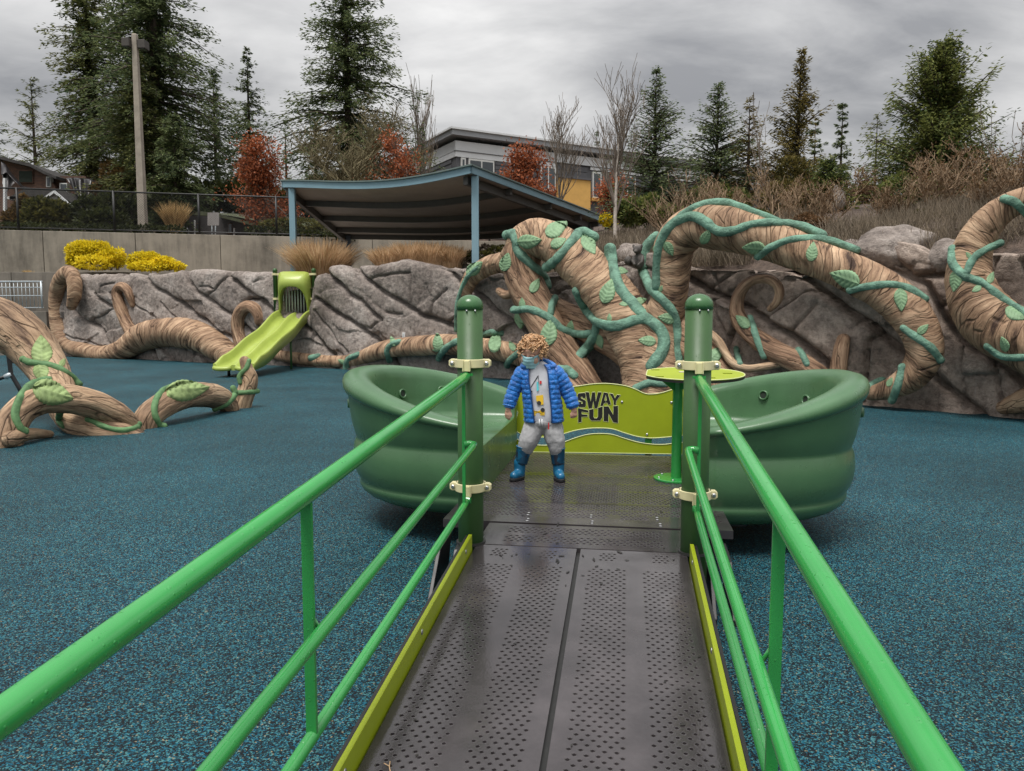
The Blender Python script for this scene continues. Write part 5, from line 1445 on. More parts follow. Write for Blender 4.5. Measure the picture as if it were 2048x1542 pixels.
# ================================================================== concrete walls and fence
def cwp(t, off=0.0, z=0.0):          # point on the retaining wall line, t metres from its left end
    p = CW0 + _cd * t + _cn * off
    return Vector((p[0], p[1], z))
CWL = float(np.linalg.norm(CW1 - CW0))
CWA = math.atan2(_cd[1], _cd[0])
RW = empty('retaining_wall', cwp(CWL / 2), 0, 'tall stained concrete retaining wall under the black fence', 'concrete wall')
def cw_t(px):                        # where the sight line of this pixel column crosses the wall
    d = ray(px, 470); e = _cd
    A = np.array([[d.x, -e[0]], [d.y, -e[1]]]); s_ = np.linalg.solve(A, CW0); return float(s_[1])
joints = [0.0] + [cw_t(p) for p in (85, 270, 440, 600, 745, 885)] + [CWL]
for a, b in zip(joints[:-1], joints[1:]):
    mb = MB()
    lo = [cwp(a + 0.012, 0, 2.2), cwp(b - 0.012, 0, 2.2), cwp(b - 0.012, 0.32, 2.2), cwp(a + 0.012, 0.32, 2.2)]
    mb.prism(lo, (0, 0, 5.10 - 2.2)); o = mb.build('wall_panel', M['concrete'], RW, world=True, bevel=0.015)
    w_ = b - a
    for k in range(int(w_ / 1.3)):
        for z in (3.55, 4.75):
            mb = MB(); c = cwp(a + 0.5 + k * 1.3, -0.003, z); mb.box((c.x - 0.028, c.y - 0.012, z - 0.028), (c.x + 0.028, c.y + 0.02, z + 0.028)); mb.build('tie_hole', M['black'], o, world=True)
mb = MB(); mb.prism([cwp(0, 0.06, 2.2), cwp(CWL, 0.06, 2.2), cwp(CWL, 0.28, 2.2), cwp(0, 0.28, 2.2)], (0, 0, 2.86)); mb.build('joint_filler', M['concretelow'], RW, world=True)
PW = empty('planter_wall', (-21, 29.7, 0), 0, 'low concrete planter wall below the yellow shrubs', 'concrete wall')
for a, b in ((-31, -27.2), (-27.18, -23.2), (-23.18, -19.6), (-19.58, -16.2), (-16.18, -13.0)):
    mb = MB(); mb.box((a, 29.6, -0.1), (b, 29.9, 3.2)); mb.build('wall_panel', M['concretelow'], PW, world=True, bevel=0.012)
FW = empty('kerb_wall', (-20, 28.5, 0), 0, 'knee-high concrete wall under the silver mesh railing', 'concrete wall')
mb = MB(); mb.box((-32, 28.4, -0.1), (-17.55, 28.65, 1.66)); mb.build('wall_body', M['concretelow'], FW, world=True, bevel=0.015)
MR = empty('mesh_railing', (-20, 28.5, 1.66), 0, 'silver galvanised bar railing at the far left end of the rock wall', 'railing')
for z in (1.80, 2.25, 2.56, 2.78):
    mb = MB(); mb.tube([(-32, 28.5, z + (0.0)), (-17.7, 28.5, z)], 0.028 if z > 2.7 else 0.018, 8); mb.build('horizontal_bar', M['galv'], MR, smooth=True, world=True)
for k in range(95):
    x = -17.75 - k * 0.148
    mb = MB(); mb.tube([(x, 28.5, 1.80), (x, 28.5, 2.78)], 0.011 if k % 14 else 0.035, 6); mb.build('upright_bar', M['galv'], MR, smooth=True, world=True)

CF = empty('chain_link_fence', cwp(CWL / 2, 0.16, 5.1), 0, 'black chain link fence on top of the retaining wall', 'fence')
for z, r in ((6.86, 0.035), (5.22, 0.028)):
    mb = MB(); mb.tube([cwp(0, 0.16, z), cwp(CWL, 0.16, z)], r, 8); mb.build('fence_rail', M['fence'], CF, smooth=True, world=True)
for px in (-30, 35, 228, 398, 553, 700, 840, 980):
    t_ = cw_t(px); mb = MB(); mb.tube([cwp(t_, 0.16, 5.0), cwp(t_, 0.16, 6.90)], 0.05, 10); mb.build('fence_post', M['fence'], CF, smooth=True, world=True)
mb = MB(); step = 0.105; Hh = 1.62; n_ = int((CWL + Hh) / step)
for k in range(n_):
    for sg in (1, -1):
        t0 = k * step - (Hh if sg > 0 else 0); a = t0; b = t0 + sg * Hh
        za, zb_ = 5.23, 6.85
        if sg < 0: a = k * step; b = a - Hh
        def clipt(a, b):
            p, q_ = (a, za), (b, zb_)
            lo, hi = 0.0, 1.0
            if b != a:
                f0 = (0 - a) / (b - a); f1 = (CWL - a) / (b - a)
                lo = max(lo, min(f0, f1)); hi = min(hi, max(f0, f1))
            return lo, hi
        lo, hi = clipt(a, b)
        if hi <= lo: continue
        A_ = cwp(a + (b - a) * lo, 0.155 + 0.003 * sg, za + (zb_ - za) * lo); B_ = cwp(a + (b - a) * hi, 0.155 + 0.003 * sg, za + (zb_ - za) * hi)
        mb.tube([A_, B_], 0.0042, 3, cap=False)
o = mb.build('wire_mesh', M['fence'], CF, world=True); o['kind'] = 'stuff'

# ------------------------------------------------------------------ lamp post
base = atY(287, 470, 34.6)
LPO = empty('lamp_post', (base.x, base.y, 5.0), 0, 'tall pale square lamp pole with two brown box heads', 'lamp post')
mb = MB(); zt_ = (atY(262, 68, 34.6)).z - 5.0
vs = []
for z, w_ in ((0, 0.17), (zt_ - 0.05, 0.105), (zt_, 0.085)):
    for sx, sy in ((-1, -1), (1, -1), (1, 1), (-1, 1)): vs.append((sx * w_, sy * w_, z))
mb.add(vs, [(3, 2, 1, 0), (8, 9, 10, 11)] + [(i*4+k, i*4+(k+1) % 4, (i+1)*4+(k+1) % 4, (i+1)*4+k) for i in range(2) for k in range(4)])
mb.build('pole', M['lampconc'], LPO, bevel=0.02)
for s_ in (-1, 1):
    mb = MB(); x0_, x1_ = sorted((s_ * 0.12, s_ * 0.46)); mb.box((x0_, -0.2 + 0.12 * s_, zt_ - 0.62), (x1_, 0.25 + 0.12 * s_, zt_ - 0.25)); h_ = mb.build('lamp_head', M['lamphead'], LPO, bevel=0.02)
    mb = MB(); mb.box((x0_ + 0.05, -0.15 + 0.12 * s_, zt_ - 0.635), (x1_ - 0.05, 0.2 + 0.12 * s_, zt_ - 0.615)); mb.build('lens', M['glass'], h_)
mb = MB(); mb.box((-0.03, -0.10, zt_ - 0.30), (0.03, -0.088, zt_ - 0.14)); mb.build('pole_plate', M['white'], LPO)

# ------------------------------------------------------------------ picnic shelter with a sweeping curved roof
A_ = atY(563, 368, 23.6); B_ = atY(943, 338, 20.0); C_ = atY(1213, 441, 30.0); D_ = atY(676, 470, 31.5)
SH = empty('picnic_shelter', (-2.5, 26, tz(-2.5, 26)), 0, 'pale blue picnic shelter with a sweeping curved roof', 'shelter')
def roofp(s_, t, dz=0.0):      # s along A->B, t from front to back
    f = A_.lerp(B_, s_); g = D_.lerp(C_, s_)
    p = f.lerp(g, t)
    sag = (0.23 * (1 - t) + 0.30 * t) * math.sin(PI * min(1, max(0, s_)) ** 1.25)
    return Vector((p.x, p.y, p.z - sag + dz))
NS, NT = 28, 14
def sheet(z0, z1, s0=0, s1=1, t0=0, t1=1, ns_=NS, nt_=NT):
    mb = MB(); vs = []; fs = []
    for top in (z0, z1):
        for i in range(ns_ + 1):
            for j in range(nt_ + 1): vs.append(roofp(s0 + (s1 - s0) * i / ns_, t0 + (t1 - t0) * j / nt_, top))
    n = nt_ + 1; m_ = (ns_ + 1) * n
    for i in range(ns_):
        for j in range(nt_):
            fs.append((i*n+j, i*n+j+1, (i+1)*n+j+1, (i+1)*n+j)); fs.append((m_+i*n+j, m_+(i+1)*n+j, m_+(i+1)*n+j+1, m_+i*n+j+1))
    for i in range(ns_):
        fs.append((i*n, (i+1)*n, m_+(i+1)*n, m_+i*n)); fs.append((i*n+nt_, m_+i*n+nt_, m_+(i+1)*n+nt_, (i+1)*n+nt_))
    for j in range(nt_):
        fs.append((j, m_+j, m_+j+1, j+1)); fs.append((ns_*n+j, ns_*n+j+1, m_+ns_*n+j+1, m_+ns_*n+j))
    return mb.add(vs, fs)
sheet(-0.055, -0.02, 0.004, 0.996, 0.004, 0.996).build('ceiling_sheet', M['shelterunder'], SH, world=True, merge=True)
sheet(0.085, 0.12, -0.006, 1.006, -0.006, 1.006).build('roof_cap', simple('grey green roof metal', (0.13, 0.17, 0.16), 0.45), SH, world=True, merge=True)
sheet(-0.02, 0.083, 0.01, 0.99, 0.01, 0.99).build('roof_core', M['shelterbeam'], SH, world=True, merge=True)
def fascia(fn, n=30):
    mb = MB(); vs = []; fs = []
    for i in range(n + 1):
        p, o_ = fn(i / n)
        for dz, k in ((-0.10, 0), (0.084, 0), (0.084, 1), (-0.10, 1)): vs.append(p + o_ * k + Vector((0, 0, dz)))
    for i in range(n):
        for k in range(4): fs.append((i*4+k, i*4+(k+1) % 4, (i+1)*4+(k+1) % 4, (i+1)*4+k))
    fs += [(3, 2, 1, 0), tuple(n*4+k for k in range(4))]
    return mb.add(vs, fs)
fb = (C_ - B_).normalized(); fa = (B_ - A_).normalized()
for fn in (lambda t: (roofp(t, 0), fb * 0.05), lambda t: (roofp(1, t), -fa * 0.05), lambda t: (roofp(0, t), fa * 0.05), lambda t: (roofp(t, 1), -fb * 0.05)):
    fascia(fn).build('fascia', M['shelterblue'], SH, world=True)
for t in (0.24, 0.52, 0.78, 0.96):       # curved purlins under the ceiling
    mb = MB(); vs = []; fs = []; n = 26
    for i in range(n + 1):
        s_ = 0.015 + 0.97 * i / n; p = roofp(s_, t)
        for dz, k in ((-0.24, -1), (-0.057, -1), (-0.057, 1), (-0.24, 1)): vs.append(p + fb * (0.07 * k) + Vector((0, 0, dz)))
    for i in range(n):
        for k in range(4): fs.append((i*4+k, i*4+(k+1) % 4, (i+1)*4+(k+1) % 4, (i+1)*4+k))
    fs += [(3, 2, 1, 0), tuple(n*4+k for k in range(4))]
    mb.add(vs, fs).build('curved_beam', M['shelterbeam'], SH, world=True)
for s_ in (0.03, 0.955):                # side girders
    mb = MB(); mb.bar(roofp(s_, 0.02, -0.2), roofp(s_, 0.98, -0.2), 0.13, 0.22); mb.build('side_girder', M['shelterbeam'], SH, world=True)
for (px, s_, t, mat_, wd_) in ((597, 0.055, 0.02, 'shelterblue', 0.185), (955, 0.985, 0.035, 'shelterblue', 0.19), (697, 0.05, 0.95, 'slate', 0.19), (1185, 0.955, 0.93, 'slate', 0.19)):
    p = roofp(s_, t); zb0 = min(tz(p.x, p.y), 3.4) - 0.2
    mb = MB(); mb.box((p.x - wd_ / 2, p.y - wd_ / 2, zb0), (p.x + wd_ / 2, p.y + wd_ / 2, p.z - 0.1)); po = mb.build('shelter_post', M[mat_], SH, world=True, bevel=0.012)
    mb = MB(); mb.box((p.x - 0.16, p.y - 0.16, p.z - 0.12), (p.x + 0.16, p.y + 0.16, p.z - 0.10)); mb.build('cap_plate', M[mat_], po, world=True)

# ================================================================== buildings
AB0 = atY(912, 262, 60.0)
exb = Vector((0.874, 0.486, 0)).normalized(); eyb = Vector((-exb.y, exb.x, 0))
BA = math.atan2(exb.y, exb.x)
APT = empty('apartment_block', (AB0.x, AB0.y, 5), BA, 'white and dark grey apartment block with an orange bay and flat roof', 'building')
zr0 = AB0.z - 5
def fx(px):       # facade coordinate of a pixel column
    d = ray(px, 320); c = Vector((AB0.x, AB0.y, 0))
    n = Vector((-eyb.x, -eyb.y, 0)); t = (c.x * n.x + c.y * n.y) / (d.x * n.x + d.y * n.y)
    return (Vector((d.x * t, d.y * t, 0)) - c).dot(exb), d.y * t
def fz(py, X):
    p = Vector((AB0.x, AB0.y, 0)) + exb * X
    return H + (635 - py) / F * p.y * 0.995 - 5
LF = 44.0; DF = 16.0
def bx(name, lo, hi, mat, par=APT, bevel=0):
    mb = MB(); mb.box(lo, hi); return mb.build(name, M[mat], par, bevel=bevel)
zp = fz(290, 0); zp2 = fz(314, 0)
roof = bx('roof_slab', (-0.6, -0.6, zr0 - 0.42), (LF, DF, zr0), 'fascia')
bx('roof_edge', (-0.75, -0.75, zr0 - 0.02), (LF, DF, zr0 + 0.12), 'white', roof)
bx('upper_storey', (1.6, 1.4, zp - 0.6), (LF, DF, zr0 - 0.42), 'siding')
bx('main_body', (0.0, 0.0, -1), (LF - 0.3, DF - 0.3, zp - 0.75), 'siding')
for k in range(3):          # slats of upper siding on the left flank and front read as horizontal boards
    pass
bx('parapet', (-0.12, -0.12, zp - 0.75), (LF, 0.2, zp), 'white'); bx('parapet', (-0.121, 0.203, zp - 0.75), (0.2, DF, zp - 0.001), 'white')
bx('white_band', (-0.10, -0.10, zp2 - 0.25), (7.0, -0.003, zp - 0.78), 'white'); bx('white_band', (-0.103, -0.002, zp2 - 0.25), (-0.004, DF, zp - 0.779), 'white')
bx('cornice_line', (-0.16, -0.16, zp - 0.78), (LF, 0.1, zp - 0.74), 'siding')
def window(X0, X1, z0, z1, n=2):
    f = bx('window', (X0, -0.16, z0), (X1, 0.02, z1), 'frame')
    w_ = (X1 - X0 - 0.12 * (n + 1)) / n
    for k in range(n):
        a = X0 + 0.12 + k * (w_ + 0.12)
        bx('pane', (a, -0.175, z0 + 0.14), (a + w_, -0.155, z1 - 0.14), 'glass', f)
def lap(X0, X1, z0, z1):
    n = int((z1 - z0) / 0.32)
    for k in range(n):
        z = z0 + k * (z1 - z0) / n
        bx('siding_board', (X0, -0.06, z + 0.03), (X1, -0.005, z + (z1 - z0) / n - 0.02), 'siding')
xs = {p: fx(p)[0] for p in (914, 930, 936, 989, 990, 1025, 1063, 1080, 1110, 1113, 1175, 1180, 1220, 1230, 1270, 1290, 1330, 1350, 1390)}
window(0.35, xs[930], zp2 - 2.6, zp2 - 0.3, 1); window(xs[936], xs[989] - 0.1, zp2 - 2.6, zp2 - 0.3, 2)
lap(xs[990], xs[1025] + 0.6, zp2 - 4.0, zp - 0.85); lap(xs[1113], xs[1175], fz(356, xs[1113]), zp - 0.85)
bx('white_panel', (xs[1063], -0.10, fz(335, xs[1063])), (xs[1110], -0.003, zp - 0.8), 'white'); window(xs[1080], xs[1110], fz(385, xs[1080]), fz(338, xs[1080]), 2)
bx('orange_bay', (xs[1113], -0.5, -1), (xs[1175], 0.0, fz(362, xs[1113])), 'orange'); bx('bay_cap', (xs[1113] - 0.1, -0.6, fz(362, xs[1113])), (xs[1175] + 0.1, 0.0, fz(358, xs[1113])), 'siding')
bx('white_panel', (xs[1180], -0.10, fz(346, xs[1180])), (xs[1220], -0.003, zp - 0.8), 'white'); window(xs[1180] + 0.2, xs[1220] - 0.2, fz(400, xs[1180]), fz(349, xs[1180]), 2)
bx('red_sill', (xs[1180], -0.4, fz(406, xs[1180])), (xs[1220], 0, fz(400, xs[1180])), 'orange'); bx('white_panel', (xs[1230], -0.10, fz(352, xs[1230])), (xs[1290], -0.003, zp - 0.8), 'white')
window(xs[1230] + 0.4, xs[1270], fz(395, xs[1230]), fz(355, xs[1230]), 2); lap(xs[1290], xs[1330], fz(375, xs[1290]), zp - 0.85); bx('white_panel', (xs[1350], -0.10, fz(366, xs[1350])), (xs[1390], -0.003, zp - 0.8), 'white')
for a, b in ((947, 970), (975, 990), (1080, 1100), (1130, 1160), (1200, 1230)):
    X0, X1 = fx(a)[0], fx(b)[0]
    f = bx('window', (X0, 1.30, zp - 0.2), (X1, 1.45, zr0 - 0.65), 'siding'); bx('pane', (X0 + 0.1, 1.27, zp - 0.1), (X1 - 0.1, 1.31, zr0 - 0.75), 'glass', f)
n_ = 9
for k in range(n_):
    z = zp + 0.05 + k * (zr0 - 0.5 - zp) / n_
    bx('siding_board', (1.55, 1.36, z), (LF - 1, 1.398, z + (zr0 - 0.5 - zp) / n_ - 0.05), 'siding')
for z in (zp + 0.45, zp + 0.85):
    mb = MB(); mb.tube([(0, 0.0, z), (LF - 1, 0.0, z)], 0.03, 6); mb.tube([(0, 0.0, z), (0, DF, z)], 0.03, 6); mb.build('balcony_rail', M['blackmetal'], APT)
for k in range(22):
    mb = MB(); mb.tube([(k * 2, 0.0, zp), (k * 2, 0.0, zp + 0.85)], 0.03, 6); mb.build('balcony_post', M['blackmetal'], APT)
for k in range(14):
    bx('siding_board', (-0.06, 0.8, zp2 - 0.6 - k * 0.42), (-0.005, DF - 1, zp2 - 0.32 - k * 0.42), 'siding')
bx('wall_lamp', (xs[1025] - 0.3, -0.4, zp2 - 1.0), (xs[1025] + 0.3, -0.06, zp2 - 0.4), 'white')

def m_brick():
    m, nt, b = newmat('old red brick'); K = nt.links.new
    tc = nn(nt, 'ShaderNodeTexCoord'); mp = nn(nt, 'ShaderNodeMapping'); mp.inputs['Rotation'].default_value = (R(90), 0, 0); K(tc.outputs['Object'], mp.inputs[0])
    br = nn(nt, 'ShaderNodeTexBrick', Scale=3.2); br.inputs['Color1'].default_value = (0.17, 0.085, 0.055, 1); br.inputs['Color2'].default_value = (0.10, 0.055, 0.04, 1); br.inputs['Mortar'].default_value = (0.10, 0.085, 0.075, 1)
    K(mp.outputs[0], br.inputs[0]); K(br.outputs[0], b.inputs['Base Color']); b.inputs['Roughness'].default_value = 0.9
    return m
M['brick'] = m_brick()
HY = 48.0
hb = atY(60, 440, HY)
HO = empty('brick_house', (hb.x, HY, 5.0), 0, 'old brick house draped with black tarpaulin at the far left', 'house')
hp = lambda px, py, dY=0: atY(px, py, HY + dY) - Vector((hb.x, HY, 5.0))
def poly(name, pts, mat, d=(0, 0.3, 0), par=HO): mb = MB(); mb.prism(pts, d); return mb.build(name, mat, par)
poly('wall', [hp(-60, 480), hp(-60, 310), hp(0, 316), hp(50, 328), hp(88, 346), hp(110, 372), hp(112, 480)], M['brick'], (0, 7, 0))
poly('wall', [hp(100, 480, .5), hp(100, 352, .5), hp(172, 352, .5), hp(172, 480, .5)], M['brick'], (0, 6, 0))
rf = MB()
pr = [(-60, 305), (0, 312), (30, 320), (60, 327), (88, 342), (112, 352), (112, 358), (88, 348), (60, 333), (30, 326), (0, 318), (-60, 311)]
rf.prism([hp(a, b, -0.6) for a, b in pr], (0, 8, 0)); rf.build('roof', M['shingle'], HO)
for a, b, c, d_ in ((36, 66, 340, 366), (92, 101, 353, 374), (119, 134, 366, 390)):
    f = poly('window', [hp(a, d_, -.12), hp(b, d_, -.12), hp(b, c, -.12), hp(a, c, -.12)], M['frame'] if a > 80 else M['brick'], (0, 0.3, 0))
    poly('pane', [hp(a + 2, d_ - 2, -.16), hp(b - 2, d_ - 2, -.16), hp(b - 2, c + 2, -.16), hp(a + 2, c + 2, -.16)], M['glass'] if a > 80 else M['hole'], (0, 0.1, 0), f)
poly('porch_roof', [hp(18, 394, -2.5), hp(48, 378, -2.5), hp(110, 377, -2.5), hp(146, 412, -2.5), hp(140, 414, -2.5), hp(108, 384, -2.5), hp(80, 400, -2.5), hp(20, 400, -2.5)], M['shingle'], (0, 2.4, 0))
poly('gable_trim', [hp(76, 402, -2.6), hp(108, 380, -2.6), hp(146, 412, -2.6), hp(143, 414, -2.6), hp(108, 386, -2.6), hp(80, 404, -2.6)], M['white'], (0, 0.08, 0))
poly('gable_infill', [hp(80, 404, -2.4), hp(108, 386, -2.4), hp(143, 414, -2.4), hp(143, 440, -2.4), hp(80, 440, -2.4)], simple('grey gable boards', (0.28, 0.27, 0.26), 0.7), (0, 2, 0))
poly('porch_beam', [hp(14, 398, -2.5), hp(80, 398, -2.5), hp(80, 393, -2.5), hp(14, 393, -2.5)], M['frame'])
for a in (8, 43):
    poly('porch_column', [hp(a - 2, 470, -2.6), hp(a + 2, 470, -2.6), hp(a + 2, 395 if a > 10 else 356, -2.6), hp(a - 2, 395 if a > 10 else 356, -2.6)], M['white'], (0, 0.2, 0))
def drape(name, corners, mat, folds, amp, seed, par):
    """hanging sheet between a top edge and a bottom edge of pixels"""
    nt_, nb_ = 28, 14; V = []; Fc = []
    top, bot = corners
    for i in range(nt_ + 1):
        t = i / nt_
        ft = [np.interp(t, np.linspace(0, 1, len(e)), [p[k] for p in e]) for e in (top, bot) for k in (0, 1)]
        for j in range(nb_ + 1):
            s_ = j / nb_
            V.append(hp(ft[0] + (ft[2] - ft[0]) * s_, ft[1] + (ft[3] - ft[1]) * s_, -0.5 + amp * math.sin(t * folds * 2 * PI + s_ * 3 + seed) * (0.3 + s_) - 0.8 * s_))
    for i in range(nt_):
        for j in range(nb_): Fc.append((i*(nb_+1)+j, i*(nb_+1)+j+1, (i+1)*(nb_+1)+j+1, (i+1)*(nb_+1)+j))
    o = link(name, mesh_np(name, V, Fc, True), mat, par); sm = o.modifiers.new('t', 'SOLIDIFY'); sm.thickness = 0.03
    return o
drape('tarpaulin', ([(133, 356), (150, 355), (180, 358), (211, 369)], [(150, 385), (165, 410), (182, 402), (206, 378)]), M['tarp'], 4, 0.35, 0, HO)
drape('tarpaulin', ([(2, 320), (12, 330), (28, 352), (46, 372), (70, 378)], [(2, 350), (14, 345), (30, 362), (48, 378), (68, 382)]), M['tarp'], 2, 0.1, 1, HO)
drape('tarpaulin', ([(3, 324), (10, 330), (28, 356)], [(6, 370), (14, 384), (28, 366)]), M['tarpgrey'], 2, 0.25, 2, HO)

LY = 46.0; lb = atY(520, 462, LY)
LO = empty('low_house', (lb.x, LY, 5.0), 0, 'low dark house with a long mossy roof behind the fence', 'house')
lp_ = lambda px, py, dY=0: atY(px, py, LY + dY) - Vector((lb.x, LY, 5.0))
def lpoly(name, pts, mat, d, par=LO): mb = MB(); mb.prism(pts, d); return mb.build(name, mat, par)
lpoly('wall', [lp_(378, 480), lp_(378, 432), lp_(470, 432), lp_(560, 452), lp_(700, 462), lp_(700, 480)], M['darkwall'], (0, 4, 0))
lpoly('roof', [lp_(384, 430, -1), lp_(398, 422, -1), lp_(430, 426, -1), lp_(560, 458, -1), lp_(700, 476, -1), lp_(700, 480, -1), (lp_(556, 464, -1)), lp_(430, 432, -1)], M['roofmoss'], (0, 0.3, 0))
mb = MB(); mb.add([lp_(430, 426, -1), lp_(700, 476, -1), lp_(720, 440, 8), lp_(500, 428, 8)], [(0, 1, 2, 3)]); mb.build('roof', M['roofmoss'], LO)
lpoly('roof_flashing', [lp_(484, 432, 0.2), lp_(500, 431, 0.2), lp_(516, 443, -0.4), lp_(500, 444, -0.4)], M['tarpgrey'], (0, 0, 0.06))
lpoly('chimney', [lp_(495, 424, 6), lp_(515, 424, 6), lp_(515, 432, 6), lp_(495, 432, 6)], M['brick'], (0, 0.8, 0))
for a in (389, 468):
    lpoly('downpipe', [lp_(a - 1.2, 480, -.3), lp_(a + 1.2, 480, -.3), lp_(a + 1.2, 440 if a < 400 else 456, -.3), lp_(a - 1.2, 440 if a < 400 else 456, -.3)], M['frame'], (0, 0.1, 0))
for a, b in ((392, 397), (456, 464)):
    f = lpoly('window', [lp_(a, 468, -.1), lp_(b, 468, -.1), lp_(b, 446, -.1), lp_(a, 446, -.1)], M['brick'], (0, 0.12, 0)); lpoly('pane', [lp_(a + 1, 466, -.14), lp_(b - 1, 466, -.14), lp_(b - 1, 448, -.14), lp_(a + 1, 448, -.14)], M['glass'], (0, 0.05, 0), f)
sg = empty('street_sign', atY(427, 465, 37.0), 0, 'back of a square grey sign behind the fence', 'sign')
sp_ = lambda px, py: atY(px, py, 37.0) - sg.location
mb = MB(); mb.prism([sp_(415, 451), sp_(438, 451), sp_(438, 425), sp_(415, 425)], (0, 0.02, 0)); mb.build('sign_plate', M['signback'], sg)
for a in (423, 430):
    mb = MB(); mb.tube([sp_(a, 472) + Vector((0, .04, -.3)), sp_(a, 430) + Vector((0, .04, 0))], 0.03, 8); mb.build('sign_post', M['galv'], sg, smooth=True)

# ================================================================== plants
def cards(P, Dr, Ln, Wd, up=None, seed=0):
    """thin rhombic leaves: base points, directions, lengths, widths -> mesh vertices"""
    rg = np.random.RandomState(seed)
    P = np.asarray(P); Dr = np.asarray(Dr); Dr = Dr / np.linalg.norm(Dr, axis=1, keepdims=True)
    rnd = rg.normal(size=P.shape) * 0.55 + (np.array([0, 0, 1]) if up is None else up)
    Wv = np.cross(Dr, rnd); Wv /= np.linalg.norm(Wv, axis=1, keepdims=True) + 1e-9
    Ln = np.asarray(Ln)[:, None]; Wd = np.asarray(Wd)[:, None]
    m_ = P + Dr * Ln * 0.45
    return np.stack([P, m_ + Wv * Wd * 0.5, P + Dr * Ln, m_ - Wv * Wd * 0.5], 1).reshape(-1, 3)
def conifer(name, label, x, y, z0, h, rad, mat, seed,  cb=0.2, nwh=44, per=6, sp=0.32, cl=0.55, cw=0.13, et=40, eb=-12, droop=0.25, shape=0.9, irr=0.5, k=4, trunk=0.0, lean=0.0, group=None, flatk=0.5, barktip=0):
    rg = np.random.RandomState(seed)
    far = cl > 0.45
    if far: cl *= 0.72; cw *= 0.56; k = int(k * 2.4)
    t = empty(name, (x, y, z0), 0, label, 'tree', group)
    tr = h * 0.014 + 0.05 if not trunk else trunk
    mb = MB(); N_ = 12
    mb.tube([(lean * h * (i / N_) ** 2, 0, h * i / N_ - 0.3) for i in range(N_ + 1)], [max(0.012, tr * (1 - i / N_) ** 0.8) for i in range(N_ + 1)], 8)
    P = []; Dr = []; Ln = []; Wd = []
    for i in range(nwh):
        f = (i + rg.uniform(-0.4, 0.4)) / nwh; f = min(max(f, 0), 0.985)
        z = h * (cb + (1 - cb) * f)
        ox = lean * z * z / h
        pr_ = (1 - f) ** shape
        if f < 0.18: pr_ *= 0.72 + 1.5 * f
        for b in range(per):
            az = rg.uniform(0, 2 * PI)
            nz = noise.noise(Vector((math.cos(az) * 1.3 + seed, math.sin(az) * 1.3, z / h * 7)))
            Lb = (rad * pr_ * (1 + irr * nz * 1.3) * rg.uniform(0.7, 1.12)) + 0.08 * rad * (1 - f)
            if Lb < 0.12: Lb = 0.12
            el = R(eb + (et - eb) * f + rg.uniform(-10, 10))
            n_ = max(2, int(Lb / sp))
            ts = (np.arange(n_) + rg.uniform(0.1, 0.9, n_)) / n_
            r_ = ts * Lb * math.cos(el)
            zz = z + ts * Lb * math.sin(el) - droop * Lb * ts ** 1.6 * 0.8 + 0.12 * Lb * np.maximum(0, ts - 0.75)
            ca, sa = math.cos(az), math.sin(az)
            mb.tube([(ox, 0, z), (ox + ca * r_[-1] * 0.55, sa * r_[-1] * 0.55, (z + zz[-1]) * 0.5 + 0.06 * Lb), (ox + ca * r_[-1], sa * r_[-1], zz[-1])], [0.012 + 0.012 * Lb, 0.008 + 0.006 * Lb, 0.006], 4, cap=False)
            for q_ in range(k):
                a2 = az + rg.uniform(-0.95, 0.95, n_)
                d = np.stack([np.cos(a2), np.sin(a2), rg.uniform(-0.75, 0.25, n_) * flatk * 2 + 0.25 * math.sin(el)], 1)
                j = rg.normal(size=(n_, 3)) * np.array([0.07, 0.07, 0.10]) * (0.4 + Lb * 0.35)
                P.append(np.stack([ox + ca * r_, sa * r_, zz], 1) + j); Dr.append(d)
                s_ = cl * rg.uniform(0.55, 1.15, n_) * (1 - 0.45 * ts) * (0.55 + 0.45 * min(1, Lb / rad * 1.6))
                Ln.append(s_); Wd.append(cw * rg.uniform(0.6, 1.3, n_))
    # leader
    mb.build('trunk', M['bark'], t)
    V = cards(np.concatenate(P), np.concatenate(Dr), np.concatenate(Ln), np.concatenate(Wd), seed=seed)
    link('crown', quads_mesh('crown', V, 4), mat, t)
    return t
# pale slab added under the shelter to bounce light onto its ceiling
pad = MB(); pad.prism([(-6.6, 25.2, 2.4), (-0.6, 21.2, 2.4), (3.2, 30.5, 2.4), (-8.0, 33.0, 2.4)], (0, 0, 0.55)); tag(pad.build('bounce_slab', simple('pale bounce slab concrete', (0.42, 0.39, 0.35), 0.9)), kind='structure')
def at_tree(px, depth, z=None):
    x = (px - 1024) / F * depth
    return x, depth, (tz(x, depth) - 0.1 if z is None else z)
def top_z(py, depth): return H + (635 - py) / F * depth
def cf(name, label, px, py_top, depth, wpx, mat, seed, **kw):
    x, y, z = at_tree(px, depth, kw.pop('z', None))
    return conifer(name, label, x, y, z, top_z(py_top, depth) - z, wpx / 2 / F * depth, mat, seed, **kw)
cf('fir_tree', 'huge dark fir rising out of the frame behind the lamp pole', 330, -330, 50, 285, M['fir'], 1, cb=0.16, nwh=62, per=9, sp=0.30, cl=0.75, cw=0.17, k=5, irr=0.8, shape=0.62, et=25, eb=-18, droop=0.3, trunk=0.62)
cf('fir_tree', 'broad olive green fir left of the lamp pole', 205, -150, 54, 190, M['firolive'], 2, cb=0.24, nwh=54, per=8, sp=0.32, cl=0.75, cw=0.17, k=5, irr=0.8, shape=0.6, et=25, eb=-18, droop=0.3)
cf('fir_tree', 'lighter bushy fir in front of the huge dark fir', 300, 120, 47, 190, M['firolive'], 22, cb=0.16, nwh=40, per=8, sp=0.30, cl=0.65, cw=0.15, k=5, irr=0.7, shape=0.7, et=20, eb=-20, droop=0.35)
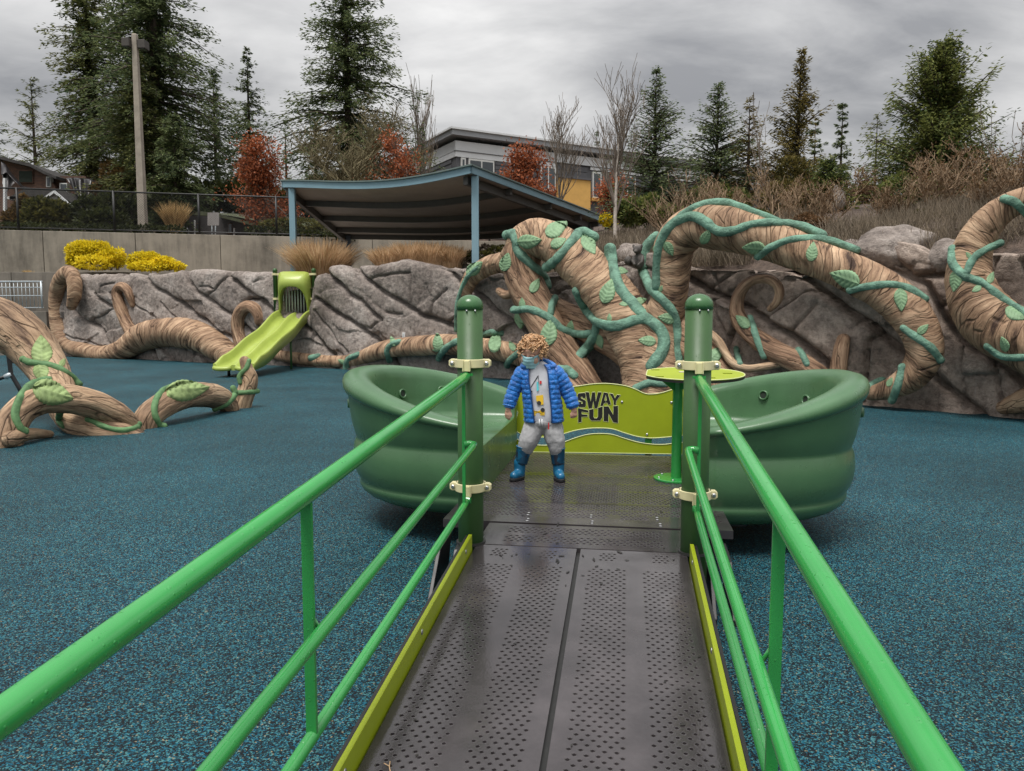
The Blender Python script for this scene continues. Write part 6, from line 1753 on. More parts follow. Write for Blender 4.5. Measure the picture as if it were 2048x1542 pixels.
cf('fir_tree', 'low spreading dark fir right of the lamp pole', 365, 240, 46, 150, M['fir'], 23, cb=0.28, nwh=26, per=8, sp=0.28, cl=0.6, cw=0.14, k=5, irr=0.6, shape=0.5, et=15, eb=-12)
cf('pine_tree', 'thin open pine at the far left', 92, 165, 60, 135, M['firolive'], 3, cb=0.22, nwh=30, per=4, sp=0.40, cl=0.75, cw=0.13, k=4, irr=1.0, shape=0.55, et=35, eb=5, droop=0.05)
cf('pine_tree', 'dark pine cut off by the left edge', 10, 218, 62, 150, M['fir'], 4, cb=0.25, nwh=22, per=5, sp=0.40, cl=0.8, cw=0.15, k=4, irr=0.9, shape=0.5, et=25, eb=0, droop=0.1)
cf('spruce_tree', 'slim pointed spruce left of the red oak', 512, 110, 58, 165, M['fir'], 5, cb=0.1, nwh=46, per=6, sp=0.34, cl=0.7, cw=0.15, k=4, irr=0.55, shape=0.8, et=25, eb=-20, droop=0.35)
cf('fir_tree', 'dark fir between the huge fir and the slim spruce', 445, 150, 60, 150, M['fir'], 6, cb=0.1, nwh=40, per=6, sp=0.38, cl=0.75, cw=0.17, k=4, irr=0.8, shape=0.55, et=20, eb=-15, droop=0.3)
cf('fir_tree', 'tall fir cut by the top edge above the shelter', 705, -120, 55, 300, M['fir'], 7, cb=0.22, nwh=50, per=7, sp=0.32, cl=0.75, cw=0.17, k=5, irr=0.75, shape=0.72, et=28, eb=-14, droop=0.28)
cf('fir_tree', 'dark fir half hidden behind the olive bare tree', 640, 225, 60, 120, M['fir'], 8, cb=0.1, nwh=30, per=6, sp=0.40, cl=0.7, cw=0.16, k=4, irr=0.7, shape=0.6)
cf('fir_tree', 'pale thin fir top between the red oak and the bare tree', 582, 245, 64, 50, M['firolive'], 9, cb=0.1, nwh=30, per=4, sp=0.4, cl=0.5, cw=0.1, k=3, irr=0.5)
kwy = dict(cb=0.04, sp=0.13, cl=0.27, cw=0.045, k=5, irr=0.35, et=42, eb=-2, droop=0.05, flatk=0.4)
cf('young_spruce', 'young spruce with a long bare leader, tallest of the pair near the birch', 1303, 148, 26, 250, M['spruce'], 10, nwh=30, per=8, shape=0.95, group='young spruces on the hillside', **kwy)
cf('young_spruce', 'young spruce with a bare leader, right of the taller one', 1424, 178, 27, 250, M['spruce'], 11, nwh=28, per=8, shape=0.9, group='young spruces on the hillside', **kwy)
cf('young_spruce', 'slim brownish young spruce left of the bronzed cedar', 1486, 205, 26, 120, M['cedarbrown'], 12, nwh=20, per=5, shape=0.8, group='young spruces on the hillside', **kwy)
kwc = dict(sp=0.13, cl=0.27, cw=0.042, k=8, et=58, eb=10, droop=0.0, flatk=0.55)
cf('cedar_tree', 'bronzed cedar with a leaning ragged tip', 1580, 118, 25, 165, M['cedarbrown'], 13, cb=0.03, nwh=34, per=6, shape=0.85, irr=0.9, lean=0.012, **kwc)
cf('cedar_tree', 'big bushy green cedar at the right', 1855, 108, 21, 250, M['cedar'], 14, cb=0.03, nwh=44, per=10, shape=0.55, irr=0.85, sp=0.12, cl=0.26, cw=0.042, k=9, et=62, eb=15, droop=0.0, flatk=0.6)
cf('cedar_tree', 'low dark cedar beside the grey boulder on the hill', 1645, 330, 23, 120, M['cedar'], 15, cb=0.02, nwh=18, per=8, shape=0.6, irr=0.6, **kwc)
cf('fir_tree', 'far dark fir with a bushy top between the two cedars', 1667, 212, 70, 70, M['fir'], 16, cb=0.2, nwh=26, per=6, sp=0.4, cl=0.8, cw=0.2, k=4, irr=0.7, shape=0.6)
cf('pine_tree', 'far open pine left of the big cedar', 1735, 235, 75, 110, M['firolive'], 17, cb=0.3, nwh=18, per=5, sp=0.5, cl=0.8, cw=0.18, k=3, irr=1.0, shape=0.4, et=20, eb=0)
cf('fir_tree', 'far dark fir right of the bronzed cedar', 1615, 250, 68, 80, M['fir'], 18, cb=0.2, nwh=22, per=6, sp=0.4, cl=0.8, cw=0.2, k=4, irr=0.7, shape=0.5)
cf('fir_tree', 'far fir tip above the apartment roof', 1190, 265, 75, 40, M['fir'], 19, cb=0.3, nwh=22, per=5, sp=0.5, cl=0.6, cw=0.14, k=3)

def bare(name, label, x, y, z, h, spread, mat, seed, levels=4, r0=0.06, nb=(7, 5, 4, 3), up=0.55, rmin=0.007, leaf_mat=None, nleaf=0, lsize=0.12, trunk_mat=None, stem=0.3, cat='tree', multi=1, wig=0.22, flare=None, group=None, short=1.0, taper=0.45, skip=0.0):
    rg = random.Random(seed)
    t = empty(name, (x, y, z), 0, label, cat, group)
    tk = MB(); br = MB(); tips = []
    def grow(p, d, L_, r, lev, mbx):
        n = 4 if lev else 6
        pts = [p]; dd = d.copy()
        for i in range(n):
            dd = (dd + Vector((rg.gauss(0, wig), rg.gauss(0, wig), rg.gauss(0, wig) * 0.6 + 0.05 * lev)) * (0.22 if lev == 0 else 1) * 0.6).normalized()
            pts.append(pts[-1] + dd * L_ / n)
        rs = [max(rmin, r * (1 - 0.72 * i / n)) for i in range(n + 1)]
        mbx.tube(pts, rs, 6 if lev == 0 else (4 if lev < 2 else 3), cap=False)
        if lev + 1 >= levels:
            tips.append((pts[-1], dd)); tips.append((pts[n // 2], dd)); return
        for b in range(nb[lev]):
            f = (stem if lev == 0 else 0.2) + (1 - (stem if lev == 0 else 0.2)) * (b + rg.random()) / nb[lev]
            i = min(n - 1, int(f * n)); q_ = pts[i].lerp(pts[i+1], f * n - i)
            az = rg.uniform(0, 2 * PI); o_ = Vector((math.cos(az), math.sin(az), 0))
            nd = (dd * up + o_ * spread + Vector((0, 0, 0.35 * up))).normalized()
            grow(q_, nd, L_ * (short if lev == 0 else 1) * rg.uniform(0.42, 0.66) * (0.63 + taper - taper * f if lev == 0 else 1), rs[i] * 0.6, lev + 1, br)
    for m_ in range(multi):
        d = Vector((rg.gauss(0, 0.015), rg.gauss(0, 0.015), 1)) if multi == 1 else Vector((rg.uniform(-1, 1) * (flare or 0.8), rg.uniform(-1, 1) * (flare or 0.8), 1)).normalized()
        grow(Vector((rg.uniform(-.1, .1) * (multi > 1), rg.uniform(-.1, .1) * (multi > 1), -0.1)), d, h * (1 if multi == 1 else rg.uniform(0.6, 1)) * (0.85 if multi > 1 or short < 1 else 0.74 if short == 1 else 0.62), r0, 0, tk)
    tk.build('trunk' if multi == 1 else 'stems', trunk_mat or mat, t, smooth=True)
    br.build('branches', mat, t)
    if leaf_mat:
        rn = np.random.RandomState(seed); k = max(1, int(nleaf * (1 + 2 * skip) / len(tips))); P = []; Dr = []
        for (p, d) in tips:
            if rn.uniform() < skip or noise.noise(Vector(p) * 1.3) < (-0.12 if skip else -9) : continue
            for _ in range(k):
                P.append(np.array(p) + rn.normal(size=3) * (lsize * 1.6 if lsize < 0.1 else 0.26)); v = rn.normal(size=3); v[2] -= 0.6; Dr.append(v)
        V = cards(P, Dr, rn.uniform(0.7, 1.3, len(P)) * lsize, rn.uniform(0.5, 0.8, len(P)) * lsize, seed=seed)
        link('crown', quads_mesh('crown', V, 4), leaf_mat, t)
    return t
def bt(name, label, px, py_top, depth, mat, seed, z=None, **kw):
    x, y, z = at_tree(px, depth, z); return bare(name, label, x, y, z, top_z(py_top, depth) - z, kw.pop('spread', 0.55), mat, seed, **kw)
bt('bare_tree', 'rounded bare tree with dense olive twigs above the shelter', 715, 200, 44, M['olivetwig'], 31, levels=5, nb=(13, 8, 6, 4), r0=0.26, spread=0.95, rmin=0.012, stem=0.14, up=0.55, short=1.2)
birch = simple('white birch bark', (0.42, 0.37, 0.32), 0.7, var=0.45, vscale=9)
bt('birch_tree', 'slender bare birch with a white trunk left of the young spruces', 1228, 190, 21, M['twig'], 32, levels=4, nb=(18, 6, 4, 3), r0=0.065, spread=0.42, rmin=0.006, stem=0.30, up=0.75, trunk_mat=birch, wig=0.14)
bt('bare_tree', 'small bare tree against the orange bay of the apartment block', 1122, 235, 33, M['twig'], 33, levels=4, nb=(14, 6, 4, 2), r0=0.06, spread=0.45, rmin=0.008, stem=0.3, up=0.7, wig=0.14)
bt('bare_tree', 'thin upright bare poplar left of the apartment block', 847, 203, 60, M['twig'], 34, levels=4, nb=(16, 5, 3, 2), r0=0.16, spread=0.22, rmin=0.016, stem=0.2, up=0.9, wig=0.12)
bt('bare_tree', 'bare whip tree between the slim spruce and the bronzed cedar', 1522, 205, 24, M['twig'], 35, levels=3, nb=(7, 4, 2), r0=0.05, spread=0.4, rmin=0.008, stem=0.2, up=0.8)
kwr = dict(leaf_mat=M['redleaf'], levels=4, nb=(16, 6, 4), stem=0.12, up=0.45, rmin=0.012, spread=0.75, short=0.46, taper=0.95, skip=0.22)
bt('red_oak', 'full red-leaved oak left of the shelter', 550, 282, 42, M['twig'], 41, r0=0.14, nleaf=11000, lsize=0.15, **kwr)
bt('red_oak', 'red-leaved oak behind the middle of the shelter roof', 803, 278, 42.5, M['twig'], 42, r0=0.13, nleaf=7000, lsize=0.15, **kwr)
bt('red_oak', 'red-leaved oak in front of the apartment block', 1050, 302, 38, M['twig'], 43, r0=0.12, nleaf=8000, lsize=0.14, **kwr)
bt('red_oak', 'small red-leaved oak behind the birch trunk', 1218, 365, 36, M['twig'], 44, r0=0.07, nleaf=6000, lsize=0.12, **kwr)
bt('leafy_shrub', 'tan twiggy shrub with withered leaves below the big cedar', 1868, 285, 16.5, M['tantwig'], 51, levels=4, nb=(6, 5, 4), r0=0.035, spread=0.6, rmin=0.006, stem=0.2, up=0.5, leaf_mat=M['brownleaf'], nleaf=1300, lsize=0.05, cat='shrub', multi=6, flare=0.9)
bt('leafy_shrub', 'twiggy shrub with withered leaves at the right edge', 2005, 255, 15, M['tantwig'], 52, levels=4, nb=(6, 5, 4), r0=0.03, spread=0.6, rmin=0.006, stem=0.2, up=0.55, leaf_mat=M['brownleaf'], nleaf=1500, lsize=0.05, cat='shrub', multi=6, flare=0.8)
bt('leafy_shrub', 'bare tan shrub arching above the middle of the carved tree', 1545, 330, 18, M['tantwig'], 53, levels=4, nb=(5, 4, 3), r0=0.03, spread=0.55, rmin=0.006, stem=0.2, up=0.6, cat='shrub', multi=6, flare=0.9, leaf_mat=M['brownleaf'], nleaf=400, lsize=0.04)
bt('leafy_shrub', 'tangle of bare tan stems right of the birch', 1345, 345, 21, M['tantwig'], 54, levels=3, nb=(6, 4), r0=0.025, spread=0.6, rmin=0.006, stem=0.2, up=0.7, cat='shrub', multi=14, flare=1.2)
for (px_, py_, dp_, sd_, lb_) in ((1448, 335, 17.5, 61, 'bare tan shrub above the highest bend of the carved arch'), (1625, 345, 17, 62, 'bare tan shrub on the slope left of the mulch gap'), (1770, 355, 15.5, 63, 'bare tan shrub right behind the big pale boulder'), (1950, 330, 14.5, 64, 'bare tan shrub left of the right carved trunk')):
    bt('leafy_shrub', lb_, px_, py_, dp_, M['tantwig'], sd_, levels=4, nb=(6, 4, 3), r0=0.022, spread=0.6, rmin=0.005, stem=0.15, up=0.65, cat='shrub', multi=7, flare=0.8, leaf_mat=M['brownleaf'], nleaf=350, lsize=0.04)
bt('leafy_shrub', 'thin bare whips at the far right edge of the hill', 2010, 165, 15.5, M['twig'], 55, levels=2, nb=(3, 2), r0=0.014, spread=0.35, rmin=0.006, stem=0.3, up=0.9, cat='shrub', multi=5, flare=0.25)
bt('leafy_shrub', 'leafless brown thicket behind the boulder on the hill', 1720, 335, 26, M['tantwig'], 56, levels=4, nb=(6, 5, 4), r0=0.03, spread=0.7, rmin=0.008, stem=0.15, up=0.5, cat='shrub', multi=12, flare=1.3, leaf_mat=M['brownleaf'], nleaf=3000, lsize=0.07)
bt('leafy_shrub', 'dark bare twigs under the back of the shelter', 870, 480, 33, M['twig'], 57, levels=3, nb=(6, 4), r0=0.03, spread=0.7, rmin=0.008, stem=0.2, up=0.6, cat='shrub', multi=12, flare=1.4)

def lumps(name, label, cat, lump, mat, seed, lsize, n, group=None, base=None, wd=0.6, up=0.3):
    """leafy mass: leaves on and in a set of ellipsoids (px, py, rx px, ry px, depth)"""
    rg = np.random.RandomState(seed)
    L0 = lump[0]; p0 = atY(L0[0], L0[1] + L0[3], L0[4])
    t = empty(name, p0, 0, label, cat, group)
    P = []; Dr = []
    area = np.array([l[2] * l[3] for l in lump], float); area /= area.sum()
    stems = MB()
    for l, a in zip(lump, area):
        c = atY(l[0], l[1], l[4]); rx = px2m(l[2], c); rz_2 = px2m(l[3], c); m_ = int(n * a)
        v = rg.normal(size=(m_, 3)); v /= np.linalg.norm(v, axis=1, keepdims=True)
        rad = rg.uniform(0.55, 1.0, m_) ** 0.6
        wob = np.array([1 + 0.28 * noise.noise(Vector(q_) * 2.4 + Vector((seed, l[0], 0))) for q_ in v])
        q_ = v * (rad * wob)[:, None] * np.array([rx, rx * 0.8, rz_2]) + np.array(c - p0)
        P.append(q_); d = v + rg.normal(size=(m_, 3)) * 0.7; d[:, 2] += up; Dr.append(d)
        for k in range(5):
            e = q_[rg.randint(len(q_))]
            stems.tube([(c.x - p0.x + rg.uniform(-.1, .1), c.y - p0.y, -0.15), tuple((e + np.array([c.x - p0.x, c.y - p0.y, 0])) * 0.5), tuple(e)], [0.02, 0.015, 0.008], 4, cap=False)
    P = np.concatenate(P); Dr = np.concatenate(Dr); m_ = len(P)
    V = cards(P, Dr, rg.uniform(0.6, 1.3, m_) * lsize, rg.uniform(0.7, 1.2, m_) * lsize * wd, seed=seed)
    link('foliage', quads_mesh('foliage', V, 4), mat, t); stems.build('stems', M['twig'], t)
    return t
lumps('yellow_shrub', 'big bright yellow shrub on the wall, left of the pair', 'shrub', [(160, 508, 26, 24, 29.0), (182, 505, 26, 22, 29.1), (205, 500, 16, 16, 29.2), (222, 514, 28, 18, 29.1), (168, 498, 18, 14, 29.0), (150, 520, 16, 14, 28.9), (236, 522, 14, 12, 29.1), (190, 525, 40, 13, 28.8)], M['yellowleaf'], 61, 0.105, 10500, 'yellow shrubs above the rock wall')
lumps('yellow_shrub', 'smaller bright yellow shrub, right of the pair', 'shrub', [(280, 520, 22, 14, 28.3), (302, 518, 20, 13, 28.3), (318, 524, 18, 12, 28.2), (335, 527, 16, 11, 28.2), (355, 533, 14, 8, 28.2), (300, 532, 36, 9, 28.1), (267, 528, 12, 10, 28.2)], M['yellowleaf'], 62, 0.10, 7000, 'yellow shrubs above the rock wall')
lumps('hedge', 'olive bush behind the fence in front of the brick house', 'bush', [(85, 425, 34, 26, 40), (115, 430, 30, 24, 40), (70, 440, 26, 18, 39.5)], M['olivehedge'], 63, 0.26, 4200)
lumps('hedge', 'rusty brown bush at the left of the fence', 'bush', [(48, 425, 18, 30, 40.5), (30, 440, 20, 18, 40)], M['brownhedge'], 64, 0.24, 2600)
lumps('hedge', 'dark green bush behind the fence left of the lamp pole', 'bush', [(180, 425, 34, 30, 40), (225, 420, 36, 34, 41), (260, 425, 26, 30, 41.5), (205, 440, 50, 18, 39.5)], M['hedge'], 65, 0.26, 5200)
lumps('hedge', 'brown budding tree between the tarpaulin and the lamp pole', 'bush', [(215, 385, 34, 24, 47), (250, 365, 34, 26, 47), (265, 340, 26, 24, 47.5), (230, 345, 28, 22, 48)], M['brownhedge'], 66, 0.22, 3600)
lumps('hedge', 'dark hedge under the low firs right of the lamp pole', 'bush', [(330, 400, 30, 20, 44), (420, 392, 50, 26, 50), (480, 395, 50, 30, 50), (560, 405, 60, 26, 50), (640, 400, 60, 40, 52)], M['hedge'], 67, 0.32, 6500)
lumps('ivy', 'strip of dark ivy along the foot of the black fence', 'ivy', [(20 + 46 * i, 455 + i * 0.9, 28, 9, 33.4 + 0.12 * i) for i in range(8)] + [(510 + 30 * i, 462 + i * 2.2, 22, 8, 35.2) for i in range(7)], M['hedge'], 68, 0.13, 6000)
lumps('hedge', 'grass green hedge seen under the left corner of the shelter', 'hedge', [(610, 452, 40, 12, 36.4), (660, 460, 40, 12, 36.6), (560, 448, 36, 8, 36.4)], M['olivehedge'], 69, 0.15, 3200)
lumps('low_shrub', 'mound of small yellow green shrubs right of the middle shelter post', 'shrub', [(990, 506, 16, 12, 21.5), (970, 512, 16, 8, 21.2), (945, 512, 12, 9, 21.5), (1005, 500, 12, 9, 21.8)], M['olivehedge'], 70, 0.08, 1700)
lumps('low_shrub', 'dark purplish mound beside the yellow green shrubs', 'shrub', [(972, 500, 14, 10, 23), (925, 520, 16, 7, 21.6)], M['heather'], 71, 0.08, 900)
lumps('low_shrub', 'dry brown bush behind the bars of the slide gate', 'bush', [(597, 605, 34, 26, 24.6), (597, 580, 30, 20, 24.8)], M['brownleaf'], 78, 0.12, 1800)
lumps('low_shrub', 'yellow shrub at the right corner of the shelter', 'shrub', [(1212, 440, 12, 10, 27), (1222, 450, 10, 8, 27)], M['yellowleaf'], 72, 0.12, 500)
lumps('low_shrub', 'dark evergreen bush at the foot of the young spruces', 'bush', [(1265, 425, 34, 26, 24), (1300, 420, 34, 28, 24.5), (1340, 430, 26, 18, 24)], M['cedar'], 73, 0.14, 4200)
lumps('low_shrub', 'dark evergreen bush between the two young spruces', 'bush', [(1400, 405, 34, 26, 25), (1440, 400, 34, 28, 25.5), (1470, 405, 30, 24, 25)], M['cedar'], 74, 0.14, 4600)
lumps('low_shrub', 'bronzed evergreen mass around the foot of the leaning cedar', 'bush', [(1560, 400, 40, 40, 23), (1610, 400, 40, 44, 23.5), (1585, 350, 32, 40, 24)], M['cedarbrown'], 75, 0.09, 9000)
lumps('low_shrub', 'dark evergreen skirt below the big cedar', 'bush', [(1800, 385, 42, 36, 20), (1860, 395, 50, 34, 20), (1910, 375, 36, 34, 20.5)], M['cedar'], 76, 0.08, 9500)
lumps('low_shrub', 'low olive mound on the slope above the carved arch', 'shrub', [(1480, 428, 30, 14, 17), (1515, 432, 26, 12, 17)], M['olivehedge'], 101, 0.06, 2200)
lumps('low_shrub', 'low straw coloured mound left of the big pale boulder', 'shrub', [(1640, 448, 26, 12, 15.5), (1610, 440, 22, 12, 16)], M['brownleaf'], 102, 0.06, 1800)
lumps('low_shrub', 'low olive mound on the slope right of the big pale boulder', 'shrub', [(1880, 440, 30, 14, 15), (1850, 432, 24, 12, 15.5)], M['olivehedge'], 103, 0.06, 2000)
lumps('low_shrub', 'rusty thicket at the right behind the withered shrubs', 'bush', [(1985, 390, 50, 26, 19), (2050, 375, 50, 34, 19), (1930, 410, 34, 18, 18.5)], M['brownhedge'], 77, 0.09, 4200)

def grass(name, label, px, py_base, depth, wpx, hpx, mat, seed, n=500, lean=0.45, w=0.018, group=None, plume=0.0):
    rg = np.random.RandomState(seed)
    p0 = atY(px, py_base, depth); sc_ = px2m(1, p0); Hm = hpx * sc_; Wm = wpx * sc_
    t = empty(name, p0, 0, label, 'grass clump', group)
    Vt = []
    for i in range(n):
        az = rg.uniform(0, 2 * PI); r0_ = Wm * (0.22 if plume == 0 else 0.40) * math.sqrt(rg.uniform()); ln = Hm * rg.uniform(0.6, 1.08); out_ = rg.uniform(0.05, 1) * lean
        d = np.array([math.cos(az), math.sin(az), 0]); b = d * r0_ + np.array([0, 0, -0.1])
        sd_ = np.array([-d[1], d[0], 0]) * w * 0.5 if rg.uniform() < 0.5 else np.array([w * 0.5, 0, 0])
        ps = [b + d * ln * out_ * f ** 1.7 + np.array([0, 0, ln * (f - 0.28 * out_ * f * f)]) for f in (0, 0.35, 0.7, 1.0)]
        ws = [1, 0.9, 0.7 + plume, 0.15]
        for k in range(3): Vt += [ps[k] - sd_ * ws[k], ps[k] + sd_ * ws[k], ps[k+1] + sd_ * ws[k+1], ps[k+1] - sd_ * ws[k+1]]
    link('blades', quads_mesh('blades', Vt, 4), mat, t)
    return t
grass('tall_grass', 'tall upright straw coloured reed clump behind the fence', 350, 462, 36.0, 62, 62, M['strawtall'], 81, 700, 0.55, 0.03)
grass('fountain_grass', 'rounded dry grass clump beside the slide hood', 642, 556, 23.4, 104, 84, M['drygrass'], 82, 2600, 0.85, 0.012, 'dry grasses behind the rock wall', 1.0)
for i, (px, pyb, wp, hp_) in enumerate([(775, 534, 56, 48), (818, 532, 60, 56), (862, 530, 60, 54), (903, 530, 52, 46)]):
    grass('fountain_grass', ['low dry grass clump, first right of the dark shelter post', 'low dry grass clump, second right of the dark shelter post', 'low dry grass clump, third right of the dark shelter post', 'low dry grass clump left of the middle blue shelter post'][i], px, pyb, 21.6, wp, hp_, M['drygrass'], 83 + i, 1300, 0.8, 0.012, 'dry grasses behind the rock wall', 1.0)
grass('tall_grass', 'little dry grass tuft on the planter wall at far left', 55, 546, 29.8, 26, 12, M['strawtall'], 90, 120, 0.9, 0.03)
# heather and lavender on the slope: nobody could count it
rg = np.random.RandomState(9); Vt = []
for i in range(6500):
    s_ = rg.uniform(WL * 0.52, WL * 0.99); d_ = 0.5 + 8.5 * rg.uniform() ** 1.5
    c = spine(s_); n = spn(s_); x, y = c[0] - n[0] * d_, c[1] - n[1] * d_
    if x < -0.3: continue
    px_ = 1024 + x / y * F
    if noise.noise(Vector((x * 0.6, y * 0.6, 9))) < -0.12 or 1610 < px_ < 1760 and d_ > 3.5: continue
    z = tz(x, y) - 0.3 * max(0, 1 - (d_ - 0.5)); hgt = rg.uniform(0.18, 0.46)
    for k in range(9):
        a = rg.uniform(0, 2 * PI); o_ = rg.uniform(0, 0.7) * hgt
        b = np.array([x + rg.normal() * 0.06, y + rg.normal() * 0.06, z - 0.05]); e = b + np.array([math.cos(a) * o_, math.sin(a) * o_, hgt * rg.uniform(0.6, 1.1)])
        w_ = np.array([0.006, 0.003, 0]); Vt += [b - w_, b + w_, e + w_ * 0.6, e - w_ * 0.6]
tag(link('heather', quads_mesh('heather', Vt, 4), M['heather']), 'grey brown heather and lavender covering the hillside', 'heather', kind='stuff')

# ------------------------------------------------------------------ boulders, raccoon, small fittings
def boulder(name, label, px, py, rx, ry, depth, seed, mat='rock'):
    p = atY(px, py, depth); a = px2m(rx, p); c = px2m(ry, p)
    bm = bmesh.new(); bmesh.ops.create_icosphere(bm, subdivisions=4, radius=1)
    for v in bm.verts:
        n = v.co.normalized()
        k = 1 + 0.20 * noise.noise(n * 1.4 + Vector((seed, 0, 0))) + 0.07 * noise.noise(n * 4 + Vector((0, seed, 0)))
        vd, vp = noise.voronoi(n * 1.7 + Vector((seed, seed, 0))); k += 0.10 * (vd[1] - vd[0])
        v.co = Vector((n.x * a * k, n.y * a * 0.8 * k, n.z * c * k))
    me = bpy.data.meshes.new(name); bm.to_mesh(me); bm.free(); me.polygons.foreach_set('use_smooth', [True] * len(me.polygons))
    o = link(name, me, M[mat]); o.location = p
    tag(o, label, 'boulder', 'boulders on the hillside'); return o
boulder('wall_boulder', 'big pale boulder crowning the rock wall between carved tree and right trunk', 1792, 506, 86, 50, 12.45, 4, 'paleRock')
boulder('wall_boulder', 'small pale boulder left of the big crowning one', 1700, 512, 34, 30, 12.9, 7, 'paleRock')
boulder('wall_boulder', 'pale boulder at the right edge of the wall top', 1900, 512, 42, 34, 11.6, 9, 'paleRock')
boulder('wall_boulder', 'pale boulder behind the carved raccoon', 1262, 512, 34, 24, 16.2, 12, 'paleRock')
boulder('boulder', 'leaning grey boulder on the mulch beside the low dark cedar', 1672, 400, 18, 26, 22.5, 1, 'rock')
rac = empty('raccoon_figure', wall_hit(1275, 520, -0.05)[0], 0, 'small carved dark raccoon peering over the saddle of the carved tree', 'sculpture')
rp0 = rac.location
mb = MB(); rq = lambda px, py, o_=0.0: wall_hit(px, py, o_ - 0.05)[0] - rp0
u_ = px2m(1, rp0)
mb.ball(rq(1278, 522), (11*u_, 9*u_, 17*u_)); mb.ball(rq(1275, 499, .05), (9.5*u_, 9*u_, 8*u_)); mb.ball(rq(1271, 503, .16), (4*u_, 6*u_, 3.4*u_), 10, 8)
for a in (1267, 1283): mb.ball(rq(a, 492, .04), (3*u_, 2.4*u_, 4*u_), 10, 8)
mb.tube([rq(1268, 512, .06), rq(1265, 522, .12), rq(1270, 530, .16)], 3*u_, 8); mb.tube([rq(1286, 512, .06), rq(1283, 524, .14), rq(1276, 531, .17)], 3*u_, 8)
mb.ball(rq(1256, 521, .05), (8*u_, 7*u_, 9*u_))
o = mb.build('raccoon_body', simple('dark carved stone', (0.085, 0.075, 0.068), 0.8, var=0.4, vscale=12, bmp=0.6, bscale=40, bdist=0.02), rac, smooth=True)
rm_ = o.modifiers.new('fuse', 'REMESH'); rm_.mode = 'VOXEL'; rm_.voxel_size = 0.016; rm_.use_smooth_shade = True
for px_, py_ in ((808, 672),):
    loc, nor, _, _ = cast(B_WALL, px_, py_); o = empty('wall_outlet', loc, 0, 'small white plate on the rock above the low root', 'plate')
    Q = nor.to_track_quat('Z', 'Y').to_matrix().to_4x4()
    mb = MB(); mb.box((-0.05, -0.09, -0.03), (0.05, 0.09, 0.02), Q); mb.build('cover_plate', M['white'], o, bevel=0.006)
    mb = MB(); mb.box((-0.02, -0.05, 0.019), (0.02, 0.05, 0.026), Q); mb.build('cover_flap', M['galv'], o)
# ================================================================== the child on the deck
pp = atZ(1077, 958, DK + 0.001)
KID = empty('person', (pp.x, pp.y, DK + 0.003), math.atan2(-pp.x, pp.y), 'small child in a blue quilted jacket and face mask looking down on the deck', 'person')
skin = simple('skin', (0.62, 0.36, 0.27), 0.5, var=0.08, vscale=20, bmp=0.05, bscale=90, spec=0.35)
try:
    skin.node_tree.nodes['Principled BSDF'].inputs['Subsurface Weight'].default_value = 0.12
    skin.node_tree.nodes['Principled BSDF'].inputs['Subsurface Radius'].default_value = (0.012, 0.005, 0.003)
except Exception: pass
def m_jacket():
    m, nt, b = newmat('shiny blue quilted nylon'); K = nt.links.new
    tc = nn(nt, 'ShaderNodeTexCoord')
    n1 = nn(nt, 'ShaderNodeTexNoise', Scale=22, Detail=5, Roughness=0.6, Distortion=0.8); K(tc.outputs['Object'], n1.inputs[0])
    r1 = ramp(nt, [(0.3, (0.004, 0.060, 0.26)), (0.62, (0.010, 0.17, 0.56))]); K(n1.outputs['Fac'], r1.inputs[0]); K(r1.outputs[0], b.inputs['Base Color'])
    b.inputs['Roughness'].default_value = 0.33; b.inputs['Sheen Weight'].default_value = 0.15
    n2 = nn(nt, 'ShaderNodeTexNoise', Scale=55, Detail=4, Distortion=1.2); K(tc.outputs['Object'], n2.inputs[0]); bump(nt, b, n2.outputs['Fac'], 0.7, 0.010)
    return m
mj = m_jacket()
mtr = simple('grey marl trousers', (0.38, 0.38, 0.39), 0.9, var=0.18, vscale=30, bmp=0.35, bscale=26, bdist=0.012)
msh = simple('pale grey cotton', (0.50, 0.51, 0.55), 0.85, var=0.06, vscale=40, bmp=0.25, bscale=18, bdist=0.008)
mhair = simple('light brown curls', (0.52, 0.31, 0.16), 0.45, var=0.45, vscale=45, spec=0.5)
mmask = simple('pale blue surgical mask', (0.36, 0.62, 0.68), 0.8, var=0.05, vscale=20)
mboot = simple('teal rubber boot', (0.012, 0.115, 0.23), 0.25, var=0.15, vscale=8, rvar=0.05)
def m_camo():
    m, nt, b = newmat('patterned boot shaft'); K = nt.links.new
    tc = nn(nt, 'ShaderNodeTexCoord'); n1 = nn(nt, 'ShaderNodeTexVoronoi', Scale=26); K(tc.outputs['Object'], n1.inputs[0])
    sp = nn(nt, 'ShaderNodeSeparateColor'); K(n1.outputs['Color'], sp.inputs[0])
    r1 = ramp(nt, [(0, (0.008, 0.05, 0.10)), (0.45, (0.012, 0.09, 0.17)), (0.75, (0.02, 0.025, 0.04)), (0.92, (0.25, 0.32, 0.36))], 'CONSTANT'); K(sp.outputs[0], r1.inputs[0]); K(r1.outputs[0], b.inputs['Base Color'])
    b.inputs['Roughness'].default_value = 0.28
    return m
mcamo = m_camo()
msole = simple('black boot sole', (0.012, 0.012, 0.014), 0.6)
red = simple('red tag', (0.55, 0.02, 0.02), 0.6); yel = simple('yellow print', (0.75, 0.48, 0.03), 0.8); ink = simple('dark print', (0.03, 0.03, 0.035), 0.8); aqua = simple('aqua print', (0.10, 0.55, 0.60), 0.8)

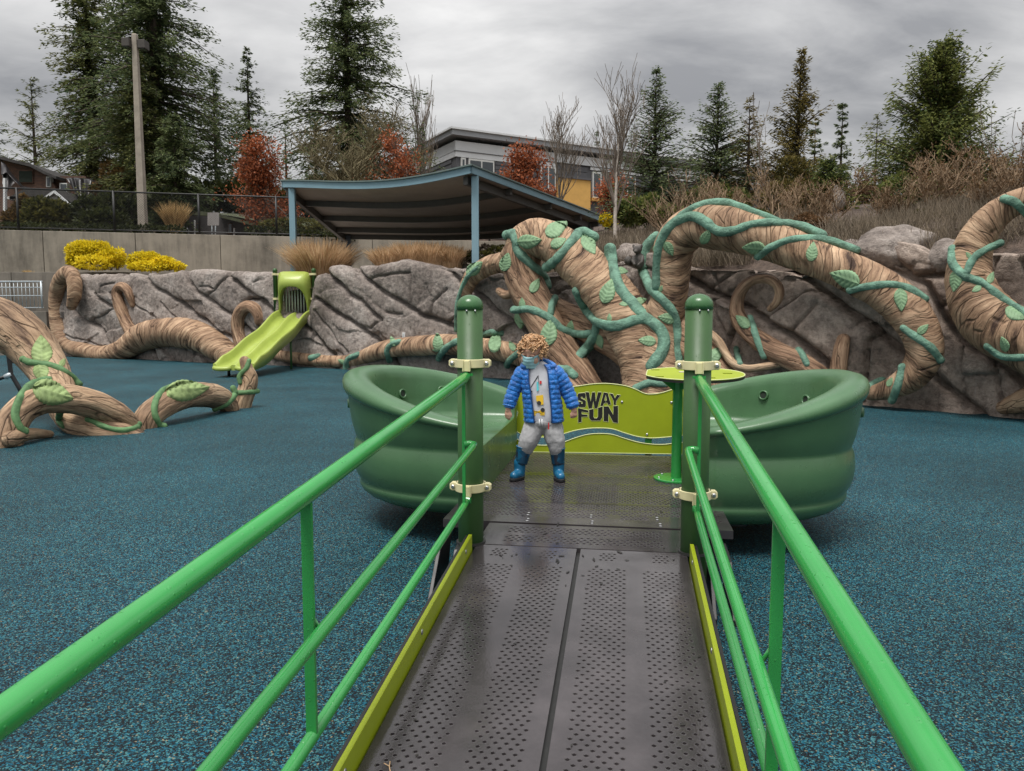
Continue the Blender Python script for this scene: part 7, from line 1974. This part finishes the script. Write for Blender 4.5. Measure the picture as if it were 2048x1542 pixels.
def capsule(mb, pts, rs, n=14):
    """rounded tapered limb"""
    pts = [Vector(p) for p in pts]
    mb.tube(pts, rs, n)
    for p, r in zip(pts, rs): mb.ball(p, r, 12, 8)
def remesh(o, vox, smooth=2, fac=0.5):
    m = o.modifiers.new('fuse', 'REMESH'); m.mode = 'VOXEL'; m.voxel_size = vox; m.use_smooth_shade = True
    if smooth:
        s_ = o.modifiers.new('soft', 'SMOOTH'); s_.iterations = smooth; s_.factor = fac
    return o
HC = Vector((-0.048, -0.012, 0.888))               # head centre
HT = Matrix.Rotation(R(7), 3, 'Y') @ Matrix.Rotation(R(-18), 3, 'Z') @ Matrix.Rotation(R(18), 3, 'X')   # chin down, turned to the viewer's left
hq = lambda x, y, z: HC + HT @ Vector((x, y, z))
body = MB()
body.ball(hq(0, 0.010, 0.012), (0.074, 0.086, 0.088), 28, 20, HT); body.ball(hq(0, -0.030, -0.045), (0.055, 0.052, 0.052), 20, 14, HT)
body.ball(hq(0, -0.045, -0.078), (0.028, 0.026, 0.020), 14, 10, HT)                           # chin
for s_ in (-1, 1):
    body.ball(hq(s_ * 0.036, -0.048, -0.035), (0.030, 0.026, 0.030), 14, 10, HT)              # cheeks
    body.ball(hq(s_ * 0.074, 0.008, -0.018), (0.010, 0.018, 0.026), 12, 10, HT)               # ears
    body.ball(hq(s_ * 0.030, -0.066, 0.022), (0.024, 0.014, 0.010), 12, 8, HT)                # brows
capsule(body, [hq(0, -0.073, 0.004), hq(0, -0.084, -0.018), hq(0, -0.088, -0.026)], [0.009, 0.011, 0.013], 10)   # nose
capsule(body, [(-0.03, 0.012, 0.76), hq(0, 0.015, -0.05)], [0.048, 0.048])
body.ball((0.006, 0.012, 0.64), (0.105, 0.07, 0.14)); body.ball((0.028, 0.01, 0.45), (0.10, 0.07, 0.10))
def hand(w, d, side, curl):
    """palm, four unequal fingers and a thumb; d: pointing direction, side: thumb side"""
    w = Vector(w); d = Vector(d).normalized(); sd_ = (Vector(side) - d * Vector(side).dot(d)).normalized(); nrm = d.cross(sd_)
    if nrm.y < 0: nrm = -nrm          # palm turned back, knuckles to the viewer
    for k, off in enumerate((-0.013, -0.004, 0.005, 0.014)):
        body.ball(w + d * 0.024 + sd_ * off, (0.010, 0.010, 0.010), 10, 8)
        capsule(body, [w + sd_ * off * 0.7, w + d * 0.034 + sd_ * off], [0.012, 0.009], 10)
        ln = (0.026, 0.032, 0.034, 0.030)[k]
        b0 = w + d * 0.036 + sd_ * off * 1.15
        c = curl * (1.25 - 0.12 * k)
        d1 = (d * math.cos(c * 0.6) + nrm * math.sin(c * 0.6)); d2 = (d * math.cos(c * 1.5) + nrm * math.sin(c * 1.5))
        capsule(body, [b0, b0 + d1 * ln * 0.55, b0 + d1 * ln * 0.55 + d2 * ln * 0.55], [0.0068, 0.0062, 0.0052], 8)
    t0 = w + d * 0.010 + sd_ * 0.016
    capsule(body, [t0, t0 + d * 0.018 + sd_ * 0.012, t0 + d * 0.034 + sd_ * 0.012 + nrm * 0.004], [0.009, 0.0075, 0.006], 8)
WL_, WR_ = Vector((-0.213, -0.022, 0.488)), Vector((0.246, -0.022, 0.488))
for sgn, sh_, el_, wr_ in ((-1, (-0.105, 0.005, 0.755), (-0.170, 0.005, 0.625), WL_), (1, (0.110, 0.005, 0.760), (0.198, 0.005, 0.624), WR_)):
    capsule(body, [sh_, el_, wr_], [0.036, 0.028, 0.020])
hand(WL_, (-0.10, -0.10, -1), (1, -0.4, 0), 0.55); hand(WR_, (0.05, -0.12, -1), (-1, -0.5, 0), 1.15)
for x0_, x1_, x2_ in ((-0.02, -0.072, -0.122), (0.085, 0.117, 0.137)):
    capsule(body, [(x0_, 0.005, 0.40), (x1_, -0.005, 0.27), (x1_ * 0.45 + x2_ * 0.55, 0.0, 0.19), (x2_, 0.004, 0.12), (x2_, 0.004, 0.05)], [0.055, 0.042, 0.034, 0.028, 0.024])
remesh(body.build('body', skin, KID, smooth=True), 0.0042, 2)
for s_ in (-1, 1):       # lowered eyelids with lashes
    mb = MB(); mb.ball(hq(s_ * 0.030, -0.0745, 0.004), (0.0145, 0.008, 0.0095), 14, 10, HT); e = mb.build('eyelid', skin, KID, smooth=True)
    mb = MB(); mb.tube([hq(s_ * 0.030 + x, -0.0825 + abs(x) * 0.22, -0.0045 + abs(x) * 0.1) for x in np.linspace(-0.013, 0.013, 7)], 0.0013, 6); mb.build('lashes', ink, e, smooth=True)
# face mask: a pleated shell over nose, mouth and chin
V = []; Fc = []; nu_, nv_ = 22, 14
for j in range(nv_ + 1):
    v = j / nv_
    for i in range(nu_ + 1):
        u = i / nu_ * 2 - 1
        a = u * R(68)
        zz = 0.000 - 0.088 * v + 0.012 * u * u * (1 - 2 * v) - 0.004
        ry = 0.094 * (1 - 0.30 * max(0, v - 0.55) ** 1.2) ; rx = 0.071 - 0.012 * v
        bulge = 0.012 * math.exp(-(u / 0.35) ** 2) * math.exp(-((v - 0.25) / 0.3) ** 2)
        pl = 0.0022 * math.sin(v * PI * 7)
        V.append(hq(math.sin(a) * (rx + pl), -math.cos(a) * (ry + bulge + pl) + 0.004 + 0.004 * u * u, zz))
for j in range(nv_):
    for i in range(nu_): Fc.append((j*(nu_+1)+i, j*(nu_+1)+i+1, (j+1)*(nu_+1)+i+1, (j+1)*(nu_+1)+i))
o = link('face_mask', mesh_np('face_mask', V, Fc, True), mmask, KID); sm = o.modifiers.new('t', 'SOLIDIFY'); sm.thickness = 0.003; sm.offset = 0
for s_ in (-1, 1):
    for z0_ in (-0.008, -0.078):
        mb = MB(); mb.tube([hq(s_ * 0.064, -0.030, z0_), hq(s_ * 0.078, -0.008, (z0_ - 0.02) * 0.5), hq(s_ * 0.083, 0.018, -0.012)], 0.0013, 6); mb.build('ear_loop', M['white'], o)
# curls: short coiled locks standing off a scalp cap
rg = random.Random(77)
mb = MB(); mb.ball(hq(0, 0.014, 0.022), (0.078, 0.090, 0.086), 24, 16, HT)
cap_ = mb
keep = [q_ for q_ in cap_.f]
cv = cap_.v
def on_scalp(p):
    l = HT.transposed() @ (Vector(p) - HC)
    return l.z > 0.012 - 0.55 * max(0, l.y) - (0.0 if l.y > -0.03 else -0.034)
cap_.f = [f for f in cap_.f if all(on_scalp(cv[i]) for i in f)]
hair = cap_.build('hair', mhair, KID, smooth=True)
loc_n = 0
while loc_n < 290:
    v = Vector((rg.gauss(0, 1), rg.gauss(0, 1), rg.gauss(0, 1))).normalized()
    l = Vector((v.x * 0.078, 0.014 + v.y * 0.090, 0.022 + v.z * 0.085))
    if l.z < -0.005 - 0.45 * max(0, l.y) + (0.046 if l.y < -0.045 else 0): continue
    loc_n += 1
    c = HC + HT @ l; n_ = (HT @ v).normalized()
    t1 = n_.cross(Vector((rg.gauss(0, 1), rg.gauss(0, 1), rg.gauss(0, 1)))).normalized(); t2 = n_.cross(t1)
    rc = rg.uniform(0.006, 0.013); turns = rg.uniform(1.2, 2.2); nseg = int(turns * 9)
    dr = (t1 * 0.6 + n_ * 0.45 + Vector((0, -0.15, -0.45))).normalized()
    pts = []
    for k in range(nseg + 1):
        a = 2 * PI * turns * k / nseg
        pts.append(c + n_ * (0.001 + rc * 0.6 + rc * 0.75 * math.sin(a)) + t2 * rc * math.cos(a) + dr * 0.030 * k / nseg)
    mb = MB(); mb.tube(pts, [0.0018 + 0.0024 * math.sin(PI * min(1, 0.15 + 0.85 * k / nseg)) for k in range(nseg + 1)], 6)
    mb.build('curl', mhair, hair, smooth=True)
# shirt
def ring_loft(rows, nphi, phi0, phi1, fn):
    V = []; Fc = []
    for i, r_ in enumerate(rows):
        for k in range(nphi + 1):
            V.append(fn(r_, phi0 + (phi1 - phi0) * k / nphi))
    n = nphi + 1
    for i in range(len(rows) - 1):
        for k in range(nphi): Fc.append((i*n+k, i*n+k+1, (i+1)*n+k+1, (i+1)*n+k))
    return V, Fc
def torso(z):
    """centre x, half width, half depth of the trunk at height z"""
    t = [(0.36, 0.036, 0.118, 0.085), (0.42, 0.036, 0.128, 0.098), (0.50, 0.030, 0.126, 0.100), (0.60, 0.018, 0.124, 0.098), (0.68, 0.008, 0.128, 0.092), (0.74, 0.004, 0.126, 0.082), (0.78, 0.000, 0.108, 0.070), (0.805, -0.008, 0.078, 0.058), (0.825, -0.016, 0.055, 0.050)]
    zs_ = [a[0] for a in t]
    return [float(np.interp(z, zs_, [a[k] for a in t])) for k in (1, 2, 3)]
def tp_(z, phi, g):
    cx, a, b = torso(z); s_, c = math.sin(phi), math.cos(phi)
    return Vector((cx + (a + g) * math.copysign(abs(s_) ** 0.85, s_), 0.008 - (b + g) * math.copysign(abs(c) ** 0.85, c), z))
V, Fc = ring_loft(np.linspace(0.415, 0.825, 40), 64, 0, 2 * PI, lambda z, p: tp_(z, p, -0.010 + 0.004 * noise.noise(Vector((math.sin(p) * 3, math.cos(p) * 3, z * 14)))))
link('shirt', mesh_np('shirt', V, Fc, True), msh, KID)
shirt = KID.children[-1]
# printed crane truck on the shirt, a thin layer on the cloth
def decal(name, pts, mat, g=-0.0035):
    vs = []
    for x, z in pts:
        cx, a, b = torso(z); s_ = max(-0.98, min(0.98, (x - cx) / (a + g))); s_ = math.copysign(abs(s_) ** (1 / 0.85), s_)
        vs.append(tp_(z, math.asin(s_), g))
    mb = MB(); mb.prism(vs, (0, 0.002, 0)); return mb.build(name, mat, shirt)
zz = lambda x, y: ((x - 800) * 0.000855, (1370 - y) * 0.000855)
decal('printed_truck', [zz(*p) for p in [(778, 675), (835, 668), (838, 745), (815, 748), (780, 715)]], yel)
decal('printed_truck', [zz(*p) for p in [(748, 792), (790, 800), (846, 778), (848, 832), (750, 838)]], yel)
decal('printed_crane', [zz(*p) for p in [(735, 604), (793, 512), (797, 515), (739, 610)]], ink); decal('printed_crane', [zz(*p) for p in [(795, 514), (798, 514), (799, 575), (796, 575)]], ink)
decal('printed_mark', [zz(*p) for p in [(806, 556), (822, 556), (822, 580), (806, 580)]], red); decal('printed_mark', [zz(*p) for p in [(782, 560), (796, 570), (800, 630), (784, 640)]], aqua)
for cx_, cy_, r_ in ((802, 733, 17), (832, 788, 17), (742, 642, 7)):
    decal('printed_wheel', [zz(cx_ + r_ * math.cos(a), cy_ + r_ * math.sin(a)) for a in np.linspace(0, 2 * PI, 13)[:-1]], ink, -0.0015)
# quilted jacket, open at the front
def puff(z, phi, pitch=0.0335):
    r_ = (z - 0.40) / pitch; f = abs(math.sin(PI * r_)) ** 0.38; row = int(math.floor(r_))
    k = abs(math.sin(phi * 5.5 + (row % 2) * 1.57)) ** 0.5
    return 0.006 + 0.0070 * f * (0.45 + 0.55 * k) + 0.005 * noise.noise(Vector((math.sin(phi) * 7, math.cos(phi) * 7, z * 40)))
def opening(z): return float(np.interp(z, [0.41, 0.5, 0.62, 0.75, 0.81], [0.42, 0.46, 0.48, 0.50, 0.62]))
V = []; Fc = []; zs_ = np.linspace(0.405, 0.808, 120); nph = 96
for z in zs_:
    o0 = opening(z)
    for k in range(nph + 1):
        t = k / nph
        p = -(-o0 * 0.80 - (2 * PI - o0 * 1.85) * t)
        edge = min(1, min(t, 1 - t) * 26)
        V.append(tp_(z, p, puff(z, p) * (0.35 + 0.65 * edge)))
n = nph + 1
for i in range(len(zs_) - 1):
    for k in range(nph): Fc.append((i*n+k, i*n+k+1, (i+1)*n+k+1, (i+1)*n+k))
jk = link('jacket', mesh_np('jacket', V, Fc, True), mj, KID); sm = jk.modifiers.new('t', 'SOLIDIFY'); sm.thickness = 0.009; sm.offset = -1
for sgn, P3 in ((-1, [(-0.098, 0.008, 0.768), (-0.128, 0.004, 0.725), (-0.155, 0.004, 0.665), (-0.176, 0.002, 0.61), (-0.196, -0.010, 0.55), (-0.210, -0.020, 0.500)]), (1, [(0.098, 0.008, 0.772), (0.138, 0.004, 0.725), (0.175, 0.004, 0.665), (0.202, 0.002, 0.61), (0.226, -0.010, 0.55), (0.243, -0.020, 0.500)])):
    Q = catmull(P3, 16); pts = [Vector(q_) for q_ in Q]; m_ = len(pts)
    fr = frames(pts); V = []; Fc = []; ln = 0; ns_ = 30
    for i, (p, (s_, u_2)) in enumerate(zip(pts, fr)):
        if i: ln += (p - pts[i-1]).length
        t = i / (m_ - 1); base_r = 0.052 - 0.010 * t + (0.0 if t > 0.12 else -0.012 * (1 - t / 0.12))
        f = abs(math.sin(PI * ln / 0.034)) ** 0.38
        if t > 0.955: base_r -= 0.010; f = 0.6
        for k in range(ns_):
            a = 2 * PI * k / ns_
            V.append(p + (s_ * math.cos(a) + u_2 * math.sin(a)) * (base_r - 0.003 + 0.0075 * f * (0.7 + 0.3 * abs(math.sin(a * 2.5 + int(ln / 0.034) * 1.3)) ** 0.5) + 0.0045 * noise.noise(Vector((math.cos(a) * 3, math.sin(a) * 3, ln * 45)))))
    for i in range(m_ - 1):
        for k in range(ns_): Fc.append((i*ns_+k, i*ns_+(k+1) % ns_, (i+1)*ns_+(k+1) % ns_, (i+1)*ns_+k))
    sl = link('sleeve', mesh_np('sleeve', V, Fc, True), mj, jk); sm = sl.modifiers.new('t', 'SOLIDIFY'); sm.thickness = 0.006; sm.offset = -1
# folded hood behind the neck and two collar rolls
mb = MB()
pts = [tp_(0.79 + 0.028 * math.sin(max(0, -math.cos(p))* PI / 2), p, 0.016) for p in np.linspace(0.75, 2 * PI - 0.75, 26)]
mb.tube(pts, [0.012 + 0.016 * math.sin(PI * i / 25) for i in range(26)], 14)
mb.ball((-0.01, 0.070, 0.795), (0.085, 0.035, 0.040), 18, 12)
remesh(mb.build('hood', mj, jk, smooth=True), 0.006, 2)
for sgn in (-1, 1):       # zip edges
    zl = np.linspace(0.408, 0.80, 40); mb = MB()
    P3 = []
    for z in zl:
        o0 = opening(z); p = o0 * 0.80 if sgn > 0 else -o0 * 1.05
        P3.append(tp_(z, p, 0.008))
    mb.tube(P3, 0.0045, 8); mb.build('zip_edge', simple('navy zip', (0.005, 0.045, 0.17), 0.5), jk, smooth=True)
mb = MB(); mb.box((0.064, -0.104, 0.365), (0.072, -0.101, 0.412)); mb.build('pull_tag', red, jk)
# trousers
mb = MB()
mb.ball((0.034, 0.012, 0.405), (0.122, 0.094, 0.062), 24, 14)
capsule(mb, [(-0.022, 0.010, 0.385), (-0.046, -0.004, 0.325), (-0.068, -0.012, 0.275), (-0.088, -0.004, 0.225), (-0.096, 0.0, 0.200)], [0.078, 0.072, 0.068, 0.060, 0.050], 20)
capsule(mb, [(0.088, 0.010, 0.385), (0.104, -0.004, 0.325), (0.116, -0.012, 0.275), (0.124, -0.004, 0.225), (0.126, 0.0, 0.200)], [0.078, 0.072, 0.068, 0.060, 0.050], 20)
tro = remesh(mb.build('trousers', mtr, KID, smooth=True), 0.006, 3)
tx = bpy.data.textures.new('folds', 'CLOUDS'); tx.noise_scale = 0.07; tx.noise_depth = 2
dm = tro.modifiers.new('folds', 'DISPLACE'); dm.texture = tx; dm.strength = 0.013; dm.mid_level = 0.5
for x in (0.004, 0.022):
    mb = MB(); mb.tube([(x, -0.094, 0.435), (x + 0.001, -0.1, 0.41), (x + 0.004, -0.098, 0.385)], 0.0042, 8); mb.build('drawstring', M['white'], tro, smooth=True)
# boots
for sgn, top, ank, toe in ((-1, (-0.100, 0.002, 0.222), (-0.132, 0.004, 0.060), (-0.48, -0.88)), (1, (0.130, 0.002, 0.214), (0.141, 0.004, 0.060), (0.14, -0.99))):
    top = Vector(top); ank = Vector(ank); td = Vector((toe[0], toe[1], 0)).normalized()
    mb = MB()
    capsule(mb, [ank + Vector((0, 0, 0.055)), ank, ank + Vector((0, 0, -0.030))], [0.042, 0.040, 0.037], 20)
    capsule(mb, [ank + Vector((0, 0, -0.026)), ank + td * 0.045 + Vector((0, 0, -0.024)), ank + td * 0.080 + Vector((0, 0, -0.027))], [0.034, 0.034, 0.030], 18)
    bo = remesh(mb.build('boot', mboot, KID, smooth=True), 0.0055, 2)
    mb = MB(); d_ = top - ank; N_ = 10
    P3 = [ank + d_ * (0.30 + 0.70 * i / N_) for i in range(N_ + 1)]
    mb.tube(P3, [0.0445 + 0.010 * (i / N_) for i in range(N_ + 1)], 26, cap=False); sh = mb.build('boot_shaft', mcamo, bo, smooth=True); sm = sh.modifiers.new('t', 'SOLIDIFY'); sm.thickness = 0.005
    mb = MB(); mb.tube([P3[-1] + (frames(P3)[-1][0] * math.cos(a) + frames(P3)[-1][1] * math.sin(a)) * 0.0545 for a in np.linspace(0, 2 * PI, 27)], 0.0045, 8); mb.build('boot_rim', mboot, bo, smooth=True)
    sv = Vector((-td.y, td.x, 0)); out_ = []
    for k in range(28):
        a = 2 * PI * k / 28; lx = 0.040 + 0.083 * math.cos(a); wy = 0.039 * math.sin(a) * (1 - 0.10 * math.cos(a))
        q_ = ank + td * lx + sv * wy; out_.append(Vector((q_.x, q_.y, 0.0)))
    mb = MB(); mb.prism(out_, (0, 0, 0.020)); mb.build('boot_sole', msole, bo, bevel=0.004)

# ================================================================== litter on the wet plates
rg = random.Random(4); mb = MB()
for i in range(70):
    u = rg.uniform(-2.6, 1.4) if i < 55 else rg.uniform(-0.4, 0.3); v = rg.choice([-1, 1]) * rg.uniform(0.02, 0.5)
    z = rz_(u) + 0.0028; c = G(u, v, z); s_ = rg.uniform(0.003, 0.009); k = rg.randint(5, 8); st = rg.uniform(1, 3.2); a0 = rg.uniform(0, PI)
    pts = []
    for j in range(k):
        a = 2 * PI * j / k; rr2 = s_ * rg.uniform(0.4, 1.1); x = math.cos(a) * rr2 * st; y = math.sin(a) * rr2
        pts.append(c + VV * (x * math.cos(a0) - y * math.sin(a0)) + UV * (x * math.sin(a0) + y * math.cos(a0)) + Vector((0, 0, (x * math.sin(a0) + y * math.cos(a0)) * (SL if u < 0 else 0))))
    mb.prism(pts, (0, 0, 0.0006))
tag(mb.build('leaf_litter', simple('rotting leaf bits', (0.014, 0.012, 0.010), 0.4, var=0.6, vscale=30)), 'scraps of dark rotting leaf scattered over the ramp', 'litter', kind='stuff')
tw = empty('fallen_twig', G(-1.72, -0.43, rz_(-1.72) + 0.006), RZ + 0.5, 'tiny pale forked twig lying on the left ramp plate', 'twig')
mb = MB(); mb.tube([(0, -0.025, 0), (0.002, 0.0, 0.002), (0.008, 0.02, 0.003)], 0.0016, 6); mb.tube([(0.002, 0.0, 0.002), (-0.01, 0.016, 0.004)], 0.0013, 6); mb.build('twig_fork', M['drygrass'], tw)
